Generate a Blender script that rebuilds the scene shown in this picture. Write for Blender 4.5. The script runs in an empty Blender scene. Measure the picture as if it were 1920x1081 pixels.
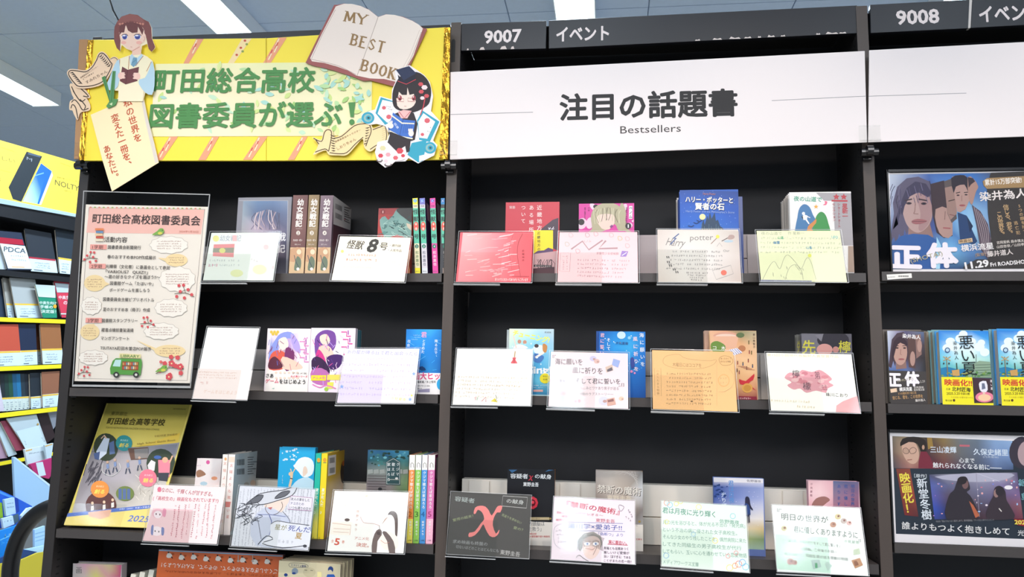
import bpy, bmesh, math, random
import numpy as np
from mathutils import Vector, Matrix
from mathutils.geometry import tessellate_polygon

# ------------------------------------------------------------------ camera
F = 1450.0
CAM = np.array([1.24803, -1.66898, 0.0]); YAW, PITCH, ROLL = 0.12271, 0.13526, 0.01837
def cam_axes():
    cy, sy, cp, sp = math.cos(YAW), math.sin(YAW), math.cos(PITCH), math.sin(PITCH)
    f = np.array([-sy*cp, cy*cp, sp]); r = np.array([cy, sy, 0.]); u = np.cross(r, f)
    cr, sr = math.cos(ROLL), math.sin(ROLL)
    return np.array([cr*r+sr*u, sr*r-cr*u, f])
MC = cam_axes()
C = bpy.context.scene.collection
sc = bpy.context.scene
cd = bpy.data.cameras.new('camera'); cam = bpy.data.objects.new('camera', cd); C.objects.link(cam)
cd.sensor_width = 36; cd.lens = F/1920*36; cd.clip_start = .05
R3 = Matrix(((MC[0][0], -MC[1][0], -MC[2][0]), (MC[0][1], -MC[1][1], -MC[2][1]), (MC[0][2], -MC[1][2], -MC[2][2])))
cam.matrix_world = Matrix.Translation(Vector(CAM)) @ R3.to_4x4()
sc.camera = cam
# ------------------------------------------------------------------ light, world, exposure
sc.view_settings.view_transform = 'Standard'; sc.view_settings.look = 'None'
sc.view_settings.gamma = 1; sc.view_settings.use_curve_mapping = False
sc.view_settings.exposure = 0.0
w = bpy.data.worlds.new('world'); sc.world = w; w.use_nodes = True
w.node_tree.nodes['Background'].inputs[0].default_value = (.62, .72, .85, 1)
w.node_tree.nodes['Background'].inputs[1].default_value = 0.66
def area(name, loc, target, sx, sy, power, col, spread=180):
    d = bpy.data.lights.new(name, 'AREA'); d.shape = 'RECTANGLE'; d.size = sx; d.size_y = sy
    d.energy = power; d.color = col; d.spread = math.radians(spread)
    o = bpy.data.objects.new(name, d); C.objects.link(o); o.location = loc
    o.rotation_euler = (Vector(target)-Vector(loc)).to_track_quat('-Z', 'Y').to_euler(); return o
def spot(name, loc, target, power, col, ang, blend=.6, rad=.04):
    d = bpy.data.lights.new(name, 'SPOT'); d.energy = power; d.color = col; d.spot_size = math.radians(ang)
    d.spot_blend = blend; d.shadow_soft_size = rad
    o = bpy.data.objects.new(name, d); C.objects.link(o); o.location = loc
    o.rotation_euler = (Vector(target)-Vector(loc)).to_track_quat('-Z', 'Y').to_euler(); return o
CEIL, FLOOR = 1.63, -1.45
WARM = (1., .88, .80)
for x, tx, pw in ((-.1, .12, 17), (.35, .4, 30), (.95, .95, 30), (1.6, 1.55, 30), (2.3, 2.25, 30)):
    spot('track_spot_light', (x, -1., 1.58), (tx, .0, -.7), pw*1.75, WARM, 62, 1., .03)
area('added_front_fill', (.9, -3.4, 1.35), (.9, 0, .55), 4.2, .5, 17, (1., .95, .93), 100)  # unseen fill, added to brighten the signs and shelf fronts
for x in (-1.88, -.387, 1.118, 2.637):
    for y0, y1, pw in ((1., 2.1, 42), (-.25, .85, 18), (-2.6, -1.4, 12), (-4.6, -3., 12)):
        area('ceiling_row_light', (x, (y0+y1)/2, CEIL-.079), (x, (y0+y1)/2, 0), .14, y1-y0, pw, (.78, .9, 1.))

# ------------------------------------------------------------------ pixel rays -> points on real planes
def ray(x, y): return MC.T @ np.array([(x-960)/F, (y-540.5)/F, 1.])
def P(x, y, Y=0.):
    d = ray(x, y); return CAM + d*((Y-CAM[1])/d[1])
def PZ(x, y, Z):
    d = ray(x, y); return CAM + d*((Z-CAM[2])/d[2])
def PX(x, y, X):
    d = ray(x, y); return CAM + d*((X-CAM[0])/d[0])
def project(p):
    q = MC @ (np.asarray(p, float)-CAM); return np.array([960+F*q[0]/q[2], 540.5+F*q[1]/q[2]])

# ------------------------------------------------------------------ materials
MATS = {}
def lin(c):
    if isinstance(c, str): c = tuple(int(c[i:i+2], 16)/255 for i in (0, 2, 4))
    return tuple(x/12.92 if x <= .04045 else ((x+.055)/1.055)**2.4 for x in c[:3])
def mat(name, col, rough=.5, metal=0., bump=0., bscale=200., var=0., vscale=8., coat=0., spec=.5, emit=0.):
    if name in MATS: return MATS[name]
    m = bpy.data.materials.new(name); m.use_nodes = True; nt = m.node_tree; b = nt.nodes['Principled BSDF']
    c = lin(col); b.inputs['Base Color'].default_value = (*c, 1); b.inputs['Roughness'].default_value = rough
    b.inputs['Metallic'].default_value = metal; b.inputs['Coat Weight'].default_value = coat
    b.inputs['Specular IOR Level'].default_value = spec
    if emit: b.inputs['Emission Color'].default_value = (*c, 1); b.inputs['Emission Strength'].default_value = emit
    if bump or var:
        tc = nt.nodes.new('ShaderNodeTexCoord')
    if bump:
        n = nt.nodes.new('ShaderNodeTexNoise'); n.inputs['Scale'].default_value = bscale; n.inputs['Detail'].default_value = 3
        bp = nt.nodes.new('ShaderNodeBump'); bp.inputs['Strength'].default_value = bump; bp.inputs['Distance'].default_value = .002
        nt.links.new(tc.outputs['Object'], n.inputs['Vector']); nt.links.new(n.outputs['Fac'], bp.inputs['Height'])
        nt.links.new(bp.outputs[0], b.inputs['Normal'])
    if var:
        n = nt.nodes.new('ShaderNodeTexNoise'); n.inputs['Scale'].default_value = vscale; n.inputs['Detail'].default_value = 4
        mx = nt.nodes.new('ShaderNodeMix'); mx.data_type = 'RGBA'
        mx.inputs[6].default_value = (*[x*(1-var) for x in c], 1); mx.inputs[7].default_value = (*[min(1, x*(1+var)) for x in c], 1)
        nt.links.new(tc.outputs['Object'], n.inputs['Vector']); nt.links.new(n.outputs['Fac'], mx.inputs[0])
        nt.links.new(mx.outputs[2], b.inputs['Base Color'])
    MATS[name] = m; return m
def attr_mat(name, rough, coat=0.):
    m = bpy.data.materials.new(name); m.use_nodes = True; nt = m.node_tree; b = nt.nodes['Principled BSDF']
    a = nt.nodes.new('ShaderNodeAttribute'); a.attribute_name = 'ink'
    b.inputs['Specular IOR Level'].default_value = .35
    nt.links.new(a.outputs['Color'], b.inputs['Base Color']); b.inputs['Roughness'].default_value = rough
    b.inputs['Coat Weight'].default_value = coat; b.inputs['Coat Roughness'].default_value = .12
    MATS[name] = m; return m
def film_mat(name, tint, ior, rough, haze=0., hazecol=(.8, .8, .82)):
    m = bpy.data.materials.new(name); m.use_nodes = True; nt = m.node_tree; nt.nodes.clear()
    out = nt.nodes.new('ShaderNodeOutputMaterial'); tr = nt.nodes.new('ShaderNodeBsdfTransparent'); tr.inputs[0].default_value = (*tint, 1)
    gl = nt.nodes.new('ShaderNodeBsdfGlossy'); gl.inputs['Roughness'].default_value = rough
    fr = nt.nodes.new('ShaderNodeFresnel'); fr.inputs[0].default_value = ior
    mx = nt.nodes.new('ShaderNodeMixShader'); ge = nt.nodes.new('ShaderNodeNewGeometry'); mu = nt.nodes.new('ShaderNodeMath'); mu.operation = 'MULTIPLY'
    iv = nt.nodes.new('ShaderNodeMath'); iv.operation = 'SUBTRACT'; iv.inputs[0].default_value = 1.; nt.links.new(ge.outputs['Backfacing'], iv.inputs[1])
    nt.links.new(fr.outputs[0], mu.inputs[0]); nt.links.new(iv.outputs[0], mu.inputs[1]); nt.links.new(mu.outputs[0], mx.inputs[0])
    src = tr.outputs[0]
    if haze:
        df = nt.nodes.new('ShaderNodeBsdfDiffuse'); df.inputs[0].default_value = (*hazecol, 1)
        m2 = nt.nodes.new('ShaderNodeMixShader'); m2.inputs[0].default_value = haze
        nt.links.new(tr.outputs[0], m2.inputs[1]); nt.links.new(df.outputs[0], m2.inputs[2]); src = m2.outputs[0]
    nt.links.new(src, mx.inputs[1]); nt.links.new(gl.outputs[0], mx.inputs[2]); nt.links.new(mx.outputs[0], out.inputs[0])
    MATS[name] = m; return m
M_METAL = mat('black_brown_painted_steel', '262424', .5, bump=.08, bscale=700, var=.12, vscale=14)
M_BACK = mat('black_back_panel', '1c1c20', .6, bump=.05, bscale=500)
M_POST = mat('lit_post_edge', '4b413b', .5, bump=.06, bscale=700, var=.1, vscale=20)  # black-brown post paint with its warm lit tone put into the colour
M_SLOT = mat('slot_black', '050505', .8)
M_WHITE = mat('white_board', 'ece2df', .55, bump=.03, bscale=300)
M_RISER = mat('white_riser_board', 'e6dfd8', .5)
M_PAGE = mat('book_page_block', 'e4dccb', .8, bump=.3, bscale=900, var=.08, vscale=60)
M_PAPER = mat('paper', 'f4efea', .6)
M_HEAD = mat('black_sign_plate', '1c1d22', .4)
M_INK = attr_mat('printed_ink', .5)
M_INKG = attr_mat('printed_ink_glossy', .36, .04)
M_FILM = film_mat('clear_film', (.975, .98, .975), 1.27, .06)
M_CLEAR = film_mat('clear_plastic', (.965, .97, .965), 1.32, .08)
M_EDGE = film_mat('film_edge', (.95, .96, .96), 1.45, .2, .3, (.95, .95, .95))
M_CLIPD = mat('smoky_joint_plastic', '17171a', .15, coat=.5)
M_TUBE = mat('lamp_tube_glow', 'e4f4ff', .5, emit=5)
M_LAMPB = mat('lamp_body_white', 'e8eef2', .4)
M_GOLD = mat('gold_foil', 'c9962f', .22, metal=.9, bump=1.0, bscale=60, var=.3, vscale=60)
M_TAPE = mat('brown_tape', 'ab7f52', .35)
M_BLACKP = mat('black_plastic', '121214', .35)

# ------------------------------------------------------------------ objects
def link(o, parent=None):
    C.objects.link(o)
    if parent is not None: o.parent = parent
    return o
def root(name, label, cat, loc, group=None):
    o = bpy.data.objects.new(name, None); o.empty_display_size = .02; C.objects.link(o); o.location = Vector(loc)
    o['label'] = label; o['category'] = cat
    if group: o['group'] = group
    return o
def wloc(o):
    v = Vector((0, 0, 0))
    while o is not None: v += o.location; o = o.parent
    return v
def mesh(name, verts, faces, m, parent=None, smooth=False, label=None, kind=None):
    """verts in world coordinates"""
    off = np.array(wloc(parent)) if parent is not None else np.zeros(3)
    me = bpy.data.meshes.new(name); V = np.asarray(verts, float)-off
    me.from_pydata([tuple(v) for v in V], [], [tuple(int(i) for i in f) for f in faces])
    for mm in (m if isinstance(m, (list, tuple)) else [m]): me.materials.append(mm)
    if smooth: me.polygons.foreach_set('use_smooth', [True]*len(me.polygons))
    me.update(); o = bpy.data.objects.new(name, me); link(o, parent)
    if label: o['label'] = label
    if kind: o['kind'] = kind
    return o
class G:
    """geometry collector"""
    def __init__(s): s.v = []; s.f = []
    def add(s, V, Fc):
        n = len(s.v); s.v += [tuple(p) for p in V]; s.f += [tuple(i+n for i in f) for f in Fc]; return s
    def hexa(s, p8):
        return s.add(p8, [(0, 3, 2, 1), (4, 5, 6, 7), (0, 1, 5, 4), (1, 2, 6, 5), (2, 3, 7, 6), (3, 0, 4, 7)])
    def box(s, x0, x1, y0, y1, z0, z1):
        return s.hexa([(x0, y0, z0), (x1, y0, z0), (x1, y1, z0), (x0, y1, z0), (x0, y0, z1), (x1, y0, z1), (x1, y1, z1), (x0, y1, z1)])
    def bar(s, a, b, u, v):
        """box from a to b with half extents vectors u, v"""
        a, b, u, v = map(np.asarray, (a, b, u, v))
        return s.hexa([a-u-v, a+u-v, a+u+v, a-u+v, b-u-v, b+u-v, b+u+v, b-u+v])
    def tube(s, pts, r, n=10, caps=True):
        pts = [np.asarray(p, float) for p in pts]; rings = []; prev = None
        for i, p in enumerate(pts):
            t = pts[min(i+1, len(pts)-1)]-pts[max(i-1, 0)]; t = t/np.linalg.norm(t)
            a = prev if prev is not None else (np.array([0, 0, 1.]) if abs(t[2]) < .9 else np.array([1., 0, 0]))
            u = a-t*a.dot(t); u = u/np.linalg.norm(u); prev = u; v = np.cross(t, u)
            rr = r[i] if isinstance(r, (list, tuple)) else r
            rings.append([p+rr*(u*math.cos(2*math.pi*k/n)+v*math.sin(2*math.pi*k/n)) for k in range(n)])
        V = [q for g in rings for q in g]; Fc = []
        for i in range(len(rings)-1):
            for k in range(n): Fc.append((i*n+k, i*n+(k+1) % n, (i+1)*n+(k+1) % n, (i+1)*n+k))
        if caps: Fc.append(tuple(range(n))[::-1]); Fc.append(tuple(range((len(rings)-1)*n, len(rings)*n)))
        return s.add(V, Fc)
    def done(s, name, m, parent=None, **k): return mesh(name, s.v, s.f, m, parent, **k)
def bevel(o, w=.001, seg=2):
    b = o.modifiers.new('bevel', 'BEVEL'); b.width = w; b.segments = seg; b.limit_method = 'ANGLE'; return o

def crom(pts, n=6, closed=False):
    p = [np.asarray(q, float) for q in pts]; N = len(p); out = []
    rng = range(N) if closed else range(N-1)
    for i in rng:
        if closed: a, b, c, d = p[(i-1) % N], p[i], p[(i+1) % N], p[(i+2) % N]
        else: a, b, c, d = p[max(i-1, 0)], p[i], p[i+1], p[min(i+2, N-1)]
        for k in range(n):
            t = k/n; out.append(.5*((2*b)+(c-a)*t+(2*a-5*b+4*c-d)*t*t+(3*b-a-3*c+d)*t**3))
    if not closed: out.append(p[-1])
    return out
def tess(pts2):
    return tessellate_polygon([[Vector((p[0], p[1], 0)) for p in pts2]])

_tc = {}
def ncop(b): return 1 if not b > 0 else (8 if b >= .02 else 4)
def glyphs(s, bold=0.):
    """triangulated lettering of a string: verts (n,2), faces"""
    k = (s, bold)
    if k in _tc: return _tc[k]
    if bold > 0:
        V, Fc = glyphs(s, 0.); n = len(V); b = bold; q = b*.7; Vs = []; Fs = []
        for i, d in enumerate(((b, 0), (-b, 0), (0, b), (0, -b), (q, q), (-q, q), (q, -q), (-q, -q)) if b >= .02 else ((b, b), (-b, b), (b, -b), (-b, -b))):
            Vs.append(V+np.array(d)); Fs += [tuple(j+n*i for j in f) for f in Fc]
        _tc[k] = (np.concatenate(Vs), Fs); return _tc[k]
    cu = bpy.data.curves.new('t', 'FONT'); cu.body = s; cu.resolution_u = 2; cu.size = 1; cu.fill_mode = 'FRONT'
    o = bpy.data.objects.new('t', cu); C.objects.link(o)
    dg = bpy.context.evaluated_depsgraph_get(); me = bpy.data.meshes.new_from_object(o.evaluated_get(dg))
    V = np.array([(v.co.x, v.co.y) for v in me.vertices]).reshape(-1, 2); Fc = [tuple(p.vertices) for p in me.polygons]
    bpy.data.objects.remove(o); bpy.data.curves.remove(cu); bpy.data.meshes.remove(me)
    _tc[k] = (V, Fc); return _tc[k]

rng = random.Random(7)
class Surf:
    """a flat printed face: origin, unit axes U (right) and V (up); artwork is laid on it in thin layers"""
    def __init__(s, O, U, V, w=None, h=None, n0=.00012):
        s.O = np.asarray(O, float); s.U = np.asarray(U, float); s.V = np.asarray(V, float)
        s.U /= np.linalg.norm(s.U); s.V = s.V-s.U*s.U.dot(s.V); s.V /= np.linalg.norm(s.V)
        s.N = np.cross(s.U, s.V); s.w, s.h = w, h; s.n = n0; s.vs = []; s.fs = []; s.cs = []
    def at(s, x, y):
        d = ray(x, y); t = (s.O-CAM).dot(s.N)/d.dot(s.N); q = CAM+d*t-s.O; return np.array([q.dot(s.U), q.dot(s.V)])
    def W(s, a, b, n=0.): return s.O+s.U*a+s.V*b+s.N*n
    def raw(s, P2, Fc, cols, cop=1, st=2e-5):
        m = max(1, len(P2)//cop)
        if isinstance(cols, (str, tuple)): cols = [lin(cols)]*len(P2)
        if s.w: P2, Fc, cols = s.clip(P2, Fc, list(cols))
        n = len(s.vs); s.n += st
        s.vs += [s.W(a, b, s.n+(i//m)*4e-6) for i, (a, b) in enumerate(P2)]; s.n += (cop-1)*4e-6; s.fs += [tuple(i+n for i in f) for f in Fc]
        s.cs += list(cols)
    def clip(s, P2, Fc, cols):
        """cut the artwork at the edges of the sheet"""
        w, h = s.w, s.h; A = np.asarray(P2, float).reshape(-1, 2)
        if not len(A): return P2, Fc, cols
        out = (A[:, 0] < 0) | (A[:, 0] > w) | (A[:, 1] < 0) | (A[:, 1] > h)
        if not out.any(): return P2, Fc, cols
        V = [tuple(a) for a in A]; F2 = []
        for f in Fc:
            if not any(out[i] for i in f): F2.append(f); continue
            pl = [(V[i], cols[i]) for i in f]
            for ax, lim, sg in ((0, 0, 1), (0, w, -1), (1, 0, 1), (1, h, -1)):
                res = []
                for k in range(len(pl)):
                    (p, cp), (q, cq) = pl[k-1], pl[k]; dp, dq = sg*(p[ax]-lim), sg*(q[ax]-lim)
                    if (dp >= 0) != (dq >= 0):
                        t = dp/(dp-dq); res.append(((p[0]+(q[0]-p[0])*t, p[1]+(q[1]-p[1])*t), tuple(x+(y-x)*t for x, y in zip(cp, cq))))
                    if dq >= 0: res.append((q, cq))
                pl = res
                if not pl: break
            if len(pl) > 2:
                b = len(V); V += [p for p, _ in pl]; cols += [c for _, c in pl]; F2.append(tuple(range(b, b+len(pl))))
        return V, F2, cols
    def poly(s, pts, col, sm=0, mm=False):
        if sm: pts = crom(pts, sm, True)
        q = [p if mm else s.at(*p) for p in pts]; s.raw(q, tess(q), col)
    def uv(s, u, v): return np.array([u*s.w, (1-v)*s.h])
    def full(s, col, m=0.):
        a, b = s.w*m, s.h*m
        s.raw([(a, b), (s.w-a, b), (s.w-a, s.h-b), (a, s.h-b)], [(0, 1, 2, 3)], col)
    def ell(s, x, y, rx, ry, col, n=20, rot=0.):
        c, d = math.cos(rot), math.sin(rot)
        s.poly([(x+rx*math.cos(a)*c-ry*math.sin(a)*d, y+rx*math.cos(a)*d+ry*math.sin(a)*c) for a in [2*math.pi*i/n for i in range(n)]], col)
    def line(s, pts, wd, col, sm=0, closed=False, taper=False, into=None):
        """stroke; wd in photo pixels at that place"""
        if sm: pts = crom(pts, sm, closed)
        q = [s.at(*p) for p in pts]
        x0, y0 = pts[0]; sc_ = np.linalg.norm(s.at(x0+1, y0)-s.at(x0, y0)); hw = wd*sc_/2
        if closed: q = q+[q[0]]
        L = len(q); V = []; Fc = []
        for i in range(L):
            a = q[i-1] if i else (q[-2] if closed else q[0]); b = q[i+1] if i < L-1 else (q[1] if closed else q[-1])
            t = np.asarray(b)-np.asarray(a); l = np.linalg.norm(t); t = t/l if l > 1e-9 else np.array([1., 0])
            nn = np.array([-t[1], t[0]]); k = hw*(1-abs(2*i/(L-1)-1)**2*.8 if taper else 1)
            V += [q[i]+nn*k, q[i]-nn*k]
            if i: Fc.append((2*i-2, 2*i-1, 2*i+1, 2*i))
        if into is not None:
            b = len(into[0]); into[0] += V; into[1] += [tuple(i+b for i in f) for f in Fc]; return
        s.raw(V, Fc, col, 1, 1e-5)
    def grid(s, quad, rows, colfn=None):
        """smoothly blended colour field; quad = TL,TR,BR,BL in photo pixels; rows of colour strings"""
        TL, TR, BR, BL = [s.at(*p) for p in quad]; R = len(rows); K = len(rows[0]); V = []; Fc = []; cs = []
        for j in range(R):
            for i in range(K):
                u, v = i/(K-1), j/(R-1); V.append((TL*(1-u)+TR*u)*(1-v)+(BL*(1-u)+BR*u)*v); cs.append(lin(rows[j][i]))
        for j in range(R-1):
            for i in range(K-1): Fc.append((j*K+i, (j+1)*K+i, (j+1)*K+i+1, j*K+i+1))
        s.raw(V, Fc, cs)
    def text(s, t, x0, y0, x1, y1, h, col, bold=0., shear=0.):
        """lettering whose centre line runs from (x0,y0) to (x1,y1); h = em height (cap height for Latin) in pixels"""
        V, Fc = glyphs(t, bold)
        if not len(V): return
        a, b = s.at(x0, y0), s.at(x1, y1); d = b-a; L = np.linalg.norm(d); d = d/L; up = np.array([-d[1], d[0]])
        mx, my = (x0+x1)/2, (y0+y1)/2; H = abs((s.at(mx, my-h/2)-s.at(mx, my+h/2)).dot(up))
        asc = all(ord(c) < 0x2e80 for c in t)
        lo, hi = (0., .73) if asc else (-.1, .86)
        X0, X1 = V[:, 0].min(), V[:, 0].max(); u = (V[:, 0]-X0)/max(X1-X0, 1e-6); v = (V[:, 1]-(lo+hi)/2)/(hi-lo)
        P2 = a+np.outer(u*L, d)+np.outer(v*H, up)+np.outer(v*H*shear, d); s.raw(list(P2), Fc, col, ncop(bold), 1.2e-5)
    def vtext(s, t, x0, y0, x1, y1, h, col, bold=0.):
        """vertical lettering; (x0,y0) centre of first character, (x1,y1) of last; h = character size in pixels"""
        n = len(t)
        for i, ch in enumerate(t):
            if ch == ' ': continue
            k = i/max(n-1, 1); x, y = x0+(x1-x0)*k, y0+(y1-y0)*k
            V, Fc = glyphs(ch, bold); c = s.at(x, y); A, B = s.at(x, y-h/2), s.at(x, y+h/2)
            H = np.linalg.norm(A-B); dn = s.at(x1+1e-3*(y1 == y0), y1)-s.at(x0, y0); up = -dn/np.linalg.norm(dn); rt = np.array([up[1], -up[0]])
            em = .96; Q = (V-np.array([(.5 if ord(ch) > 0x2e80 else V[:, 0].mean()), .38]))/em*H
            if ch in 'ー―～…': Q = np.stack([Q[:, 1], -Q[:, 0]], 1)
            if ch in '。、': Q = Q+np.array([.55, .5])*H
            s.raw(list(c+np.outer(Q[:, 0], rt)+np.outer(Q[:, 1], up)), Fc, col, ncop(bold), 1.2e-5)
    def scrib(s, x0, y0, x1, y1, h, col, wd=.7, dens=1., vert=False):
        """a line of small illegible handwriting made of pen strokes"""
        L = math.hypot(x1-x0, y1-y0); n = max(1, int(L/(h*1.05)*dens)); dx, dy = (x1-x0)/n, (y1-y0)/n
        acc = [[], []]
        for i in range(n):
            if rng.random() < .08: continue
            cx, cy = x0+dx*(i+.5), y0+dy*(i+.5)
            for k in range(rng.choice((2, 2, 3))):
                a = rng.uniform(-.4, .4)*h; b = rng.uniform(-.4, .4)*h
                if rng.random() < .5: pts = [(cx+a-h*.35, cy+b), (cx+a, cy+b-h*.05), (cx+a*.3+h*.35, cy+b*.8)]
                else: pts = [(cx+a*.8, cy-h*.42), (cx+a*.7, cy), (cx+a*.8-h*.15*rng.random(), cy+h*.42)]
                s.line([(px, min(max(py, cy-h*.5), cy+h*.5)) for px, py in pts], wd, col, into=acc)
        if acc[0]: s.raw(acc[0], acc[1], col, 1, 1e-5)
    def done(s, parent, name='printed_design', m=None, label=None):
        if not s.vs: return None
        o = mesh(name, s.vs, s.fs, m or M_INK, parent); me = o.data
        a = me.attributes.new('ink', 'FLOAT_COLOR', 'POINT')
        a.data.foreach_set('color', np.array([(*c, 1.) for c in s.cs], dtype=np.float32).ravel())
        if label: o['label'] = label
        return o
    def slab(s, g, a0, a1, b0, b1, n0, n1):
        p = [s.W(a, b, n) for n in (n0, n1) for a, b in ((a0, b0), (a1, b0), (a1, b1), (a0, b1))]; return g.hexa(p)

def rectfit(c4, Yb, tilt=.35, yaw=0., tw=.12, yw=.02, rw=.02):
    """best real rectangle (bottom-left corner at depth Yb) through four photo corners TL,TR,BR,BL"""
    TL, TR, BR, BL = c4; a = P(*BL, Yb); b = P(*BR, Yb); t = P(*TL, Yb)
    v = np.array([a[0], a[2], yaw, tilt, 0., np.linalg.norm(b-a), np.linalg.norm(t-a)])
    def geo(v):
        cy, sy = math.cos(v[2]), math.sin(v[2]); U = np.array([cy, sy, 0]); B = np.array([-sy, cy, 0])
        Vv = math.cos(v[3])*np.array([0, 0, 1.])+math.sin(v[3])*B
        cr, sr = math.cos(v[4]), math.sin(v[4]); return np.array([v[0], Yb, v[1]]), cr*U+sr*Vv, cr*Vv-sr*U
    def res(v):
        O, U, V = geo(v); r = []
        for q, p in ((O+V*v[6], TL), (O+U*v[5]+V*v[6], TR), (O+U*v[5], BR), (O, BL)): r += list(project(q)-np.array(p))
        return np.array(r+[(v[2]-yaw)/yw, (v[3]-tilt)/tw, v[4]/rw])
    for _ in range(12):
        r = res(v); J = np.array([(res(v+1e-6*np.eye(7)[i])-r)/1e-6 for i in range(7)]).T
        v = v-np.linalg.lstsq(J, r, rcond=None)[0]
    O, U, V = geo(v); return Surf(O, U, V, v[5], v[6])
# ------------------------------------------------------------------ room
def struct(o, label=None):
    o['kind'] = 'structure'
    if label: o['label'] = label
    return o
M_CEIL = mat('ceiling_board', 'c6d8f0', .85, bump=.25, bscale=240, var=.05, vscale=40)
M_FLOOR = mat('floor_tile', 'b5aca0', .5)
M_WALL = mat('far_wall_paint', 'a9adaf', .8, var=.04, vscale=2)
YB = 4.3
struct(G().box(-4.5, 5.5, -6, YB, FLOOR-.05, FLOOR).done('floor', M_FLOOR), 'pale store floor below the bookcases')
ceil = struct(G().box(-4.5, 5.5, -6, YB, CEIL+.012, CEIL+.06).done('ceiling', M_CEIL), 'grey blue store ceiling of square boards')
struct(G().box(-4.5, 5.5, YB, YB+.1, FLOOR, CEIL+.06).done('wall_back', M_WALL), 'grey wall at the far end of the store')
struct(G().box(-4.6, -4.5, -6, YB, FLOOR, CEIL+.06).done('wall_left', M_WALL), 'grey wall on the left')
# soffit and steel doors on the far wall
struct(G().box(-4.5, 1., YB-.3, YB-.001, CEIL-.18, CEIL+.011).done('trim_1', mat('soffit', 'b8b1ae', .8)), 'pale soffit along the far wall')
g = G()
pan0 = G().box(-.298, .298, -.298, .298, 0, .011); me0 = None
for i in range(-7, 6):
    for j in range(-1, 5):
        x, y = .823+.3+.6*i, 1.459-.3+.6*j
        if me0 is None:
            o = mesh('ceiling_panel', pan0.v, pan0.f, M_CEIL); me0 = o.data
            b = bmesh.new(); b.from_mesh(me0); bmesh.ops.bevel(b, geom=b.edges[:], offset=.002, segments=1, affect='EDGES'); b.to_mesh(me0); b.free()
            o.parent = ceil
        else:
            o = bpy.data.objects.new('ceiling_panel', me0); link(o, ceil)
        o.location = (x, y, CEIL)
# ------------------------------------------------------------------ ceiling lamps (twin tube, open)
def lamp(X, y0, y1, label):
    t = root('ceiling_lamp', label, 'ceiling lamp', (X, (y0+y1)/2, CEIL), 'twin tube ceiling lamps'); w = .08
    g = G().box(X-w, X+w, y0, y1, CEIL-.03, CEIL-.001)
    g.hexa([(X-w, y0, CEIL-.03), (X-w+.004, y0, CEIL-.03), (X-w+.004, y1, CEIL-.03), (X-w, y1, CEIL-.03), (X-w-.004, y0, CEIL-.075), (X-w, y0, CEIL-.075), (X-w, y1, CEIL-.075), (X-w-.004, y1, CEIL-.075)])
    g.hexa([(X+w-.004, y0, CEIL-.03), (X+w, y0, CEIL-.03), (X+w, y1, CEIL-.03), (X+w-.004, y1, CEIL-.03), (X+w, y0, CEIL-.075), (X+w+.004, y0, CEIL-.075), (X+w+.004, y1, CEIL-.075), (X+w, y1, CEIL-.075)])
    g.done('reflector', M_LAMPB, t)
    for s in (-.035, .035):
        G().tube([(X+s, y0+.02, CEIL-.055), (X+s, y1-.02, CEIL-.055)], .0145, 10).done('lamp_tube', M_TUBE, t)
    for yy in (y0, y1-.012): G().box(X-w, X+w, yy, yy+.012, CEIL-.078, CEIL-.03).done('end_cap', M_LAMPB, t)
ends = (2.16, .92, -.32, -1.56)
words = ('far end', 'over the bookcase top', 'just in front of the bookcase', 'above the viewer')
for X, nm in ((-1.88, 'left of the paper girl'), (-.387, 'behind the big open book cut-out'), (1.118, 'above the middle bookcase'), (2.637, 'above the right bookcase')):
    for k, e in enumerate(ends):
        if k > 1 : continue
        lamp(X, e-1.22, e, '%s twin tube ceiling lamp %s' % (('farther' if k == 0 else 'nearer'), nm))

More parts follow.
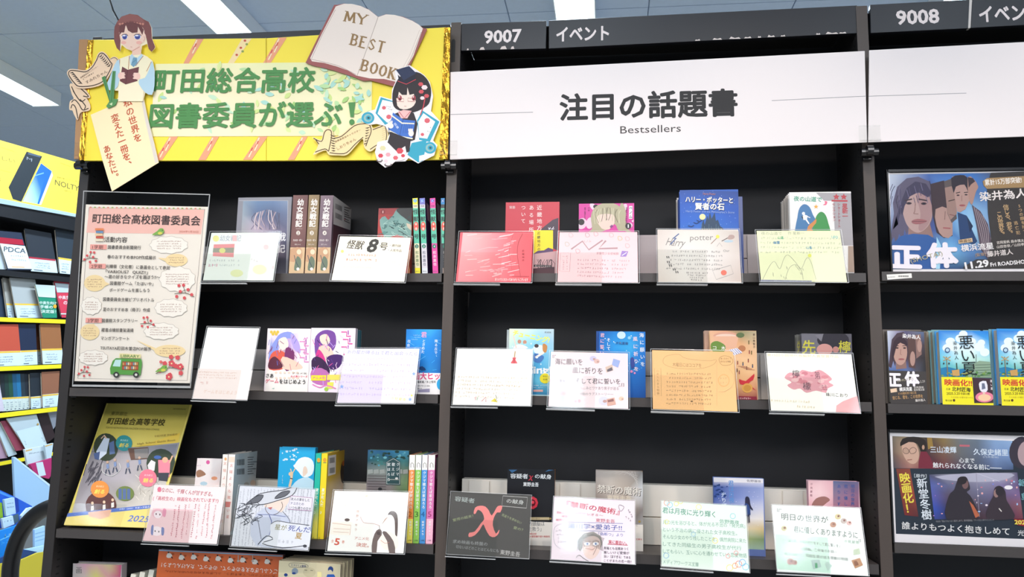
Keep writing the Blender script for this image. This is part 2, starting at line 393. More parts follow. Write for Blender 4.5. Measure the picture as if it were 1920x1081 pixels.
# ------------------------------------------------------------------ bookcases
M_SHELF = mat('shelf_grey_paint', '45403e', .42, bump=.05, bscale=500, var=.1, vscale=12)
M_EDGE0 = mat('shaded_post_edge', '2b2726', .5)  # same post paint, darkened for the left upright that gets little light
PX0 = [0., .9, 1.8, 2.7]; PW = .0118; TOP = .853; BACK = .18
SH = {0: [.2625, -.0045, -.3205, -.56], 1: [.2625, -.0035, -.3215, -.64], 2: [.2655, -.0055, -.2790, -.60]}
def bookcase(i, label):
    xa, xb = PX0[i], PX0[i+1]
    t = root('bookcase', label, 'bookcase', ((xa+xb)/2, .1, FLOOR))
    sides = [xa, xb] if i == 0 else [xb]
    for x in sides:
        o = G().box(x-PW, x+PW, .0012, .195, FLOOR, TOP).done('side_panel', M_METAL, t); bevel(o, .0012); bevel(G().box(x-PW, x+PW, 0, .0012, FLOOR, TOP).done('front_edge', M_POST if x > .1 else M_EDGE0, o), .0005, 1)
        g = G()
        for k in range(96):
            z = -.66+k*.0157
            for sgn in (-1, 1):
                xx = x+sgn*PW
                for y in (.016, .15):
                    g.box(min(xx, xx+sgn*.0003), max(xx, xx+sgn*.0003), y, y+.010, z, z+.0035)
        mesh('slot_column', g.v, g.f, M_SLOT, o, kind='stuff')
    G().box(xa+PW+.0005, xb-PW-.0005, BACK, BACK+.012, FLOOR, TOP-.01).done('back_panel', M_BACK, t)
    G().box(xa+PW+.0005, xb-PW-.0005, .05, BACK+.02, FLOOR+.001, FLOOR+.1).done('plinth', M_METAL, t)
    G().box(xa+PW+.0005, xb-PW-.0005, .016, BACK-.0005, TOP-.012, TOP-.010).done('top_board', M_METAL, t)
    for z in SH[i]:
        a, b = xa+PW+.004, xb-PW-.004
        g = G().box(a, b, 0, BACK-.001, z-.002, z).box(a, b, -.001, .001, z-.019, z).box(a, a+.002, .001, BACK-.002, z-.019, z-.002)
        g.box(b-.002, b, .001, BACK-.002, z-.019, z-.002).box(a, b, BACK-.004, BACK-.001, z-.019, z-.002)
        o = g.done('shelf_board', M_SHELF, t)
        for x, s in ((a, 1), (b, -1)):
            x2 = x+s*.012
            G().box(min(x-s*.003, x2), max(x-s*.003, x2), .008, .15, z-.0225, z-.0195).done('shelf_bracket', M_METAL, o)
    # black board header with number plate and title plate
    return t
B0 = bookcase(0, 'black steel bookcase under the yellow hand made banner')
B1 = bookcase(1, 'middle black steel bookcase under the white bestsellers sign')
B2 = bookcase(2, 'right black steel bookcase with two film posters')
def frontsurf(Y): return Surf((0, Y, 0), (1, 0, 0), (0, 0, 1))
def slabpx(c4, Y, th, name, m, parent, bev=.0006, label=None):
    """upright board: front face at depth Y, thickness th, corners given TL,TR,BR,BL"""
    p = [P(x, y, Y) for x, y in c4]; q = [v+np.array([0, th, 0]) for v in p]
    o = G().hexa([p[3], p[2], p[1], p[0], q[3], q[2], q[1], q[0]]).done(name, m, parent, label=label)
    if bev: bevel(o, bev, 1)
    return o
# left header rail
zt = TOP-.003
G().box(PW+.002, .9-PW-.002, .004, .016, .775, zt).done('header_rail', M_HEAD, B0)
def header(bc, cn, ct, num, numspec, ttl, ttlspec):
    o = slabpx(cn, .002, .012, 'number_plate', M_HEAD, bc); s = frontsurf(.002); s.text(num, *numspec[:4], numspec[4], 'e9dcd8', .03); s.done(o, 'number_lettering')
    o2 = slabpx(ct, .002, .012, 'title_plate', M_HEAD, bc); s = frontsurf(.002); s.text(ttl, *ttlspec[:4], ttlspec[4], 'e9dcd8', .03)
    return o, o2, s
o, o2, s = header(B1, [(865.2, 44.5), (1024.5, 38.5), (1023.5, 91), (864.6, 95)], [(1029, 38.3), (1607, 10), (1609, 62), (1029, 91)],
    '9007', (908, 69, 978, 65.5, 24), 'イベント', (1043, 64.5, 1142, 61.5, 30))
for k, (x, ww) in enumerate(((1308, 10), (1345, 18), (1378, 22), (1402, 14), (1424, 6), (1446, 14), (1468, 9), (1534, 8), (1560, 24), (1580, 14))):
    yb = 91-(x-1029)*.0497
    s.poly([(x-ww/2, yb-.6), (x-ww/3, yb-3-k % 3), (x, yb-2.4), (x+ww/3, yb-4), (x+ww/2, yb-1)], 'ddd0c8')  # bits of peeled white paper, kept in one mesh with the lettering
s.done(o2, 'category_lettering')
s = frontsurf(.002)
for x, ww, hh in ((877, 4, 3), (904, 10, 5), (944, 13, 6), (961, 7, 5)):
    s.poly([(x-ww/2, 94.5-(x-862)*.025), (x-ww/4, 94-hh*.8-(x-862)*.025), (x+ww/4, 94-hh-(x-862)*.025), (x+ww/2, 94.2-(x-862)*.025)], 'd9cac2')  # bits of peeled white paper along the plate's lower edge
s.done(o, 'peeled_paper_bits')
o, o2, s = header(B2, [(1631.5, 8.8), (1818, -1), (1815.5, 53), (1632.5, 62)], [(1823, -1.4), (2150, -18), (2152, 34), (1820, 52.5)],
    '9008', (1680, 32.5, 1761, 29, 26.5), 'イベント', (1835.5, 27, 1950, 21.5, 33))
s.done(o2, 'category_lettering')
slabpx([(1818, -1), (1823, -1.3), (1820, 52.3), (1815.5, 53)], .001, .011, 'divider_strip', mat('pale_strip', 'cfc6bf', .4), B2)
# dark slot in the middle post top
s = frontsurf(0.); s.poly([(846.5, 78), (848, 74), (852, 73), (854, 77), (853, 116), (846, 117)], '15181a'); s.n = .0004; s.done(B0, 'post_slot')

# ------------------------------------------------------------------ white signs
def sign(c4, label, lines, txt=None):
    Y = -.026; cen = P(sum(c[0] for c in c4)/4, sum(c[1] for c in c4)/4, Y)
    t = root('sign_board', label, 'sign', cen)
    o = slabpx(c4, Y, .003, 'board', M_WHITE, t)
    s = frontsurf(Y)
    for a, b, wd in lines: s.line([a, b], wd, '8c8a8c')
    if txt: txt(s)
    s.done(t, 'sign_lettering')
    return t
def best(s):
    s.text('注目の話題書', 1049, 201.5, 1383, 191.5, 51, '1b1a1c', .03)
    s.text('Bestsellers', 1163, 243, 1276.5, 239.3, 14.5, '3a3636', -.004)
sign([(844.5, 135), (1621.5, 95.3), (1626, 266.5), (843.5, 299)], 'long white sign board reading bestsellers in the middle', [((845, 214.5), (999.5, 210.2), 1.0), ((1447, 188.5), (1624.5, 180), 1.0)], best)
sign([(1630, 94), (2250, 61), (2262, 243), (1628, 266.5)], 'blank white sign board on the right with a thin grey line', [((1628.5, 180.3), (1812, 174.5), 1.0)])

# clear clips at the sign joints
def clip(x, y, label, w=20):
    c = P(x, y, -.03); t = root('sign_clip', label, 'clip', c)
    s = Surf(P(x-w, y-2, -.038), (1, 0, 0), (0, 0, 1)); W = P(x+w, y, -.032)[0]-P(x-w, y, -.032)[0]
    g = G(); s.slab(g, 0, W, 0, .032, 0, .0018); s.slab(g, 0, W, -.001, .001, -.002, .008); s.slab(g, 0, W, .030, .0322, .0018, .004)
    bevel(g.done('clear_plate', M_CLEAR, t), .0005, 1)
    X, Z = c[0], c[2]-.015
    g = G().tube([(X-.016, -.02, Z-.004), (X+.018, -.02, Z-.004)], .0085, 14).tube([(X-.006, -.026, Z-.002), (X+.006, -.026, Z-.002)], .0105, 14)
    g.done('swivel_joint', M_CLIPD, t, smooth=False)
    g = G().box(X-.009, X+.009, -.012, -.0005, Z-.018, Z+.002); bevel(g.done('magnet_base', M_CLIPD, t), .002)
clip(150, 294, 'clear plastic sign clip at the left end of the yellow banner', 12)
clip(840, 293, 'clear plastic sign clip between yellow banner and white sign', 17)
clip(1631, 266, 'clear plastic sign clip between the two white signs', 20)
# ------------------------------------------------------------------ yellow hand made banner with paper cut-outs
def cutout(parent, name, pts, Y, col, th=.0012, sm=0, border=None, label=None):
    """paper shape: outline in photo pixels laid on plane Y, really th thick; returns its front Surf"""
    q = crom(pts, sm, True) if sm else [np.array(p, float) for p in pts]
    p3 = [P(x, y, Y) for x, y in q]; n = len(p3); back = [p+np.array([0, th, 0]) for p in p3]
    tr = tess([(p[0], p[2]) for p in p3]); Fc = [tuple(f) for f in tr]+[tuple(i+n for i in f[::-1]) for f in tr]
    Fc += [(i, (i+1) % n, n+(i+1) % n, n+i) for i in range(n)]
    m = mat('paper_'+col, col, .55)
    o = mesh(name, p3+back, Fc, m, parent, label=label)
    return o, Surf((0, Y, 0), (1, 0, 0), (0, 0, 1))
YBN = -.028
ban = root('banner', 'yellow hand made banner with green lettering and paper cut-outs', 'banner', P(500, 180, YBN))
M_YEL = mat('yellow_paper', 'f6de3e', .5, bump=.05, bscale=40)
slabpx([(173, 74.5), (499, 71.5), (499, 301), (157, 301)], YBN, .006, 'yellow_panel', M_YEL, ban)
slabpx([(499.6, 71.5), (836, 51), (832, 299), (499.6, 301)], YBN, .006, 'yellow_panel', M_YEL, ban)
# gold foil and brown tape at the sides (crumpled strips)
def foil(x0t, x1t, yt, x0b, x1b, yb, m, name, amp, Y=YBN-.001):
    R, K = 26, 4; V = []; Fc = []; rg = random.Random(3)
    for j in range(R+1):
        for i in range(K+1):
            v, u = j/R, i/K; p = P((x0t*(1-u)+x1t*u)*(1-v)+(x0b*(1-u)+x1b*u)*v, yt*(1-v)+yb*v, Y)
            V.append(p+np.array([0, -rg.random()*amp, 0]))
    n = len(V); V += [v*1.+np.array([0, .003+amp, 0]) for v in V]
    for j in range(R):
        for i in range(K):
            a = j*(K+1)+i; Fc += [(a, a+K+1, a+K+2, a+1), (a+n, a+1+n, a+K+2+n, a+K+1+n)]
    for j in range(R):
        for a, b in ((j*(K+1), (j+1)*(K+1)), ((j+1)*(K+1)+K, j*(K+1)+K)): Fc.append((a, b, b+n, a+n)[::-1])
    return mesh(name, V, Fc, m, ban)
foil(833.5, 844.5, 52, 823.5, 840, 298, M_GOLD, 'gold_foil_strip', .003)
foil(165, 175, 75, 148, 157, 300, M_GOLD, 'gold_foil_strip', .0015)
foil(148.5, 165, 74, 139, 148, 298, M_TAPE, 'brown_tape_strip', .0004)
s = Surf((0, YBN, 0), (1, 0, 0), (0, 0, 1), n0=.0002)
# patterned tapes
def washi(xt0, xt1, yt, xb0, xb1, yb, kind):
    s.poly([(xt0, yt), (xt1, yt), (xb1, yb), (xb0, yb)], 'eba07a' if kind != 1 else 'f4d9a0')
    for k in range(5):
        u = k/7.; x0, y = xt0+(xb0-xt0)*u, yt+(yb-yt)*u; w_ = xt1-xt0
        if kind == 1: s.ell(x0+w_*(.3+.4*(k % 2)), y+4, 2.6, 2.2, ('c8503c', '8fa050')[k % 2], 8)
        elif kind == 2 or k < 3: s.poly([(x0+w_*.15*(k % 3), y+2), (x0+w_*.15*(k % 3)+2.5, y+2), (x0+w_*.15*(k % 3)-3, y+14), (x0+w_*.15*(k % 3)-5.5, y+14)], 'd0544c' if k % 2 else 'f3e0b8')
for a in ((368, 382, 72.9, 344, 354, 119, 0), (454, 472, 72.3, 427, 438, 119, 1), (522, 538, 70.4, 493, 507, 119, 2), (318, 334, 256, 290, 304, 300, 2) ,
          (398, 411, 256, 372, 386, 300, 0), (485, 502, 256, 456, 472, 299.6, 2), (566, 577, 256, 540, 552, 299.6, 0)): washi(*a)
# pale leaf patterned paper behind the lettering
pts = [(292, 120), (600, 117), (698, 140), (697, 253), (282, 256)]
s.grid([(292, 120), (600, 117), (592, 255), (282, 256)], [['f3eeb8', 'eeeab4', 'f2ecb9', 'e6e8b0', 'eeeab0'], ['f7eccb', 'f6ecc8', 'f5e8c0', 'f2e8bc', 'f4ecc0'], ['eceab0', 'f4ecc0', 'f6eac4', 'f0e8b8', 'f2eab8']])
s.grid([(600, 117), (698, 117), (697, 253.3), (592, 255)], [['eeeab0', 'e8e8a8'], ['f4ecc0', 'eeeab0'], ['f2eab8', 'f0ecb8']])
rl = random.Random(5)
for k in range(110):
    x, y = rl.uniform(290, 692), rl.uniform(124, 249)
    if k > 76: x = rl.uniform(596, 692); y = rl.uniform(124, 216)
    L, a, wd = rl.uniform(6, 11), rl.uniform(0, 3.1), rl.uniform(2.8, 4.6); c_, d_ = math.cos(a), math.sin(a); col = rl.choice(('cfe08c', 'b9dba0', 'abd8c8', 'd9e69a', 'c5e3c0', 'a9cf7c'))
    s.poly([(x-L*c_, y-L*d_), (x-wd*d_, y+wd*c_), (x+L*c_, y+L*d_), (x+wd*d_, y-wd*c_)], col, sm=3)
s.text('町田総合高校', 290, 152, 592, 150.5, 47, '4c8a4a', .025)
s.text('図書委員が選ぶ', 281.5, 218, 643, 214, 48, '4c8a4a', .025)
s.poly([(654, 193), (667, 192.5), (664, 220), (658, 220)], '4c8a4a'); s.ell(660.6, 229.5, 5, 5.4, '4c8a4a')
s.line([(499.3, 72), (499.3, 119)], .8, 'cfb93a'); s.line([(699, 160), (696, 300)], .6, 'd8c43e')
s.done(ban, 'printed_design')

INKL = '3a2c26'
def scroll_left():
    o, q = cutout(ban, 'paper_scroll', [(131, 157), (146, 160), (160, 168), (169, 181), (164, 184), (157, 181), (163, 185), (169, 197), (167, 207), (151, 211), (145.5, 225), (139, 215), (135.5, 207), (130, 205), (131, 190), (138, 185), (134, 175)], YBN-.004, 'e9caa8', sm=4)
    for ln in ([(134, 162), (142, 178), (152, 190), (160, 186)], [(146, 162), (156, 170), (166, 181), (156, 180)], [(134, 192), (140, 187), (148, 195), (155, 206), (166, 203)], [(133, 203), (136, 196), (142, 202), (146, 222)], [(150, 186), (160, 198), (158, 205)], [(137, 170), (146, 184)]): q.line(ln, 1.7, INKL, sm=4)
    q.done(o, 'ink_lines')
    o, q = cutout(ban, 'paper_scroll', [(206, 110), (215, 106), (222, 111), (219, 122), (212, 128), (206, 118)], YBN-.0055, 'e9caa8', sm=4)
    q.line([(207, 111), (214, 108), (220, 112), (216, 121)], 1, INKL, sm=4); q.done(o, 'ink_lines')
    o, q = cutout(ban, 'paper_scroll', [(125.5, 136), (131, 129.5), (145, 130), (160, 131.5), (171, 124), (179, 112), (184, 100), (192, 96.5), (200, 102), (207, 113), (213.5, 123), (207, 138), (194, 156), (173, 164), (148, 165.5), (138, 158), (129, 145)], YBN-.007, 'ecccab', sm=4)
    q.line([(128.5, 137), (133, 132), (146, 133), (161, 134.5), (173, 126), (181, 113), (186, 102), (192, 99.5), (199, 105), (207, 116), (210, 122), (203, 138), (192, 153), (173, 160.5), (149, 162), (140, 156), (131, 144)], 1.7, INKL, sm=3, closed=True)
    for k in range(7):
        x, y = 131+k*2.6, 137+k*3.2; q.line([(x, y), (x+5, y-1), (x+8, y+1)], 2.6, INKL, taper=True)
        x, y = 192+k*2.6, 101+k*3.; q.line([(x, y), (x-3, y+5), (x-7, y+6)], 2.4, INKL, taper=True)
    q.text('すみれちゃん', 161, 155, 201, 133, 7.5, '5b463a'); q.text('図書委員会キャラクター', 151, 146, 184, 124, 3.6, '6b5648'); q.scrib(155, 149, 176, 136, 3, '6b5648', .6)
    q.done(o, 'ink_lines')
scroll_left()
# tag paper
o, q = cutout(ban, 'paper_tag', [(170, 215), (205, 200), (225, 180), (258, 170), (268, 177), (277, 221), (289, 268), (297.5, 304.5), (209.8, 358.5), (192, 300)], YBN-.0075, 'f6e2b4')
q.poly([(263, 178), (268, 180), (277, 221), (289, 268), (297, 303), (291, 306), (272, 225)], 'd9cfc4')
for t_, a in (('私の世界を', (239, 192, 258, 258, 16)), ('変えた一冊を、', (216, 221, 241.5, 308, 15.5)), ('あなたに。', (200.5, 279, 218, 331, 14))): q.vtext(t_, *a, 'bf5334', .014)
q.done(o, 'printed_lettering')
# girl reading a book (paper figure)
gi, q = cutout(ban, 'paper_figure', [(214, 60), (215, 50), (220, 40), (228, 31), (243, 26), (258, 28), (269, 36), (279, 41), (284, 52), (285, 72), (291, 88), (289, 92), (284, 97), (279, 92), (276, 82), (266, 86), (264, 100), (276, 106), (286, 114), (290, 132), (289, 160), (285, 178), (272, 174), (268, 190), (222, 190), (222, 170), (200, 168), (200, 158), (208, 140), (214, 122), (224, 110), (247, 102), (249, 95), (238, 92), (228, 84), (225, 96), (219, 90), (214, 76)], YBN-.009, 'f3e4bf')
q.poly([(214, 60), (215, 50), (220, 40), (228, 31), (243, 26), (258, 28), (269, 36), (279, 41), (284, 52), (285, 72), (291, 88), (289, 92), (284, 97), (279, 92), (274, 70), (266, 52), (230, 50), (226, 78), (225, 96), (219, 90), (214, 76)], '7e4844')
q.poly([(222, 38), (232, 30), (243, 27), (257, 29), (268, 37), (270, 44), (245, 39), (222, 46)], '8f5650', sm=3)
for k in range(9): q.poly([(222+k*5.4, 43+abs(k-4)*.5), (225+k*5.4, 40.5+abs(k-4)*.6), (227.5+k*5.4, 43+abs(k-4)*.5), (225+k*5.4, 47.5)], 'c98672')
q.poly([(225, 54), (225, 70), (228, 80), (236, 88), (247, 95.5), (256, 90), (264, 82), (271, 79), (274, 68), (271, 62), (268, 52), (246, 46)], 'f0cdb8', sm=2)
q.poly([(224, 66), (224, 50), (234, 43), (247, 41), (262, 45), (270, 56), (267, 66), (259, 50), (258, 61), (248, 62), (240, 57), (236, 46), (233, 61), (228, 61)], '6c3b3a')
q.ell(232, 80, 5, 3, 'eeb0a0'); q.ell(261, 80, 5.5, 3.2, 'eeb0a0')
for x, w_ in ((234, 5.6), (258, 6.6)):
    q.ell(x, 69, w_, 5, 'f4eef0'); q.ell(x, 69.2, w_*.82, 4.9, '4f5fa8'); q.ell(x, 70.5, w_*.5, 2.8, '3a3f86'); q.ell(x-1, 66.8, w_*.5, 1.6, 'e6e4f0'); q.line([(x-w_, 67), (x-w_*.5, 64.4), (x+w_*.6, 64.2), (x+w_+.5, 67.5)], 1.3, '54302f')
q.line([(245, 88), (248, 88.4)], .7, 'b86a5c'); q.line([(270, 68), (272, 73), (269, 77)], .8, 'd59a86')
q.poly([(248, 94), (264, 84), (265, 103), (256, 110), (248, 104)], 'efc6b0'); q.line([(248, 96), (262, 88)], 1.2, 'cf8f7c')
q.poly([(224, 112), (245, 104), (266, 102), (286, 114), (284, 150), (274, 172), (226, 172), (222, 150)], 'f2e7c3')
q.poly([(247, 101), (256, 110), (266, 101), (268, 106), (256, 124), (245, 122), (243, 108)], 'b5d0dc')
q.poly([(250, 108), (257, 108), (258, 118), (251, 126), (246, 122)], '6f9ab0'); q.line([(248, 118), (256, 112)], 1, '4f7a92')
q.line([(243, 105), (241, 130)], 1.1, 'a86446'); q.line([(269, 105), (254, 124)], 1.1, 'a86446'); q.line([(225, 111), (224, 130)], 1, 'a86446'); q.line([(284, 116), (275, 134)], 1, 'a86446')
q.poly([(224, 112), (215, 122), (207, 143), (199.5, 160), (201, 168), (216, 168), (224, 152)], 'b3cfdc', sm=2)
q.poly([(285, 115), (290, 132), (290, 160), (285, 178), (272, 173), (261, 158), (262, 149), (272, 146), (280, 130)], 'b3cfdc', sm=2)
q.poly([(229.5, 125), (240, 131), (261, 125.5), (258, 152), (236, 158.5), (225, 152)], '6d3a3d'); q.line([(240, 131), (236, 158)], .8, '4f2629')
for hx, hy, sg in ((227, 142, 1), (258, 143, -1)):
    q.ell(hx, hy, 5.5, 6.5, 'f0c4b4')
    for k in range(4): q.ell(hx+sg*(4+(k % 2)), hy-5+k*3, 3.6, 1.5, 'f2cbbb')
q.poly([(223, 160), (236, 160), (258, 154), (270, 172), (268, 190), (222, 190)], 'f6e9c6'); q.done(gi, 'printed_design')
o, q = cutout(ban, 'green_ribbon', [(190.5, 145), (197, 142), (206, 178), (211, 133), (216.5, 133), (213, 185), (221, 186), (216, 197), (203, 203), (199, 199), (205, 190)], YBN-.0108, '4e8a4c')
q.line([(194, 144), (206, 192)], 1, '35693a'); q.line([(213.5, 135), (209, 190)], 1, '35693a'); q.poly([(205, 195), (211, 192), (210, 198)], 'cfdcae'); q.done(o, 'ribbon_fold')

# open book cut-out
o, q = cutout(ban, 'paper_open_book', [(626.5, 9), (600, 62), (573, 117.5), (586, 122.5), (626.6, 132), (662, 144), (681.5, 151.5), (694, 150.5), (742, 163), (756, 150), (801, 54.5), (793, 52), (776, 40), (755, 31), (724, 26.5), (709, 31.5), (692, 18), (675, 10.5), (645, 6.5), (633, 9)], YBN-.006, '9c5450')
q.poly([(629.6, 12), (645, 7), (660, 7.5), (675.4, 11), (692, 18.5), (709, 32), (690, 86), (669, 142), (652, 132), (632.7, 125), (608, 118), (585, 115), (581.5, 109), (604, 62)], 'efdfd2')
q.poly([(709, 32), (724, 27), (740, 28), (755, 32), (772, 38.5), (785, 46), (793, 53.5), (775, 105), (745.6, 154), (720, 148), (693.7, 147), (670, 142), (690, 86)], 'f1e2d4')
q.line([(709, 32), (690, 86), (669.5, 142)], 1.2, 'b8a598'); q.line([(629, 18), (604, 66), (584, 110)], .8, 'a38e84'); q.line([(790, 60), (772, 106), (748, 150)], .8, 'a38e84')
q.line([(583, 111), (610, 117), (636, 124), (668, 140)], .9, 'b49c92', sm=3); q.line([(787, 56), (768, 104), (744, 148)], .6, 'c9b5a8')
def serif(q, word, x0, y0, x1, y1, h, col, wd):
    L = {'M': [((0, 0), (.12, 1)), ((.12, 1), (.5, .1)), ((.5, .1), (.88, 1)), ((.88, 1), (1, 0))], 'Y': [((0, 1), (.5, .5)), ((1, 1), (.5, .5)), ((.5, .5), (.5, 0))],
         'B': [((.15, 0), (.15, 1)), ((.15, 1), (.7, .97)), ((.7, .97), (.8, .75)), ((.8, .75), (.65, .54)), ((.65, .54), (.15, .52)), ((.65, .54), (.9, .28)), ((.9, .28), (.72, .03)), ((.72, .03), (.15, 0))],
         'E': [((.15, 0), (.15, 1)), ((.15, 1), (.85, 1)), ((.15, .52), (.65, .52)), ((.15, 0), (.9, 0))], 'S': [((.85, .8), (.5, 1)), ((.5, 1), (.15, .78)), ((.15, .78), (.5, .52)), ((.5, .52), (.88, .25)), ((.88, .25), (.5, 0)), ((.5, 0), (.1, .2))],
         'T': [((.5, 0), (.5, 1)), ((0, 1), (1, 1))], 'O': [((.5 + .42*math.sin(a*.7854), .5+.5*math.cos(a*.7854)), (.5+.42*math.sin((a+1)*.7854), .5+.5*math.cos((a+1)*.7854))) for a in range(8)],
         'K': [((.15, 0), (.15, 1)), ((.85, 1), (.2, .45)), ((.35, .55), (.9, 0))]}
    SF = {'M': [(0, 0), (1, 0), (.05, 1), (.95, 1)], 'Y': [(.5, 0), (0, 1), (1, 1)], 'B': [(.1, 0), (.1, 1)], 'E': [(.1, 0), (.1, 1)], 'S': [], 'T': [(.5, 0)], 'O': [], 'K': [(.15, 0), (.15, 1), (.9, 0), (.85, 1)]}
    n = len(word); dx, dy = (x1-x0)/n, (y1-y0)/n; D = math.hypot(x1-x0, y1-y0); ux, uy = (x1-x0)/D, (y1-y0)/D
    for i, ch in enumerate(word):
        m = lambda a, b: (x0+dx*(i+.1+.78*a)+uy*h*(b-.5), y0+dy*(i+.1+.78*a)-ux*h*(b-.5))
        for a, b in L[ch]:
            vert = abs(a[0]-b[0]) < .2; q.line([m(*a), m(*b)], wd if vert or ch in 'MYK' and a[0] < b[0] else wd*.62, col)
        for a, b in SF[ch]: p = m(a, b); q.line([(p[0]-ux*3.2, p[1]-uy*3.2), (p[0]+ux*3.2, p[1]+uy*3.2)], 1.4, col)
serif(q, 'MY', 645.5, 30, 690, 38, 18.5, '97764c', 3.9)
serif(q, 'BEST', 656.5, 73, 723, 90, 20, '97764c', 3.9)
serif(q, 'BOOK', 676, 121, 744, 140, 20, '97764c', 3.9)
q.done(o, 'printed_lettering')

# right scroll
o, q = cutout(ban, 'paper_scroll', [(585, 256.5), (602, 262), (606, 248), (613, 240), (623, 243), (626, 256), (640, 252), (663, 233), (680, 229.5), (694, 230.5), (700, 240), (712, 235), (724, 232), (727, 248), (729, 265), (718, 270), (706, 276), (694, 284), (683, 276), (680, 260), (668, 272), (651, 290), (634, 291), (617, 290), (611, 282), (600, 285), (587, 290), (593, 280), (596, 269)], YBN-.008, 'f0d6a0', sm=3)
for ln in ([(588, 259), (603, 265), (608, 249), (614, 243), (621, 246), (621, 260), (616, 284)], [(626, 259), (641, 255), (664, 236), (681, 232), (692, 233), (696, 246), (690, 262), (686, 274)], [(699, 243), (713, 238), (722, 236), (724, 262), (706, 272), (694, 280)], [(618, 286), (634, 288), (650, 286), (667, 269), (681, 257)], [(591, 285), (609, 279), (615, 283)], [(598, 270), (592, 262)]): q.line(ln, 1.6, '4b3822', sm=3)
for k in range(7):
    q.line([(619+k*.4, 252+k*5), (624+k*.3, 255+k*4.6), (629, 256+k*4.4)], 2.2, '4b3822', taper=True); q.line([(694-k*.8, 238+k*5), (689-k, 240+k*5), (685, 240+k*4.6)], 2.2, '4b3822', taper=True)
    q.line([(722, 240+k*4), (716, 242+k*4)], 1.1, '5b4630', taper=True)
q.text('図書委員会キャラクター', 628, 266, 676, 243, 4, '7a5c3a'); q.text('しおりちゃん', 632, 279, 667, 260, 7, '8a5a34'); q.done(o, 'ink_lines')
# small figure in a mortarboard with an open teal book behind
fg, q = cutout(ban, 'paper_figure', [(712, 180), (703, 205), (690, 209), (678, 214), (679, 228), (692, 234), (706, 232), (722, 236), (730, 250), (727, 262), (708, 266), (703, 285), (708, 303), (722, 314), (733, 310), (740, 303), (760, 302), (766, 296), (784, 306), (796, 300), (814, 291), (820, 272), (812, 263), (826, 228), (808, 208), (812, 180), (806, 154), (796, 141), (783, 132), (768, 122), (740, 132), (743, 150), (735, 168), (734, 186)], YBN-.0095, 'f2ecec', sm=0)
TEAL, WH, RED, BLK = '2f9fb8', 'f3eeee', 'cf4450', '2a2226'
q.poly([(714, 182), (704, 212), (722, 234), (745, 222), (738, 190)], TEAL); q.poly([(717, 187), (708, 213), (726, 230), (745, 218), (740, 192)], WH)
q.poly([(792, 207), (824, 228), (806, 266), (786, 262), (782, 226)], TEAL); q.poly([(794, 212), (816, 228), (801, 260), (786, 258), (784, 228)], WH)
for x, y, r in ((720, 202, 4), (729, 219, 5), (801, 226, 5.5), (792, 252, 3.5)): q.ell(x, y, r, r*.9, 'd8606a', 7)
for x, y in ((724, 199), (727, 204), (803, 238), (801, 246)): q.scrib(x, y, x+9, y+2, 2.2, '666068', .5)
for cx, cy in ((690, 221), (806, 277)):
    q.ell(cx, cy, 12, 11, TEAL); q.ell(cx, cy, 8, 7.5, '8fb6b4'); q.ell(cx+1, cy, 5, 4.6, TEAL); q.ell(cx+1, cy, 2.4, 2.2, '1f5562')
q.poly([(764, 290), (772, 268), (800, 262), (798, 280), (792, 302), (784, 304)], TEAL); q.poly([(786, 292), (795, 290), (794, 300), (786, 303)], WH)
q.poly([(738, 199), (736, 176), (742, 156), (755, 140), (781, 135), (799, 146), (808, 165), (807, 186), (800, 199), (774, 211), (752, 208)], BLK, sm=3)
q.poly([(744, 172), (756, 164), (771, 166), (781, 180), (779, 193), (771, 202), (756, 205), (745, 198)], 'f5dccd', sm=2)
q.poly([(740, 184), (742, 162), (756, 154), (776, 156), (784, 172), (780, 192), (776, 176), (768, 178), (764, 164), (763, 178), (754, 178), (748, 172), (746, 184)], BLK)
for x in (750, 776): q.ell(x, 184, 3.6, 5, 'a8404c'); q.ell(x, 185.5, 2, 2.6, '5c2028'); q.ell(x-1, 181.8, 1.1, 1.3, WH)
for x in (751, 772): q.line([(x-7, 184), (x-7, 190), (x+6, 191), (x+6, 185)], .8, 'a05050', closed=True)
q.line([(758, 199), (762, 199.4)], .7, 'a05050')
q.poly([(742.6, 131), (767, 124), (781, 137.5), (757, 151)], '26304e'); q.poly([(746, 140), (757, 151), (779, 140), (779, 148), (762, 157), (748, 152)], '1b1d30'); q.line([(746, 152), (762, 158), (780, 149)], 1.2, RED)
for x, y, r in ((789, 158, 5), (796, 164, 6), (790, 172, 5), (800, 180, 5), (792, 184, 4.5)): q.ell(x, y, r, r*.8, ('f0d8d8', 'd05058')[int(r) % 2], 6)
q.line([(797, 184), (794, 200), (788, 216)], 1.8, RED)
q.poly([(738, 214), (757, 207), (776, 212), (783, 232), (778, 262), (758, 268), (732, 258), (728, 240)], BLK)
q.poly([(746, 210), (757, 206), (772, 208), (764, 222), (752, 222)], 'e9b8b4'); q.line([(748, 209), (758, 222), (770, 209)], 1.6, 'c46a70')
q.poly([(737, 211), (756, 224), (779, 226.5), (773, 260), (749, 257), (729, 242)], '3f6fc0'); q.line([(756, 224), (749, 257)], 1, '274a8c')
for k in (0, 1):
    y = 218+k*28; q.line([(735-k*5, y-1), (754-k*3, y+13-k*3), (777-k*3, y+14)], 2.4, 'f0ead0')
for k in range(5): q.line([(759+k*3.4, 232), (756+k*3.4, 250)], .7, '2c5098')
q.text('図書', 740, 231, 747, 241, 8, 'dfe6f4')
q.ell(733, 236, 5, 5, 'f6e6dc'); q.ell(771, 250, 5, 6, 'f6e6dc')
for k in range(3): q.ell(729+k*3, 231-k, 1.4, 3, 'f6e6dc'); q.ell(767+k*3, 244, 1.4, 3, 'f6e6dc')
q.poly([(733, 247), (770, 262), (768, 284), (745, 290), (726, 270)], BLK)
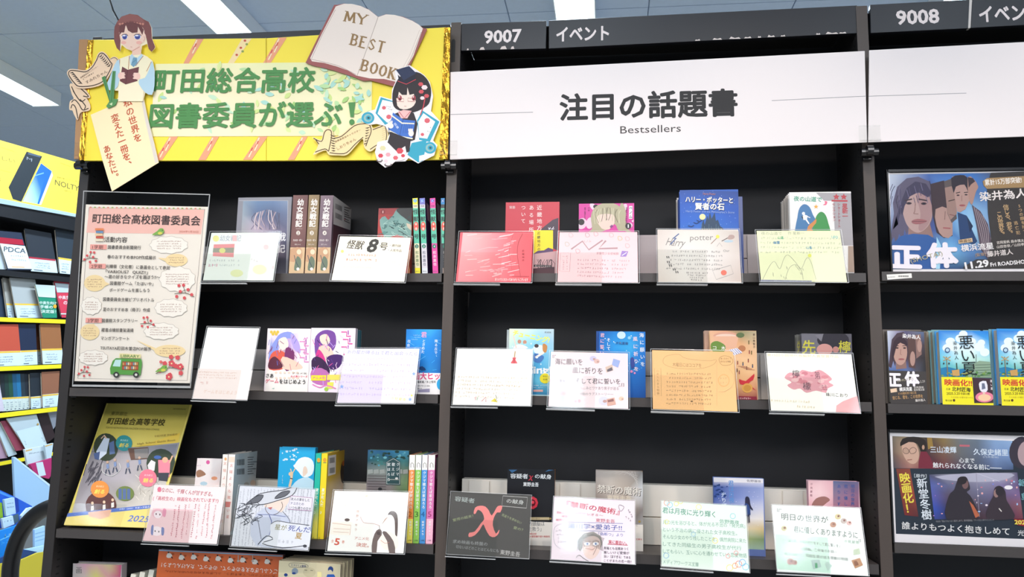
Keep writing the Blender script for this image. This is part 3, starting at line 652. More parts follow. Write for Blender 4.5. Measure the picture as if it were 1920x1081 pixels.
q.poly([(708, 270), (728, 268), (744, 284), (760, 274), (760, 298), (742, 302), (730, 311), (712, 302), (706, 286)], 'f4e4e4', sm=2)
for x, y, r, c_ in ((718, 278, 6, 'd8d0a0'), (714, 292, 5, RED), (728, 290, 5, 'e8a0a8'), (750, 283, 7, RED), (742, 296, 5, 'd8606a'), (756, 292, 4, RED), (724, 302, 4, 'f0c8cc')): q.ell(x, y, r, r*.85, c_, 6)
q.ell(712, 301, 6, 3, '5a4a4c'); q.ell(728, 309, 7, 3.4, '5a4a4c'); q.ell(712, 300, 4, 2, WH); q.ell(728, 308, 5, 2.2, WH)
q.done(fg, 'printed_design')
# cord from the ceiling and little hook disc
t = root('hanging_cord', 'thin black cord hanging from the ceiling behind the paper girl', 'cord', P(222, 36, .02))
a = P(223, 40, .02); b = P(206, 0, .02); top = np.array([b[0]+.08, b[1], CEIL])
G().tube([a+np.array([.004, 0, -.02]), a, a+(b-a)*.5+np.array([-.003, 0, 0]), b, top], .0022, 8).done('cord', M_BLACKP, t, smooth=True)
# ------------------------------------------------------------------ builders for hand written cards and books
def card(c4, label, col, art, tilt=.33, Yb=-.02, bend=0, holder=(.52, .45), inset=.022, yaw=0., gloss=True, hold_col=None):
    S = rectfit(c4, -.05, tilt, yaw)
    for _ in range(2): S = rectfit(c4, min(-.012, -.010-S.h*S.V[1]), tilt, yaw)
    w, h = S.w, S.h
    t = root('pop_card', label, 'card', S.W(w/2, 0), 'hand written cards on the shelf edges'); i = inset*w
    a = Surf(S.O, S.U, S.V, w, h, n0=.0002)
    g = G(); S.slab(g, i, w-i, i, h-i, -.0006, 0.); g.done('paper_sheet', mat('card_'+col, col, .6), t)
    if art: art(a); a.done(t, 'printed_design')
    top = a.n+.0006
    g = G(); S.slab(g, 0, w, 0, h, top, top+.0003); bevel(g.done('clear_sleeve', M_FILM, t), .0002, 1)
    e = .0008; g = G()
    for q in ((0, w, 0, e*1.6), (0, w, h-e, h), (0, e, e, h-e), (w-e, w, e, h-e)): S.slab(g, *q, top-.0004, top+.0006)
    g.done('sleeve_edge', M_EDGE, t)
    if holder:
        u, v = holder; hp = root_child('card_holder', t); g = G()
        S.slab(g, -.001, w*u, -.004, h*v, top+.0012, top+.0022); bevel(g.done('clear_plate', M_CLEAR, hp), .0004, 1)
        g = G(); S.slab(g, -.001, w*u, -.005, -.003, -.002, top+.0022)
        g.done('folded_edge', M_EDGE, hp)
    return t, S
def root_child(name, parent):
    o = bpy.data.objects.new(name, None); o.empty_display_size = .01; link(o, parent); return o

def bookbox(t, O, U, V, w, h, d, spine, colf, colb=None, cols=None, pagecol=None):
    """book with real covers and page block; spine is 'front' (faces us), 'right' or 'left'. O = bottom left of the face towards us"""
    U, V = np.asarray(U, float), np.asarray(V, float); D = -np.cross(U, V); O = np.asarray(O, float)
    def bx(g, a0, a1, b0, b1, c0, c1):
        return g.hexa([O+U*a+V*b+D*c for b in (b0, b1) for a, c in ((a0, c0), (a1, c0), (a1, c1), (a0, c1))])
    k = .0007; mf = mat('cover_'+colf, colf, .32, coat=.2); mb = mat('cover_'+(colb or colf), colb or colf, .32, coat=.2); ms = mat('cover_'+(cols or colf), cols or colf, .32, coat=.2)
    pm = M_PAGE if not pagecol else mat('pages_'+pagecol, pagecol, .8, bump=.3, bscale=900)
    if spine == 'front':
        bx(G(), 0, w, 0, h, 0, k).done('spine', ms, t)
        bx(G(), 0, k, 0, h, k, d).done('cover', mf, t); bx(G(), w-k, w, 0, h, k, d).done('cover', mb, t)
        bx(G(), k, w-k, .0025, h-.0025, k, d-.003).done('page_block', pm, t)
    else:
        bx(G(), 0, w, 0, h, 0, k).done('cover', mf, t); bx(G(), 0, w, 0, h, d-k, d).done('cover', mb, t)
        if spine == 'right': bx(G(), w-k, w, 0, h, k, d-k).done('spine', ms, t); bx(G(), .003, w-k, .0025, h-.0025, k, d-k).done('page_block', pm, t)
        else: bx(G(), 0, k, 0, h, k, d-k).done('spine', ms, t); bx(G(), k, w-.003, .0025, h-.0025, k, d-k).done('page_block', pm, t)
def facebook(label, x0, x1, yt, Y, th, zs, colf, art=None, name='book', cat='book', group=None, cols=None, colb=None, lean=0., spine='right', pagecol=None, wh=None, band=None):
    """book standing with its front cover towards us; left/right photo edges at the top, top row, face depth Y"""
    a, b = P(x0, yt, Y), P(x1, yt, Y); w = b[0]-a[0]; h = a[2]-zs
    V = np.array([0, math.sin(lean), math.cos(lean)]); O = np.array([a[0], Y-math.sin(lean)*h, zs+.0003+math.sin(lean)*th])
    t = root(name, label, cat, O+np.array([w/2, th/2, 0]), group)
    bookbox(t, O, (1, 0, 0), V, w, h, th, spine, colf, colb, cols, pagecol)
    s = Surf(O, (1, 0, 0), V, w, h, n0=.0001)
    if art: art(s); s.done(t, 'printed_cover', M_INKG)
    if band:
        v1, bc, fn = band; n0 = s.n+.0001; g = G(); s.slab(g, -.0002, w+.0002, 0, h*v1, n0, n0+.0003); o = g.done('paper_band', mat('band_'+bc, bc, .4), t)
        s2 = Surf(O, (1, 0, 0), V, w, h, n0=n0+.0003)
        if fn: fn(s2); s2.done(o, 'band_lettering', M_INKG)
    return t, s
def spinebook(label, xl, xr, yt, Y, d, zs, cols, art=None, sideart=None, dx=0., colf=None, colb=None, group=None, name='book', h=None, pagecol=None):
    """book standing with its spine towards us; dx = sideways lean of the top in metres"""
    a, b = P(xl, yt, Y), P(xr, yt, Y); w = b[0]-a[0]; hh = (a[2]-zs) if h is None else h
    V = np.array([dx, 0, math.sqrt(hh*hh-dx*dx)])/hh; U = np.array([V[2], 0, -V[0]]); O = np.array([a[0]-dx, Y, zs+.0003+max(0, w*V[0])])
    t = root(name, label, 'book', O+U*w/2+np.array([0, d/2, 0]), group)
    bookbox(t, O, U, V, w, hh, d, 'front', colf or cols, colb or cols, cols, pagecol)
    s = Surf(O, U, V, w, hh, n0=.0001)
    if art: art(s); s.done(t, 'spine_lettering', M_INKG)
    if sideart:
        q = Surf(O+U*w, (0, 1, 0), V, d, hh, n0=.0001); sideart(q); q.done(t, 'back_cover_print', M_INKG)
    return t, s
def stackcopy(t, off, label, drop=('printed_cover', 'band_lettering')):
    """a further copy of a book standing behind it (art hidden behind the first one is not repeated)"""
    r = t.copy(); C.objects.link(r); r.location = t.location+Vector(off); r['label'] = label
    for ch in list(t.children):
        c = ch.copy(); C.objects.link(c); c.parent = r
        for gch in list(ch.children):
            d = gch.copy(); C.objects.link(d); d.parent = c
    return r
def barcode(q, x0, y0, x1, y1, n=14):
    for k in range(n):
        a = x0+(x1-x0)*k/n; wd = (x1-x0)/n*(.35+.35*((k*7) % 3)/2); q.poly([(a, y0), (a+wd, y0), (a+wd, y1), (a, y1)], '222222')
def riser(label, x0, x1, yt, Y, zs, cuts, seam, col='e6dfd8'):
    """white folded display step: lower and upper long panels with a seam, standing on the shelf"""
    a, b = P(x0, yt, Y), P(x1, yt, Y); H = a[2]-zs; t = root('display_riser', label, 'display riser', ((a[0]+b[0])/2, Y+.02, zs))
    m = mat('riser_'+col, col, .6)  # white board
    z1 = zs+H*seam
    bevel(G().box(a[0], b[0], Y, Y+.035, zs+.0005, z1-.001).done('lower_panel', m, t), .001)
    bevel(G().box(a[0], b[0], Y+.002, Y+.035, z1+.001, zs+H).done('upper_panel', m, t), .001)
    for c in cuts:
        X = P(c, yt, Y)[0]; X2 = P(c+38, yt, Y)[0]
        bevel(G().box(X, X2, Y-.004, Y-.0005, zs+.001, zs+H-.003).done('panel_sleeve', m, t), .0008)
    return t
Z = SH
GR_CARD = None
# ================================================================== LEFT BOOKCASE
z1, z2, z3, z4 = SH[0]
# --- laminated A3 sheet
S = rectfit([(159, 358), (396, 364.5), (359.5, 727), (138, 724)], .0-.006, 0., 0., tw=.06, yw=.01)
t = root('laminated_notice', 'large laminated pink and white library committee notice with green bus', 'notice', S.W(S.w/2, 0))
S0 = Surf(S.O, S.U, S.V, S.w, S.h)
A = lambda x, y: S0.at(x, y)
pts = [(161, 383), (390.5, 387.5), (356, 718), (139.5, 714)]; p3 = [S0.W(*A(*p), .0) for p in pts]; pb = [p-S0.N*.0008 for p in p3]
G().hexa([p3[3], p3[2], p3[1], p3[0], pb[3], pb[2], pb[1], pb[0]]).done('paper_sheet', mat('notice_paper', 'efe4d8', .6), t)
s = Surf(S.O, S.U, S.V, S.w, S.h, n0=.0002)
s.line([(167, 389), (384, 392), (351, 713), (146, 709)], .8, '7d6a66', closed=True)
s.poly([(167.5, 390), (383.5, 393), (377, 439), (162, 436)], 'f2bcb0')
for k in range(26):
    x = 170+k*8.2; s.ell(x, 388.5+k*.1, 2.2, 1.5, ('e08878', '9fb060')[k % 2], 6)
s.text('町田総合高校図書委員会', 174, 409, 376, 414, 18.5, '4a3a38', .014)
s.text('2024年1月30日', 336, 433.5, 372, 434.5, 4.6, 'c07868')
s.text('活動内容', 196, 448.5, 239, 449.5, 10.5, '4a4340', .008)
def cloud(x, y, rx, ry, n=11, fill=None, ln='b4a8a0', lines=3, tcol='a07060'):
    if fill: s.ell(x, y, rx, ry, fill, 24)
    else:
        pts = [(x+rx*(1+.09*(k % 2))*math.cos(2*math.pi*k/(2*n)), y+ry*(1+.13*(k % 2))*math.sin(2*math.pi*k/(2*n))) for k in range(2*n)]
        s.poly(pts, 'f5ece2', sm=2); s.line(pts, .6, ln, sm=2, closed=True)
    for k in range(lines): s.scrib(x-rx*.68, y+(k-(lines-1)/2)*4.4, x+rx*.68, y+(k-(lines-1)/2)*4.4, 2.4, tcol, .5)
cloud(317, 459, 34, 15, lines=4); cloud(331, 487.5, 21, 12, fill='f2d7a4', lines=3); cloud(333, 523, 32, 22, lines=5)
cloud(178, 530.5, 20, 15.5, fill='f2d7a4', lines=4); cloud(172, 573, 18, 15.5, lines=4); cloud(321, 577, 29, 15.5, lines=4)
cloud(169, 622, 18, 15, fill='f2d7a4', lines=4); cloud(303, 620.5, 31, 14.5, lines=4); cloud(319, 657.5, 29, 11.5, fill='f2d7a4', lines=3); cloud(175.5, 670, 26, 13, lines=4)
s.poly([(256, 637), (292, 652), (292, 658)], 'f2d7a4'); s.poly([(206, 532), (196, 527), (196, 537)], 'f2d7a4'); s.poly([(297, 483), (311, 484), (311, 490)], 'f2d7a4'); s.poly([(178, 606), (170, 609), (176, 612)], 'f2d7a4')
for x, y, tt in ((174, 463, '1学期'), (172, 499, '2学期'), (165.5, 600.5, '3学期')):
    s.poly([(x-4, y-5), (x+27, y-4.6), (x+26.5, y+4.4), (x-4.5, y+4)], 'f0a69c'); s.text(tt, x, y, x+20, y+.3, 7.5, '5c3a36', .01)
for tt, x0, y0, x1, y1 in (('図書委員会新聞発行', 203, 463, 265, 464), ('春のおすすめ本POP作成展示', 202, 481, 293, 483), ('光輝祭（文化祭）に委員会として参加', 199, 499, 319, 502), ('「VARIOUS？ QUIZ!!」', 199, 508.5, 278, 510.5),
    ('～君の好きなクイズを選ぼう!!～', 197, 518.5, 301, 519.5), ('図書館ゲーム「たほいや」', 207, 530.5, 288, 532), ('ボードゲームを楽しもう', 206, 543.5, 281, 544), ('図書委員会主催ビブリオバトル', 194, 560.5, 290, 562), ('夏のおすすめ本（冊子）作成', 194, 579.5, 282, 581),
    ('図書館スタンプラリー', 192, 600.5, 259, 601), ('蔵書点検前書架清掃', 191, 618, 251, 619), ('マンガアンケート', 190, 633.5, 243, 634.5), ('TSUTAYA町田木曽店POP展示', 189, 651.5, 284, 654)): s.text(tt, x0, y0, x1, y1, 7.4, '4c4542', .007)
def sprig(x, y, r, flip=1):
    s.line([(x-flip*r*1.2, y+r*.5), (x-flip*r*.2, y+r*.05), (x+flip*r, y+r*.15)], 1.1, '5b5548', sm=3); s.line([(x-flip*r*.2, y), (x+flip*r*.1, y-r*.9)], .9, '5b5548')
    for a, b in ((-.9, .25), (-.5, -.3), (0, -.8), (.35, -.1), (.75, .45), (-.1, .6), (.5, -.75)): s.ell(x+flip*a*r, y+b*r, r*.2, r*.2, 'd9555a', 5)
sprig(171, 483, 13); sprig(345, 548, 17, -1); sprig(277, 605, 13, -1); sprig(160, 697, 12); sprig(322, 688, 24)
for x, y, r in ((323, 681, 6.5), (339, 687, 6.5), (318, 706, 6.5), (303, 678, 3)):
    for k in range(5): s.ell(x+r*.55*math.cos(k*1.257), y+r*.55*math.sin(k*1.257), r*.48, r*.45, 'd9535c', 8)
    s.ell(x, y, r*.25, r*.25, 'f6e0a8', 6)
for x, y, r in ((299, 435, 9), (305, 691, 9)):
    s.poly([(x-r*1.4, y+r*.6), (x-r*.3, y-r*.2), (x+r*.2, y-r*.7), (x+r*.9, y-r*.7), (x+r*1.1, y), (x+r*.4, y+r*.6), (x-r*.4, y+r*.6)], '7fae52', sm=3); s.ell(x+r*.3, y+r*.25, r*.5, r*.3, 'd8cf5c', 8); s.ell(x+r*.8, y-r*.35, 1, 1, '333333', 6)
for k, c_ in enumerate(('e28a5c', '6f93b8', 'efc9a0', 'c85848', 'ede0c8')): s.poly([(180+(k % 2)*1.5, 428+k*5), (196-(k % 3), 428+k*5), (196-(k % 3), 432+k*5), (180+(k % 2)*1.5, 432+k*5)], c_)
s.poly([(226, 662), (266, 664), (265, 671.5), (225, 670)], 'e6d9a0'); s.text('LIBRARY', 228, 666.5, 263, 667.8, 5.2, '4e7d3c', .02)
s.poly([(213, 676), (219, 671), (267, 673), (268, 681), (265, 703), (209, 701), (208, 690)], '5a9c48', sm=0); s.poly([(218, 674), (229, 674), (227, 687), (213, 686)], 'bfe0e0')
s.poly([(231, 677), (262, 678), (261, 694), (230, 693)], '8b5434')
for r_ in range(2):
    for k in range(9): s.poly([(232+k*3.2, 679+r_*7.5), (234.2+k*3.2, 679+r_*7.5), (234.2+k*3.2, 684+r_*7.5), (232+k*3.2, 684+r_*7.5)], ('d9a05c', 'cf5d4c', '6f9fb0', 'e6dcc0')[(k+r_) % 4])
for x in (220, 257): s.ell(x, 702, 5.6, 5.6, '3a3a38'); s.ell(x, 702, 2.5, 2.5, 'd8d8d0', 10)
s.done(t, 'printed_design')
def quadsheet(S, px, n0, n1, name, m, par):
    q = [S.at(*p) for p in px]; return G().hexa([S.W(*p, n) for n in (n0, n1) for p in (q[3], q[2], q[1], q[0])]).done(name, m, par)
n_ = s.n; cs = [(159, 358), (396, 364.5), (359.5, 727), (138, 724)]
quadsheet(S, cs, n_+.0006, n_+.001, 'clear_sleeve', M_FILM, t)
for k in range(4):
    a_, b_ = np.array(cs[k], float), np.array(cs[(k+1) % 4], float); c_ = np.array([277-15*(k > 0), 545.]); wd = (1.6, 2.2, 3.6, 1.8)[k]
    i_ = lambda p: p+(c_-p)*wd/np.linalg.norm(c_-p)*1.3
    quadsheet(S, [tuple(a_), tuple(b_), tuple(i_(b_)), tuple(i_(a_))], n_+.0002, n_+.0013, 'sleeve_edge', M_EDGE, t)

# --- school pamphlet, leaning far back
S = rectfit([(203, 755.5), (356, 758.5), (296, 990), (117.5, 984)], .012, .4, 0., tw=.01)
t = root('pamphlet', 'yellow and photo covered school pamphlet leaning back at lower left', 'pamphlet', S.W(S.w/2, 0))
g = G(); S.slab(g, 0, S.w, 0, S.h, -.003, 0); g.done('cover_sheet', mat('pamphlet_paper', 'e3d26a', .35, coat=.2), t)
s = Surf(S.O, S.U, S.V, S.w, S.h)
s.grid([(203, 755.5), (356, 758.5), (336, 830), (170, 843)], [['bdb355', 'c2b85a', 'c0b658'], ['c9bb58', 'd0c05c', 'cdbd58'], ['e0c85a', 'e8cf5e', 'e6cc58']])  # yellow dims towards the top: shade put into the print colours
s.poly([(252, 838), (338, 811), (333, 830), (237, 838)], 'ecc94a')
s.poly([(178, 828), (220, 836), (258, 838), (337, 829), (321, 885), (280, 948), (133, 968), (150, 905)], '9d9799')
s.grid([(172, 845), (333, 832), (300, 945), (135, 962)], [['6f7076', '8f8a8c', 'a49d9c', '8c8a90', '7a7c88'], ['8a878c', 'a39ea2', 'b5adb0', 'b2a9ac', '9a95a0'], ['8f8a90', 'aaa3a8', 'b8b0b4', 'aea6a2', 'c0b8b0'], ['a09a9e', 'b0a8aa', 'a49c94', 'c8c0b4', 'cfc8bc'], ['b8b0b0', 'c0b8b8', 'c8c0b4', 'd4ccc0', 'd8d0c4']])
for k in range(60):
    x, y = rl.uniform(258, 300), rl.uniform(880, 940); s.line([(x, y), (x+rl.uniform(-9, 9), y-rl.uniform(2, 12))], .8, rl.choice(('e6ded2', '8f887c', 'b8ae9e')))
for k in range(26):
    x, y = rl.uniform(156, 185), rl.uniform(880, 925); s.line([(x, y), (x+rl.uniform(4, 16), y-rl.uniform(6, 26))], 1.6, '55525a')
s.ell(199, 838, 23, 26, '39422f'); s.poly([(181, 846), (196, 820), (206, 822), (200, 850), (186, 862)], 'c9d3e0'); s.poly([(205, 830), (214, 826), (216, 850), (206, 852)], '5b7098'); s.poly([(176, 850), (188, 846), (186, 862), (178, 860)], '4a5c86'); s.line([(190, 822), (196, 816), (200, 822)], 2.4, 'd8b39c')
s.ell(233, 830.5, 15.5, 15, '2f8f90', rot=.1); s.text('東京都立', 226, 825, 241, 825.6, 3.6, 'bfe0d0'); s.text('創る', 224, 834, 242, 834.6, 8, 'e6d24c', .02)
s.ell(302, 868, 27, 27, '34402c'); s.poly([(277, 872), (284, 862), (292, 866), (290, 882), (280, 884)], 'e6e2e0'); s.poly([(297, 862), (320, 862), (318, 894), (298, 894)], 'e88898'); s.ell(310, 862, 5.5, 5.5, 'e0b090'); s.line([(318, 868), (324, 854)], 3, 'e0b090'); s.poly([(296, 886), (318, 886), (314, 902), (298, 900)], '3a3a44'); s.ell(296, 857, 7, 3.4, '3f62a8')
s.poly([(240, 840), (278, 838), (276, 860), (246, 862)], '6a4a3a'); s.poly([(252, 842), (279, 840), (278, 858), (254, 860)], '8a8480')
for x, y in ((202, 870), (216, 866), (240, 868), (262, 862)): s.ell(x, y-4, 2.6, 2.6, 'c9a890', 8); s.line([(x, y), (x+1, y+8)], 4.5, '7f92b8'); s.line([(x-2, y+10), (x-4, y+20)], 2, '3c4458'); s.line([(x+2, y+10), (x+5, y+19)], 2, '3c4458')
s.line([(194, 868), (193, 884), (210, 892), (226, 880), (224, 868)], 1, 'd5d5d0', sm=4)
s.ell(278, 896, 16.5, 16.5, 'e6798c', rot=.1); s.text('東京都立', 271, 890.5, 287, 891, 3.6, 'f6d0d4'); s.text('魅る', 269, 900, 288, 900.6, 8.5, 'f6d860', .02)
s.ell(235, 925, 17, 14, '70803c'); [s.poly([(x-3, 916), (x+3, 916), (x+3, 936), (x-3, 936)], '566b9a') for x in (226, 234, 242)]
s.ell(190, 948, 29, 28, '5c2f28'); s.ell(188, 917, 17, 16, 'f0923a', rot=.1); s.text('東京都立', 181, 911.5, 196, 912, 3.6, 'ffe0b8'); s.text('創る', 178, 921, 197, 921.6, 8.5, 'ffe45c', .02)
for x, y in ((174, 950), (196, 948), (212, 944)): s.ell(x, y-7, 2.6, 3, 'e8c6a4', 8); s.line([(x, y-2), (x, y+7)], 5, 'f0e6dc'); s.line([(x, y+8), (x-1, y+16)], 4, '3c2a2c')
s.poly([(126.5, 962), (285, 946), (281, 953), (124.5, 969)], '5472c0'); s.poly([(125.5, 969), (282, 953), (283, 989.5), (117.8, 983.7)], 'f0d87c')
s.poly([(166, 960), (210, 955), (206, 968), (188, 973), (168, 968)], 'e2a886'); s.text('令和7（2025）年度入学案内', 224, 954.6, 281, 950, 3.6, 'e6ecf8')
s.text('東京都立', 209, 775, 240, 776, 7.5, '8a8444', .004); s.text('町田総合高等学校', 202.5, 789, 310, 792, 13, '45401f', .012); s.text('TOKYO METROPOLITAN MACHIDA SOGO HIGH SCHOOL', 199, 801.5, 300, 805, 3.6, '8a8040')
s.text('TOKYO METROPOLITAN', 325, 766.5, 349, 767.5, 2.8, '5a5530'); s.text('令和7年度 学校案内', 290, 818, 333, 814, 4.2, '9a7a2c'); s.text('High School Guide Book', 258, 832, 330, 824.5, 3.6, '9a7a2c')
s.text('2025', 242, 971, 281, 973, 12, '5f78c4', .012, .2)
s.done(t, 'printed_design', M_INKG)
g = G(); S.slab(g, -.006, S.w*.62, .001, .05, .003, .0042); bevel(g.done('pamphlet_stand', M_CLEAR, t), .0004, 1)

# --- display risers
riser('low white display riser behind the grey manga on the top left shelf', 300, 828, 462, .14, z1, (), .5, 'b9b2ac')
riser('white display riser on the second shelf of the left bookcase', 300, 826, 652, .14, z2, (), .5, 'a59e9a')
riser('white display riser in lit cream tone on the third shelf of the left bookcase', 300, 822, 893, .142, z3, (), .5, 'f6ead8')

# --- top shelf books
def a(s):
    s.full('8f8f97')
    s.grid([(456, 376), (540, 376), (536, 512), (448, 512)], [['8ea0b0', '6f8aac', '6c84a8', '8596b0'], ['9aa6b0', '5d6c8e', '55607e', '6c7896'], ['a8a8ac', 'b9a8b8', '8c8298', '6a6a84'], ['7c7f8e', 'cfc4d0', '9c92a8', '585a70'], ['6c6a78', '72707e', '5c5a68', '4c4a58'], ['8a8a92', '7a7a84', '7a7a84', '6a6a74']])
    for k in range(16):
        x = 476+k*3.2; s.line([(x, 392+abs(k-8)), (x+rl.uniform(-8, 8), 412), (x+rl.uniform(-12, 12), 430)], 1.4, rl.choice(('b8a4a8', '7c7488', 'd8c8c8', '5b5a70')), sm=3)
    s.line([(448, 376), (540, 376), (537, 512)], 1, 'b8b8be'); s.vtext('戦記', 528, 444, 527, 466, 16, 'e8e8ea', .02)
facebook('grey manga volume with a painted blue grey cover behind the pale card', 447, 547.5, 370.5, .035, .02, z1, '8f8f97', a, group='manga volumes on the top left shelf')
def spn(num, c1, c2):
    def f(s, xs=None):
        x0, x1 = f.x; s.poly([(x0-1, 365), (x1+1, 365), (x1-6, 512), (x0-8, 512)], c1)
        s.grid([(x0-1, 365), (x1+1, 365), (x1-5, 462), (x0-6, 462)], [[c2, c1], [c1, c2], [c2, c1]])
        m = (x0+x1)/2; s.vtext('幼女戦記', m, 379, m-3.5, 419, 12.5, 'f0e6de', .03); s.text('サガ オブ ターニャ', m-9, 428.5, m+3, 428.5, 2.6, 'e0d4cc'); s.ell(m-4.5, 436.5, 3.8, 4.2, 'e6dcd0', 10)
        s.text(str(num), m-6.2, 436.5, m-3, 436.5, 5.5, c1, .02); s.text('カルロ・ゼン', m-14, 450, m+3, 450, 4.4, 'f0e6de', .02); s.text('篠月しのぶ', m-11, 458, m, 458, 3, 'e0d4cc')
        s.poly([(x0-6, 463.5), (x1-4.5, 463.5), (x1-6, 512), (x0-8.5, 512)], 'd3b48c'); s.poly([(x0-6, 468), (m, 464), (m+2, 485), (x0-6, 490)], 'c79c78', sm=3)
        s.poly([(m-9, 486), (m-5, 480), (m+1, 488), (m-1, 504), (m-12, 506)], '6c7a66', sm=3); s.ell(m-3, 472, 4.5, 5, 'e6d4b4', 10); s.line([(m-12, 478), (m-9, 490), (m-4, 500)], 1.2, '46505a'); s.ell(m-5, 504, 3, 3, 'ece6e0', 8)
    return f
f2 = spn(2, '6d4a48', '7a5450'); f2.x = (550, 577.5); spinebook('brown spined novel, volume 2, leftmost of the three matching thick novels', 550, 577.5, 366, .004, .12, z1, '6d4a48', f2, group='thick novels on the top left shelf')
f3 = spn(3, '8a7454', '9c8560'); f3.x = (579.5, 599); spinebook('tan spined novel, volume 3, between the brown and the mauve one', 579.5, 599, 365.5, .006, .12, z1, '8a7454', f3, group='thick novels on the top left shelf')
f4 = spn(4, '75626c', '85707a'); f4.x = (601.5, 625)
def side4(q):
    q.grid([(625, 366), (664, 388), (664, 436), (625, 425)], [['cfc8c4', 'b8b2ae'], ['c4bcb8', 'a8a2a0']]); q.grid([(625, 420), (664, 434), (664, 513), (620, 513)], [['4a3038', '3a2a34'], ['6a3a44', '2c2028'], ['4c2c34', '261c22']])
    for k in range(12):
        for y in (0, 17): q.line([(629+k*1.05, 381+y+k*.5), (629+k*1.05, 391+y+k*.5)], .5, '222222')
    for k in range(7): q.line([(645, 388+k*4.2), (645+rl.uniform(6, 13), 391+k*4.5)], .6, '55504e')
    q.ell(646, 411, 1, 1.2, 'c03030', 6)
spinebook('mauve spined novel, volume 4, with its barcoded back cover showing', 601.5, 625, 366.5, .006, .128, z1, '75626c', f4, side4, group='thick novels on the top left shelf')
def a(s):
    s.full('b8403c'); s.poly([(700, 388), (800, 388), (800, 402), (700, 402)], 'a8383a'); s.ell(718, 397, 4.4, 4.4, '8c2a2e'); s.text('1', 717, 397, 719, 397, 5, 'e0a8a0')
    s.poly([(712, 412), (722, 405), (728, 412), (738, 402), (744, 392), (758, 389), (776, 390), (776, 445), (745, 440), (726, 446), (716, 434)], '7fa8a0', sm=2)
    s.poly([(744, 391), (777, 389), (778, 420), (758, 408), (748, 400)], '3c3a38', sm=2)
    for k in range(34):
        x, y = rl.uniform(716, 772), rl.uniform(404, 444); s.line([(x, y), (x+rl.uniform(-10, 10), y+rl.uniform(-8, 8)), (x+rl.uniform(-10, 14), y+rl.uniform(-6, 12))], 1.2, rl.choice(('3f6f6c', 'a8ccc0', '2c4644', '5f948c')), sm=3)
    s.poly([(762, 418), (774, 424), (776, 434), (766, 428)], 'd8c8b0', sm=2); s.ell(721, 436, 4, 3, '5f948c', 8)
    s.poly([(764, 470), (790, 460), (790, 512), (764, 512)], 'c89070'); s.ell(773, 495, 6, 14, '7a3424')
facebook('red manga volume with a teal rugged creature, behind the cream card', 710, 773, 390.5, .058, .016, z1, 'b8403c', a, group='manga volumes on the top left shelf')
for i, (xa, xb, top, c1, c2, side, nm) in enumerate(((773.5, 783, 'e8e03c', 'e6ddb8', '5cc0a0', '2f3034', 'yellow topped'), (786.5, 796.5, '7a78c0', 'd8d2d8', '5cc0a0', '2c2a50', 'violet topped'), (806, 816, 'e0489c', 'e0489c', '5cc0a0', '46202c', 'pink'), (826.8, 833.8, '2f86c0', '3a3c40', '5cc0a0', '26282c', 'blue topped black'))):
    def f(s, xa=xa, xb=xb, top=top, c1=c1, c2=c2, i=i):
        s.full(c1); m = (xa+xb)/2; k = lambda y: m+(y-371)*.037
        for y0, y1, c_ in ((371, 383, top), (390, 456, c2), ):
            s.poly([(k(y0)-5.2, y0), (k(y0)+5.2, y0), (k(y1)+5.2, y1), (k(y1)-5.2, y1)], c_)
        s.ell(k(375), 376, 3.4, 3.4, ('3aa0d8', '5a88d8', '7a50c0', '1f6ab0')[i], 10); s.text('JC', k(376)-2.2, 376, k(376)+2.2, 376, 4, 'f4f4f4'); s.text('怪獣', k(386)-3.5, 386, k(386)+3.5, 386, 3, '444444')
        s.vtext('怪獣', k(397), 397, k(409), 410, 9.4, '2a3a38', .02); s.ell(k(423), 424, 4.6, 8.6, 'e8584c'); s.ell(k(420), 420, 1.7, 2.4, 'f3c8b8', 8); s.ell(k(428), 428.5, 1.9, 2.8, 'f3c8b8', 8); s.vtext('号', k(442), 443, k(442.1), 443.5, 9.4, '2a3a38', .02)
        s.ell(k(461), 461.5, 3.6, 3.8, '2f7a64', 10); s.text(str(i+2), k(461)-1.2, 461.5, k(461)+1.2, 461.5, 4, 'e8f0e8')
        s.vtext('松本直也', k(474), 473, k(494), 495, 6, ('8a9a70', '8c8c98', 'f6d0dc', 'c8c4bc')[i], .02)
        s.poly([(k(500)-5.2, 502), (k(500)+5.2, 502), (k(513)+5.2, 514), (k(513)-5.2, 514)], ('f0e22c', 'd8dce0', 'e0489c', '8c7a70')[i]); s.text('集英社', k(508)-3.6, 508.5, k(508)+3.6, 508.5, 3, '555555')
    def sd(q, xb=xb, side=side):
        q.full(side); q.poly([(xb+3, 380), (xb+11, 388), (xb+12, 420), (xb+5, 412)], '9c98a0')
    spinebook('slim manga volume with a %s spine' % nm, xa, xb, 371.5, .004, .112, z1, c1, f, sd, dx=-.0125 if i < 3 else -.003, colb=side, group='slim manga volumes in a row by the middle post')

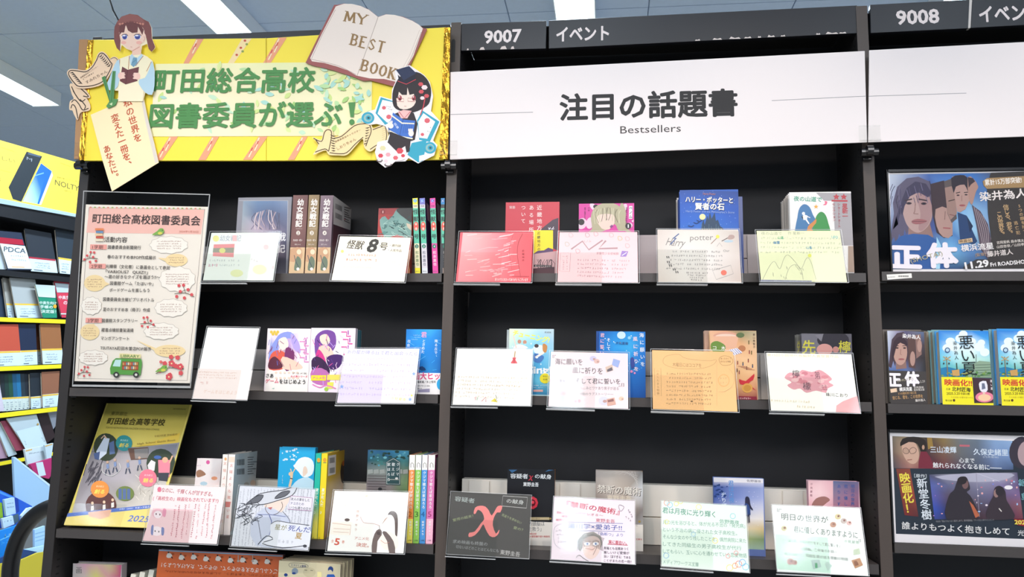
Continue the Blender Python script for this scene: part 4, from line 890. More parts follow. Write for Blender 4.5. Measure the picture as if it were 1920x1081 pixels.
# --- second shelf
def a(s):
    s.full('f2e6ea'); s.poly([(500, 690), (584, 690), (583, 734), (497, 734)], 'f4ede6')
    s.grid([(508, 628), (560, 624), (556, 690), (503, 690)], [['f2e2e8', 'd8c8e8', 'c0b4e0', 'f0e2ee'], ['9aa8e0', 'eed8d8', 'c8a8d8', 'e2d0ec'], ['7c8cd8', 'f4dccc', '9c5ca0', 'f0dcee'], ['e8b0a0', 'd86a50', '6a2c50', 'f4d8e0'], ['c06a58', 'c84c44', 'f0c0b0', 'e8c0d0']])
    for p, c_ in (([(506, 655), (514, 640), (526, 625), (545, 622), (556, 636), (540, 634), (526, 646), (516, 672), (504, 676)], '8f9ce0'), ([(545, 625), (560, 640), (563, 662), (550, 652)], 'b8a4e4'), ([(523, 636), (536, 632), (541, 648), (530, 656), (523, 648)], 'f6e2d6'), ([(508, 664), (524, 656), (540, 668), (534, 690), (505, 692)], 'e0604c'), ([(536, 652), (552, 660), (546, 690), (534, 692)], '7a3468'), ([(530, 668), (560, 680), (566, 691), (530, 691)], 'f3cdb8'), ([(505, 676), (516, 668), (530, 684), (524, 691), (504, 690)], '5f2a3c')): s.poly(p, c_, sm=3)
    for k in range(22): x, y = rl.uniform(505, 560), rl.uniform(628, 686); s.line([(x, y), (x+rl.uniform(-6, 8), y+rl.uniform(6, 14))], .9, rl.choice(('6a74c8', 'd8c8f0', 'c86a80', '8a4a70')))
    for k in range(5): s.ell(509+k*3, 622+k % 2*4, 3, 3, 'e2c048', 6)
    for x0, y0 in ((562, 640), (562, 655), (562, 670)):
        s.line([(x0, y0), (x0+9, y0), (x0+9, y0+8), (x0+17, y0+8)], 2, 'e48ac0'); s.line([(x0+12, y0-4), (x0+12, y0+5)], 2, 'c06ab8')
    s.vtext('ゲーム', 573, 636, 572, 658, 9, 'd888c0', .02)
    for k in range(12): s.ell(518+k % 6*8, 698+k//6*10, 2.6, 2, 'f3d8c4', 6)
    s.text('さあ', 499, 703.5, 513, 704, 8.5, '2c2a2c', .012); s.text('ゲーム', 498, 713.5, 523, 714, 8.5, 'e05070', .01, .2); s.text('をはじめよう', 524, 714.5, 573, 715.5, 9, '2c2a2c', .012); s.text('アニメ化', 548, 699, 576, 699.5, 3.6, '444444'); s.text('大人気シリーズ', 545, 705, 577, 705.5, 4.2, 'e05070', .02); s.text('MF', 511, 728, 515, 728, 2.6, '3c9c88')
facebook('white light novel with a blue haired figure drawing, left of the two', 502, 583.2, 615.5, .012, .014, z2, 'f2e6ea', a, group='white light novels on the second shelf')
def a(s):
    s.full('f3e8f0')
    for p, c_ in (([(590, 636), (600, 622), (614, 618), (628, 624), (630, 645), (622, 660), (612, 664), (600, 660), (592, 668)], '7a4a9c'), ([(600, 630), (612, 626), (619, 638), (612, 648), (602, 642)], 'f5dcc8'), ([(598, 650), (616, 648), (626, 664), (618, 674), (600, 672)], 'f3d0bc'), ([(596, 655), (590, 680), (600, 690), (612, 684), (606, 664)], 'd83c8c'), ([(612, 672), (626, 664), (644, 668), (636, 688), (620, 692)], '4a2468'), ([(584, 676), (596, 668), (612, 680), (618, 700), (590, 704)], '3c2248'), ([(584, 694), (606, 690), (620, 706), (612, 722), (586, 716)], 'c070b0')): s.poly(p, c_, sm=3)
    for k in range(40): x, y = rl.uniform(586, 640), rl.uniform(622, 716); s.line([(x, y), (x+rl.uniform(-7, 8), y+rl.uniform(3, 12))], 1, rl.choice(('c8a8f0', '5a3a88', 'e860a8', '2c1c3c', 'f0c8e8')))
    for x0, y0 in ((640, 622), (643, 636), (640, 650), (644, 664)): s.line([(x0, y0), (x0+10, y0), (x0+10, y0+8), (x0+18, y0+8)], 2, 'e0509c'); s.line([(x0+13, y0-3), (x0+13, y0+5)], 2, 'b050b0')
    s.poly([(584, 703), (612, 703), (611, 713), (583, 713)], 'f0e234'); s.poly([(614, 716), (626, 716), (624, 728), (613, 728)], 'e6e25c'); s.poly([(614, 702), (640, 702), (640, 712), (613, 712)], 'f0dc64'); s.text('アニメ化', 586, 708, 610, 708, 5.5, 'd8489c', .02)
    s.line([(586, 720), (600, 726), (612, 722), (630, 728)], 2, 'e080b8', sm=3); s.ell(612, 729, 4, 4, 'a8d050', 10)
tb, s_ = facebook('white light novel with a purple haired figure drawing, right of the two', 583.8, 667, 614.5, .008, .016, z2, 'f3e8f0', a, group='white light novels on the second shelf')
facebook('teal edged light novel behind the purple haired one', 590, 671, 617.5, .03, .014, z2, 'e6e6ea', None, cols='3a8c98', group='white light novels on the second shelf')
facebook('second teal edged light novel, hindmost of the white ones', 595, 674.5, 618, .05, .014, z2, 'e6e6ea', None, cols='2f7c8c', group='white light novels on the second shelf')
def a(s):
    s.full('1f86d8'); s.grid([(761, 617), (830, 617), (828, 698), (758, 698)], [['1476c8', '2a9ce4', '3cacec', '2088d4'], ['1f86d8', '2f9ae6', '2890e0', '187cd0'], ['1a78cc', '228ad8', '1f86d8', '1b7acc'], ['0f5cac', '1a70c0', '2488d4', '1668b8'], ['0c4c98', '145ea8', '2a8cd0', '1460b0']])
    for k in range(14): x, y = rl.uniform(762, 826), rl.uniform(620, 694); s.line([(x, y), (x+rl.uniform(6, 22), y+rl.uniform(-10, 6))], .7, rl.choice(('6cc4f4', '4ab0ec', '8ad4f8')))
    s.vtext('君', 795, 627, 795, 627.1, 11, 'e8a8c8', .02); s.vtext('ときめた', 795, 639, 793, 659, 6.5, 'dcecf8', .01); s.vtext('降る丘で、', 818, 639, 817, 668, 6, 'e4f0fa', .01); s.vtext('出会った', 767, 639, 764, 662, 6, 'dcecf8', .01)
    for x, y in ((783, 628), (784, 632), (780, 636)): s.scrib(x-8, y, x+5, y, 2, 'a8d8f4', .5)
    s.poly([(784, 690), (792, 686), (799, 693), (790, 694)], '143c6c', sm=2)
def b(s):
    s.full('f4f0ee'); s.poly([(757, 696.5), (829, 697.5), (829, 738), (757, 738)], 'f4f0ee'); s.grid([(778, 722), (810, 722), (808, 738), (778, 738)], [['f0eef0', 'c4bccc'], ['9a94b0', 'a8a0b4']])
    s.text('映画大ヒット', 762, 704.5, 838, 704.5, 14, 'e0407c', .03); s.text('福原遥／水上恒司', 782, 715.5, 817, 715.5, 4.6, '333333', .02); s.text('原作小説第1位', 783, 723, 806, 723, 3.4, '333333'); s.text('累計', 783, 728, 792, 728, 3, '333333')
    s.ell(828, 720, 9, 10.5, '2fa8e0'); s.text('1', 824, 720, 828, 720, 11, 'f4e84c', .03)
band_art = lambda s: (s.text('映画大ヒット', 762, 704.5, 838, 704.5, 14, 'e0407c', .03), s.text('福原遥／水上恒司', 782, 715.5, 817, 715.5, 4.6, '333333', .02), s.text('原作小説', 783, 723, 806, 723, 3.4, '333333'), s.text('累計', 783, 728, 792, 728, 3, '333333'), s.poly([(784, 730), (806, 728), (806, 735), (784, 735)], '9a94b0'), s.ell(826, 720, 7, 10.5, '2fa8e0'))
facebook('bright blue paperback with a white band behind the lilac card', 762, 828.3, 617, .012, .016, z2, '1f86d8', a, band=(.325, 'f4f0ee', band_art), group='paperbacks on the second shelf of the left bookcase')

# --- third shelf
def a(s):
    s.full('f0e6e4'); s.grid([(369, 858), (418, 861), (410, 912), (348, 910)], [['f6e8e4', 'f8eeea', 'f6ece8'], ['f4e4e0', 'f8f0ec', 'ecdcd8'], ['f4e6e4', 'f6eeea', 'f4e0dc']])
    s.ell(390, 866, 3.6, 4, 'e668a4', 8); s.poly([(368, 884), (376, 880), (386, 888), (380, 892), (370, 894)], 'a87c60', sm=3); s.scrib(366, 872, 384, 872, 3, 'd8b8c8', .6); s.ell(402, 896, 6, 3.6, 'e8a078', 8); s.ell(382, 906, 7, 4, 'b8d4e0', 8)
facebook('pale pink manga with a faint drawing behind the pink card', 370, 416.5, 859, .06, .014, z3, 'f0e6e4', a, lean=.06, group='manga volumes on the third shelf')
def f(s): s.full('f4ece4'); s.vtext('太陽よりも眩しい星', 422, 868, 415, 976, 6.5, 'd89078'); s.ell(423, 860, 2.4, 3, 'e8b078', 8); s.poly([(408, 950), (417, 950), (415, 962), (408, 960)], 'f0b890')
spinebook('white spined manga, left of the two tall pale ones', 418, 427.5, 851.5, .012, .11, z3, 'f0e8e0', f, group='manga volumes on the third shelf')
def f(s): s.full('f6eee8'); s.vtext('太陽よりも眩しい星', 434, 872, 427, 968, 6.5, 'd87868'); s.poly([(429, 856), (440, 856), (440, 866), (429, 866)], 'f4dcc8'); s.poly([(423, 940), (433, 940), (431, 950), (423, 950)], 'e89088')
def sd(q):
    q.grid([(441, 851), (488, 845), (486, 915), (430, 1000)], [['d0d8da', 'c4ccce', 'b8c0c0'], ['c8d0d2', 'b8c0c4', 'c0b8b0'], ['c0a8a0', 'b8b0a8', 'a8a098']])
    for k in range(12):
        for y in (0, 17.5): q.line([(444.5+k*1.2, 861+y-k*.1), (444.5+k*1.2, 872+y-k*.1)], .6, '222222')
    for k in range(8): q.line([(464, 857+k*4.4), (464+rl.uniform(6, 18), 856.5+k*4.3)], .6, '666666')
    q.ell(474, 905, 5, 6, 'c8a890', 10); q.ell(462, 908, 5, 5, 'a8a098', 10)
spinebook('white spined manga with barcoded pale back cover', 429, 441, 851.5, .01, .112, z3, 'f4ece6', f, sd, colb='c4ccce', group='manga volumes on the third shelf')
def a(s):
    s.full('2cb0e4')
    for k in range(20): x = rl.uniform(528, 552); s.ell(x+rl.uniform(0, 8), rl.uniform(840, 862), rl.uniform(1, 4), rl.uniform(.8, 2), 'dff4fc', 6)
    s.poly([(553, 870), (560, 860), (572, 856), (584, 860), (589, 872), (586, 888), (576, 894), (567, 893), (560, 884), (553, 877), (550, 872)], 'f4fafc', sm=2); s.poly([(569, 876), (574, 874), (577, 885), (568, 893)], 'f2d8c4', sm=2)
    s.poly([(548, 910), (560, 898), (578, 894), (592, 905), (594, 916), (548, 916)], 'c8e6f4', sm=2); s.line([(548, 884), (546, 900), (543, 912)], 4.5, 'f0cfa8'); s.line([(547, 886), (545, 878)], 1.8, 'f0cfa8'); s.line([(549, 886), (554, 877)], 1.8, 'f0cfa8'); s.ell(545, 888, 4, 4, 'f0cfa8', 8); s.line([(544, 896), (549, 897)], 1.6, '333333')
    s.scrib(530, 890, 530, 906, 2, 'e0f4fc', .5)
facebook('bright cyan manga cover with a white capped person, above the ink drawing card', 524.5, 591.5, 837.5, .07, .016, z3, '2cb0e4', a, group='manga volumes on the third shelf')
def mk(c1, c2, xm, ttl):
    def f(s):
        s.full(c1); s.grid([(xm-8, 940), (xm+8, 940), (xm-4, 1016), (xm-14, 1016)], [[c1, c1], ['e8e070', 'f0e060'], ['f4e44c', 'f4e44c']]) if c2 else None
        s.ell(xm, 862, 3.4, 4.4, 'e0a030', 8); s.line([(xm-3, 867), (xm+3, 867)], 1.2, '2c6a5c'); s.vtext(ttl, xm-3, 918, xm-7.5, 960, 6.5, 'f4fae8', .01); s.text('文', xm-12, 1008, xm-8.6, 1008, 4, '777755')
    return f
spinebook('turquoise green manga spine next to the yellow one', 592.5, 602.5, 849.5, .01, .112, z3, '28b8a0', mk('28b8a0', 1, 597.5, '夏が死んだ 2'), group='manga volumes on the third shelf')
def sd(q):
    q.grid([(614.5, 850), (654, 841), (650, 915), (608, 1010)], [['e0bc3c', 'c8a030', 'c49c30'], ['e4c048', 'd8b040', 'c89c38'], ['f0dcb8', 'f0d8b8', 'e0b890'], ['e8b8a0', 'e8c0a8', 'e0b0a0']])
    q.poly([(616, 854), (630, 851.5), (629, 888), (615, 892)], 'f2ece4')
    for k in range(9):
        for y in (0, 19): q.line([(618+k*1.1, 858+y-k*.2), (618+k*1.1, 868+y-k*.2)], .6, '333333')
    q.poly([(641, 866), (645, 864), (648, 880), (646, 905), (640, 902), (638, 884)], '4a3c30', sm=2); q.ell(644, 868, 3, 5, 'c0641c', 10)
spinebook('yellow manga spine with an orange yellow back cover', 603.5, 614.5, 849.5, .01, .112, z3, 'f2d82c', mk('f2d82c', 0, 609, '夏が死んだ 3'), sd, colb='d8b040', group='manga volumes on the third shelf')
def a(s):
    s.full('5c7c6c'); s.grid([(690, 842), (780, 845), (778, 925), (686, 925)], [['3f74a0', '2f6a9c', '3c88b4', '4a9cc0', '3a7ca0'], ['2f6070', '3f7c78', '2c5c64', '4a8c8c', '2c5860'], ['8a9088', '98a098', '9ca09a', '7c9078', '7ca068'], ['8a8080', '8c8484', '948c88', '88a878', '94b878'], ['9a8c8c', '948888', '8c8480', '6c8c60', '7c9c68']])
    for k in range(50): s.ell(rl.uniform(692, 776), rl.uniform(846, 872), rl.uniform(1.5, 5), rl.uniform(1, 2.6), rl.choice(('2c5048', '4c8884', '5cacc0', '24443c', '7cc0c8')), 6)
    for k in range(8): s.poly([(690+k*11, 880), (699+k*11, 879), (700+k*11, 887), (690+k*11, 888)], 'b0b4ac')
    for k in range(7): s.line([(689, 891+k*5), (724, 891.5+k*5)], 1, '6c6464')
    s.poly([(724, 865), (738, 857), (751, 865), (751, 909), (724, 908)], '3a5a5c'); s.line([(725.5, 866), (738, 859), (749.5, 866), (749.5, 907), (725.5, 906.5)], .9, 'd8e0d8', closed=True)
    s.vtext('クジマ', 746.5, 870, 745.5, 888, 6.4, 'eef2ee', .01); s.vtext('歌えば', 738, 870, 737, 888, 6.6, 'eef2ee', .02); s.vtext('家ほろろ', 729.5, 870, 729, 898, 6.6, 'eef2ee', .02); s.ell(744, 896, 3, 2, 'f2f2ee', 8); s.line([(730, 898), (748, 898.5)], 1, 'd8d8c8'); s.ell(713, 916, 4, 3, '2c2c30', 8)
facebook('manga with a park, stone steps and blue green trees on its cover', 690, 767, 843, .07, .016, z3, '5c7c6c', a, group='manga volumes on the third shelf')
for i, (xa, xb, c1, nm) in enumerate(((768, 778.5, 'e89048', 'orange'), (780, 790.5, '90c858', 'green'), (792, 802, '4a94d4', 'blue'), (803.5, 816, 'd878b0', 'pink'))):
    def f(s, xa=xa, xb=xb, c1=c1, i=i):
        m = (xa+xb)/2; s.full(c1); k = lambda y: m-(y-853)*.03
        s.poly([(k(853)-8, 850), (k(853)+8, 850), (k(878)+8, 880.5), (k(878)-8, 880.5)], 'f0ece6'); s.line([(m-3, 876), (m-3, 869), (m-1, 867), (m+2, 869), (m+2.4, 876)], .8, '444444')
        if i == 0: s.poly([(k(970)-8, 972), (k(970)+8, 972), (k(1018)+8, 1019), (k(1018)-8, 1019)], 'f0e060')
        if i == 3: s.poly([(k(970)-8, 972), (k(970)+8, 972), (k(1018)+8, 1019), (k(1018)-8, 1019)], 'f4b8cc')
        s.vtext('クジマ歌えば家ほろろ', k(886), 886, k(950), 950, 6.2, 'f6f4f0', .01); s.text(str(i+2), k(962)-4.2, 963, k(962)+2.5, 963, 10.5, ('b05a20', '3c6c2c', '24588c', 'a03868')[i], -.002)
        s.vtext('紺野アキラ', k(978), 978, k(1000), 1001, 4.5, 'f6f4f0', .01); s.text('小学館', k(1012)-4, 1012.5, k(1012)+3, 1012.5, 3, '444444')
    def sd(q, i=i): q.full(('f0ece6', 'f0ece6', 'f0ece6', 'b83c88')[i]); q.poly([(818, 858), (822, 856), (822, 895), (818, 898)], 'e0dcdc') if i == 3 else None
    spinebook('slim manga volume %d with a white topped %s spine' % (i+2, nm), xa, xb, 852.5, .008, .112, z3, c1, f, sd, colb='b83c88' if i == 3 else 'ece6e0', group='slim white topped manga volumes on the third shelf')

# --- fourth shelf (only the tops are seen)
def a(s):
    s.full('d4c4c4'); s.grid([(137, 1055), (228, 1058), (226, 1081), (136, 1081)], [['bcb4b4', 'd8a0b4', 'dcb0a8', 'd4c490', 'c84c80'], ['c4bcb8', 'd8c4b8', 'e0d878', 'e0a0a0', 'c85078']]); s.vtext('画', 148, 1068, 148, 1068.1, 13, '555555')
def stand(S, z):
    top = S.O+S.V*S.h; S.h = (top[2]-z-.0045)/S.V[2]; S.O = top-S.V*S.h; return S
S = rectfit([(138, 1055.5), (227, 1058.5), (226, 1180), (132, 1176)], .06, .12); stand(S, z4); t = root('drawing_pad', 'small pad with a pink and yellow painted cover at the bottom left', 'pad', S.W(S.w/2, 0))
bookbox(t, S.O-S.V*0, S.U, S.V, S.w, S.h, .02, 'right', 'd4c4c4', '8a8488'); s = Surf(S.O, S.U, S.V, S.w, S.h, n0=.0001); a(s); s.done(t, 'printed_cover', M_INKG)
S = rectfit([(298, 1028.5), (531, 1040), (522, 1160), (286, 1148)], .034, .12); stand(S, z4); t = root('picture_book', 'orange picture book turned upside down with little animals and white lettering', 'book', S.W(S.w/2, 0))
O = S.O; zb = z4+.0005
bookbox(t, O, S.U, S.V, S.w, (S.h), .012, 'right', 'd2632c', '3a5a80', '6a4a40'); s = Surf(O, S.U, S.V, S.w, S.h, n0=.0001)
s.poly([(298, 1029.5), (530, 1040.5), (530, 1043), (298, 1032)], '8fb0cc')
for k in range(9):
    x = 318+k*23; y = 1039+k*1.4+(k % 2)*2; s.ell(x+6, y-1, 3, 2, 'a04a1c', 7)
    s.poly([(x-6, y+3), (x-3, y-3), (x+2, y-2), (x+5, y+2), (x+2, y+6), (x-4, y+6)], 'e0dcd4', sm=2); s.ell(x-2, y-4, 1.8, 1.6, '2c2420', 6); s.line([(x+3, y+4), (x+6, y+7)], 1.8, '2c2420')
for x in (447, 474): s.line([(x, 1040), (x, 1049)], 1.4, 'b8b0a8'); s.ell(x, 1051, 2.4, 2.2, 'b8b0a8', 8)
V, Fc = glyphs('ごくふしぎなえをのぞって、のぞって、たんけんしよう！', 0)
s.text('ごくふしぎなえをのぞって、のぞって、たんけんしよう！', 520, 1071, 303, 1058, 9, 'efe2d8', .01)
s.text('みつけてさがしてあそぼう、ふしぎなえのせかいのたんけん', 516, 1079, 310, 1070, 4.6, '8a3c1c')
s.done(t, 'printed_cover', M_INKG)
S = rectfit([(524, 1049.5), (638, 1057.5), (634, 1180), (516, 1172)], .0, .08); stand(S, z4); t0 = t = root('comic_book', 'cream comic book with small blue ink drawings at the bottom edge', 'book', S.W(S.w/2, 0), 'cream comic books stacked at the bottom edge')
bookbox(t, S.O, S.U, S.V, S.w, S.h, .014, 'left', 'd8cca8', 'b8ac90', 'cfc4a4', 'b8a898'); s = Surf(S.O, S.U, S.V, S.w, S.h, n0=.0001)
s.line([(544, 1055), (570, 1056), (578, 1062), (560, 1063), (544, 1062)], .7, '5a5a58', closed=True, sm=3); s.text('たすけてよ動物', 546, 1058.5, 574, 1061, 4.6, '2c3c6c', .01); s.ell(553, 1070, 6, 6, '8c98a4'); s.ell(580, 1072, 12, 9, 'ccc09c'); s.line([(571, 1068), (576, 1068.4)], .8, '333333'); s.line([(582, 1068.6), (587, 1069)], .8, '333333')
s.ell(536, 1077, 3.4, 3, '1f3c80'); s.ell(551, 1074, 3.6, 2, '1f3c80'); s.ell(620, 1067, 5, 6, '2a4480'); s.ell(619, 1072, 4, 4.6, 'd8ccb0'); s.poly([(612, 1081), (614, 1076), (626, 1076), (629, 1081)], '2a5cb0'); s.poly([(595, 1071), (603, 1072), (603, 1081), (595, 1081)], 'f0e2a0')
s.done(t, 'printed_cover', M_INKG)
for k in (1, 2, 3): stackcopy(t0, (.003*k, .016*k, 0), ('second', 'third', 'hindmost')[k-1]+' cream comic book of the stack at the bottom edge')
for k in range(3):
    a_ = P(246+k*17, 1075-k*4, .03+k*.006); Vv = np.array([.1, .1, 1.]); Vv /= np.linalg.norm(Vv); U = np.array([1., 0, -.1]); U /= np.linalg.norm(U); O = a_-Vv*.13
    t = root('booklet', ('leftmost', 'middle', 'rightmost')[k]+' of three thin white booklets leaning by the orange book', 'booklet', O, 'thin white booklets at the bottom')
    bookbox(t, O, U, Vv, .012, .13, .1, 'front', 'e6e2d6', 'd8d8c8', 'e0dccc')

# --- cards of the left bookcase
def a(s):
    s.full('dde2da', .03); s.ell(405, 447, 6, 6, 'dcd88c', 12); s.text('幼女戦記', 413, 446, 452, 446.5, 12, '9aa0b0'); s.poly([(436, 441), (444, 441), (444, 452), (436, 452)], 'e0b4b4')
    s.poly([(401, 458), (440, 457), (438, 482), (399, 480)], 'd88c8c', sm=0); s.poly([(400, 465), (439, 464), (438, 474), (399, 473)], '8f9080'); s.ell(417, 469.5, 6, 5, 'c8c87c', 10)
    for y in (488, 497): s.scrib(392, y, 450, y, 4, 'a8b0b0', .6)
    s.scrib(390, 497, 410, 497, 6, 'd08ca0', .9); s.ell(499, 463, 5, 5, 'dcc8c8', 8); s.scrib(470, 485, 484, 490, 4, 'c4b0b4', .5); s.scrib(507, 500, 516, 502, 7, 'd8a8b4', .7); s.ell(444, 512, 12, 7, 'd8dca8')
    s.ell(487, 505, 13, 9, 'e4e2b8')
card([(395, 433), (527, 433.5), (516, 528.5), (376, 528)], 'pale grey green hand drawn card at the left of the top shelf', 'd9dfd8', a, holder=(.63, .54))
def a(s):
    s.full('faf0da', .03); s.text('怪獣', 651, 457, 682, 460, 17, '4a4038', .014, .15); s.text('8', 690, 459, 709, 460, 25, '2c2a28', .035, .15); s.text('号', 712, 461, 727, 462, 15, '4a4038', .012)
    s.text('・週刊誌', 731, 459.5, 752, 461, 5, '6a5a50', .01); s.text('・人気作品', 728, 468.5, 753, 470, 5, '6a5a50', .01); s.scrib(646, 477, 706, 479, 4.6, 'cf8c6c', .8); s.scrib(644, 486, 707, 488, 4.6, 'cf8c6c', .8); s.scrib(644, 500, 700, 502, 3.2, 'e8ccb0', .5); s.scrib(730, 488, 760, 500, 4, 'ecd8b8', .6); s.ell(642, 471, 3, 3, 'f2e078', 8)
card([(636, 438), (772.5, 445), (762, 529.5), (617, 529)], 'cream hand written card with a big black 8', 'faf2e4', a, holder=None)
def a(s):
    s.full('fbfafa', .02); s.poly([(368, 690), (475, 694), (464, 749), (361, 747)], 'f5e4e0'); s.text('ゲーム', 372, 697, 392, 697, 6, 'e0c4b8')
    for k in range(3): s.scrib(372, 697+k*5, 444, 699+k*5, 3, 'e0b8a8', .5)
    s.scrib(376, 717, 392, 717, 6, 'e0a8a0', .7); s.text('ゲームをはじめよう', 382, 733, 444, 736, 8, 'e8c4b4', .0, .1)
card([(388, 610.5), (488.5, 613.5), (464, 751), (360, 748)], 'tall blank white card with faint red writing at its foot', 'f8f6f6', a, holder=(.8, .42), tilt=.45)
def a(s):
    s.full('f6effa', .02); s.poly([(640, 700), (719, 702), (715, 755), (632, 754)], 'e6d8f0'); s.text('あの星が降る丘で君と出会ったら', 651, 659, 783, 663, 7.5, 'a8a4e4', .01)
    for k in range(7): s.scrib(644-k*2, 672+k*11, 778-k*1.5, 673+k*11.3, 5, rl.choice(('d4bce8', 'c8b4e4', 'dcc8ec')), .8)
    s.text('汐見夏衛', 732, 746, 762, 749, 6, 'e8d088', .01)
    for x, y in ((641, 724), (776, 700), (769, 748)): s.poly([(x, y-4), (x+1.2, y-1.2), (x+4, y-1), (x+1.8, y+1), (x+2.6, y+4), (x, y+2.4), (x-2.6, y+4), (x-1.8, y+1), (x-4, y-1), (x-1.2, y-1.2)], '8aa8e8')
    s.ell(772, 741, 2, 2, 'f0d860', 8)
card([(646, 651), (789, 651.5), (779.5, 757.5), (629, 757)], 'lilac hand written card with little blue stars', 'f3ebf8', a, holder=(.57, .55))
def a(s):
    s.full('fbe9e8', .02); s.poly([(287, 952), (362, 955), (353, 1017), (267, 1013)], 'f6cfd2'); s.text('生なのに、千輝くんが甘すぎる。', 296, 917, 399, 926, 9, 'c0606c', .012); s.ell(299, 917, 4, 5, 'e87890', 8); s.text('(「高校生の」映画化もされています!!)', 287, 933, 410, 938, 8, 'd06474', .012)
    s.ell(296, 962, 11, 9, 'f0b8c4'); s.ell(296, 964, 7.5, 7, 'fbe8ec'); s.ell(293, 963, 1.2, 2, '6a3a4a', 6); s.ell(300, 964, 1.2, 2, '6a3a4a', 6); s.poly([(306, 953), (312, 955), (310, 968), (305, 966)], 'e898b0', sm=2); s.ell(294, 995, 10, 9, 'fbe8ec'); s.poly([(284, 986), (288, 984), (287, 1002), (283, 1000)], '8088b8', sm=2); s.poly([(303, 988), (308, 990), (307, 1002), (303, 1002)], '8088b8', sm=2); s.ell(291, 995, 1.1, 1.8, '444444', 6); s.ell(298, 996, 1.1, 1.8, '444444', 6)
    for k in range(9): x = 330+k*9.4; s.scrib(x-(k % 2)*3, 946-k*.5, x-9, 1004+(k % 3)*3, 3.4, rl.choice(('d87c8c', 'e0a0a8', 'cc7080')), .6)
card([(289.5, 904), (424, 912), (411.5, 1021), (265, 1016.5)], 'pink hand written card with two small pink dog faces', 'f9e6e4', a, holder=(.62, .55))
def a(s):
    s.full('e2e2ea', .015)
    for k in range(22): x = 455+k*6.2-rl.random()*3; s.scrib(x, 914+rl.random()*4, x-12, 1020+rl.random()*6, 2.6, 'b4b4c0', .5, 1.3)
    s.poly([(500, 936), (545, 925), (530, 958), (512, 964), (498, 955)], 'f2dcd0', sm=2); s.poly([(498, 950), (530, 962), (545, 975), (536, 1020), (480, 1022), (470, 980)], 'ccd0e2', sm=2)
    s.poly([(468, 942), (480, 928), (500, 922), (530, 918), (548, 910), (560, 912), (548, 928), (520, 938), (495, 944), (470, 948)], 'd8d8e0', sm=3); s.line([(468, 944), (482, 928), (502, 922), (532, 918), (556, 911), (548, 928), (520, 938), (494, 945)], 1.4, '3c3c44', sm=3, closed=True)
    for p in ([(462, 944), (480, 930), (494, 928), (486, 940), (470, 944)], [(515, 934), (528, 922), (544, 920), (534, 930)]): s.poly(p, '6a6a72', sm=3); s.line(p, 1.2, '2c2c34', sm=3, closed=True)
    for k in range(26): x, y = rl.uniform(440, 486), rl.uniform(936, 976); s.line([(x, y), (x+rl.uniform(-10, 10), y+rl.uniform(2, 8)), (x+rl.uniform(-14, 6), y+rl.uniform(4, 16))], 1, '3f3f48', sm=3)
    s.line([(500, 946), (498, 954), (506, 964), (520, 962), (530, 950), (528, 940)], .9, '6a5a58', sm=3); s.poly([(502, 951), (511, 950), (508, 955)], 'c87070'); s.line([(505, 965), (510, 984), (500, 1018)], 1.4, '5a64a0', sm=3); s.line([(484, 964), (508, 964), (536, 968)], 1, '7a84b4')
    s.line([(470, 980), (482, 970), (490, 1010)], 1, '6a6a78', sm=3); s.line([(530, 958), (542, 972), (545, 985)], 1, '6a6a78', sm=3)
    s.poly([(546, 929), (586, 933), (584, 957), (540, 954)], 'ece6f0'); s.line([(546, 929), (586, 933), (584, 957), (540, 954)], .9, 'b070a0', closed=True); s.text('友人の事をした', 546, 934.5, 581, 937.5, 5.6, '3c3c44', .008); s.text('ナユカとの', 545, 942.5, 570, 944.5, 5.6, '4a3c70', .008); s.text('いつも通りの日々', 543, 950.5, 583, 953.5, 5.6, '3c3c44', .008)
    s.poly([(508, 982), (520, 976), (545, 980), (580, 988), (581, 1024), (540, 1026), (490, 1020), (506, 1002)], 'e6e6ee', sm=3); s.line([(508, 982), (520, 976), (545, 980), (580, 984)], 1.2, '55555f', sm=3); s.line([(484, 1020), (500, 1004), (512, 1010), (492, 1018), (530, 1026), (575, 1022)], 1.4, '44444c', sm=3)
    s.text('星が', 516, 987, 538, 989, 11, '9a9468', .01); s.text('死んだ', 541, 989, 582, 993, 11.5, '5a62a8', .01); s.text('夏', 554, 1003, 567, 1004.5, 13, 'b89448', .01); s.scrib(512, 1013, 552, 1016, 7, 'b0b0bc', .7); s.ell(572, 1023, 4, 3, '44444c', 8)
card([(452.5, 907), (588, 916), (585.5, 1033), (426.5, 1024)], 'grey hand drawn card with an ink sketch of a person in a cap', 'dfdfe8', a, holder=(.6, .5))
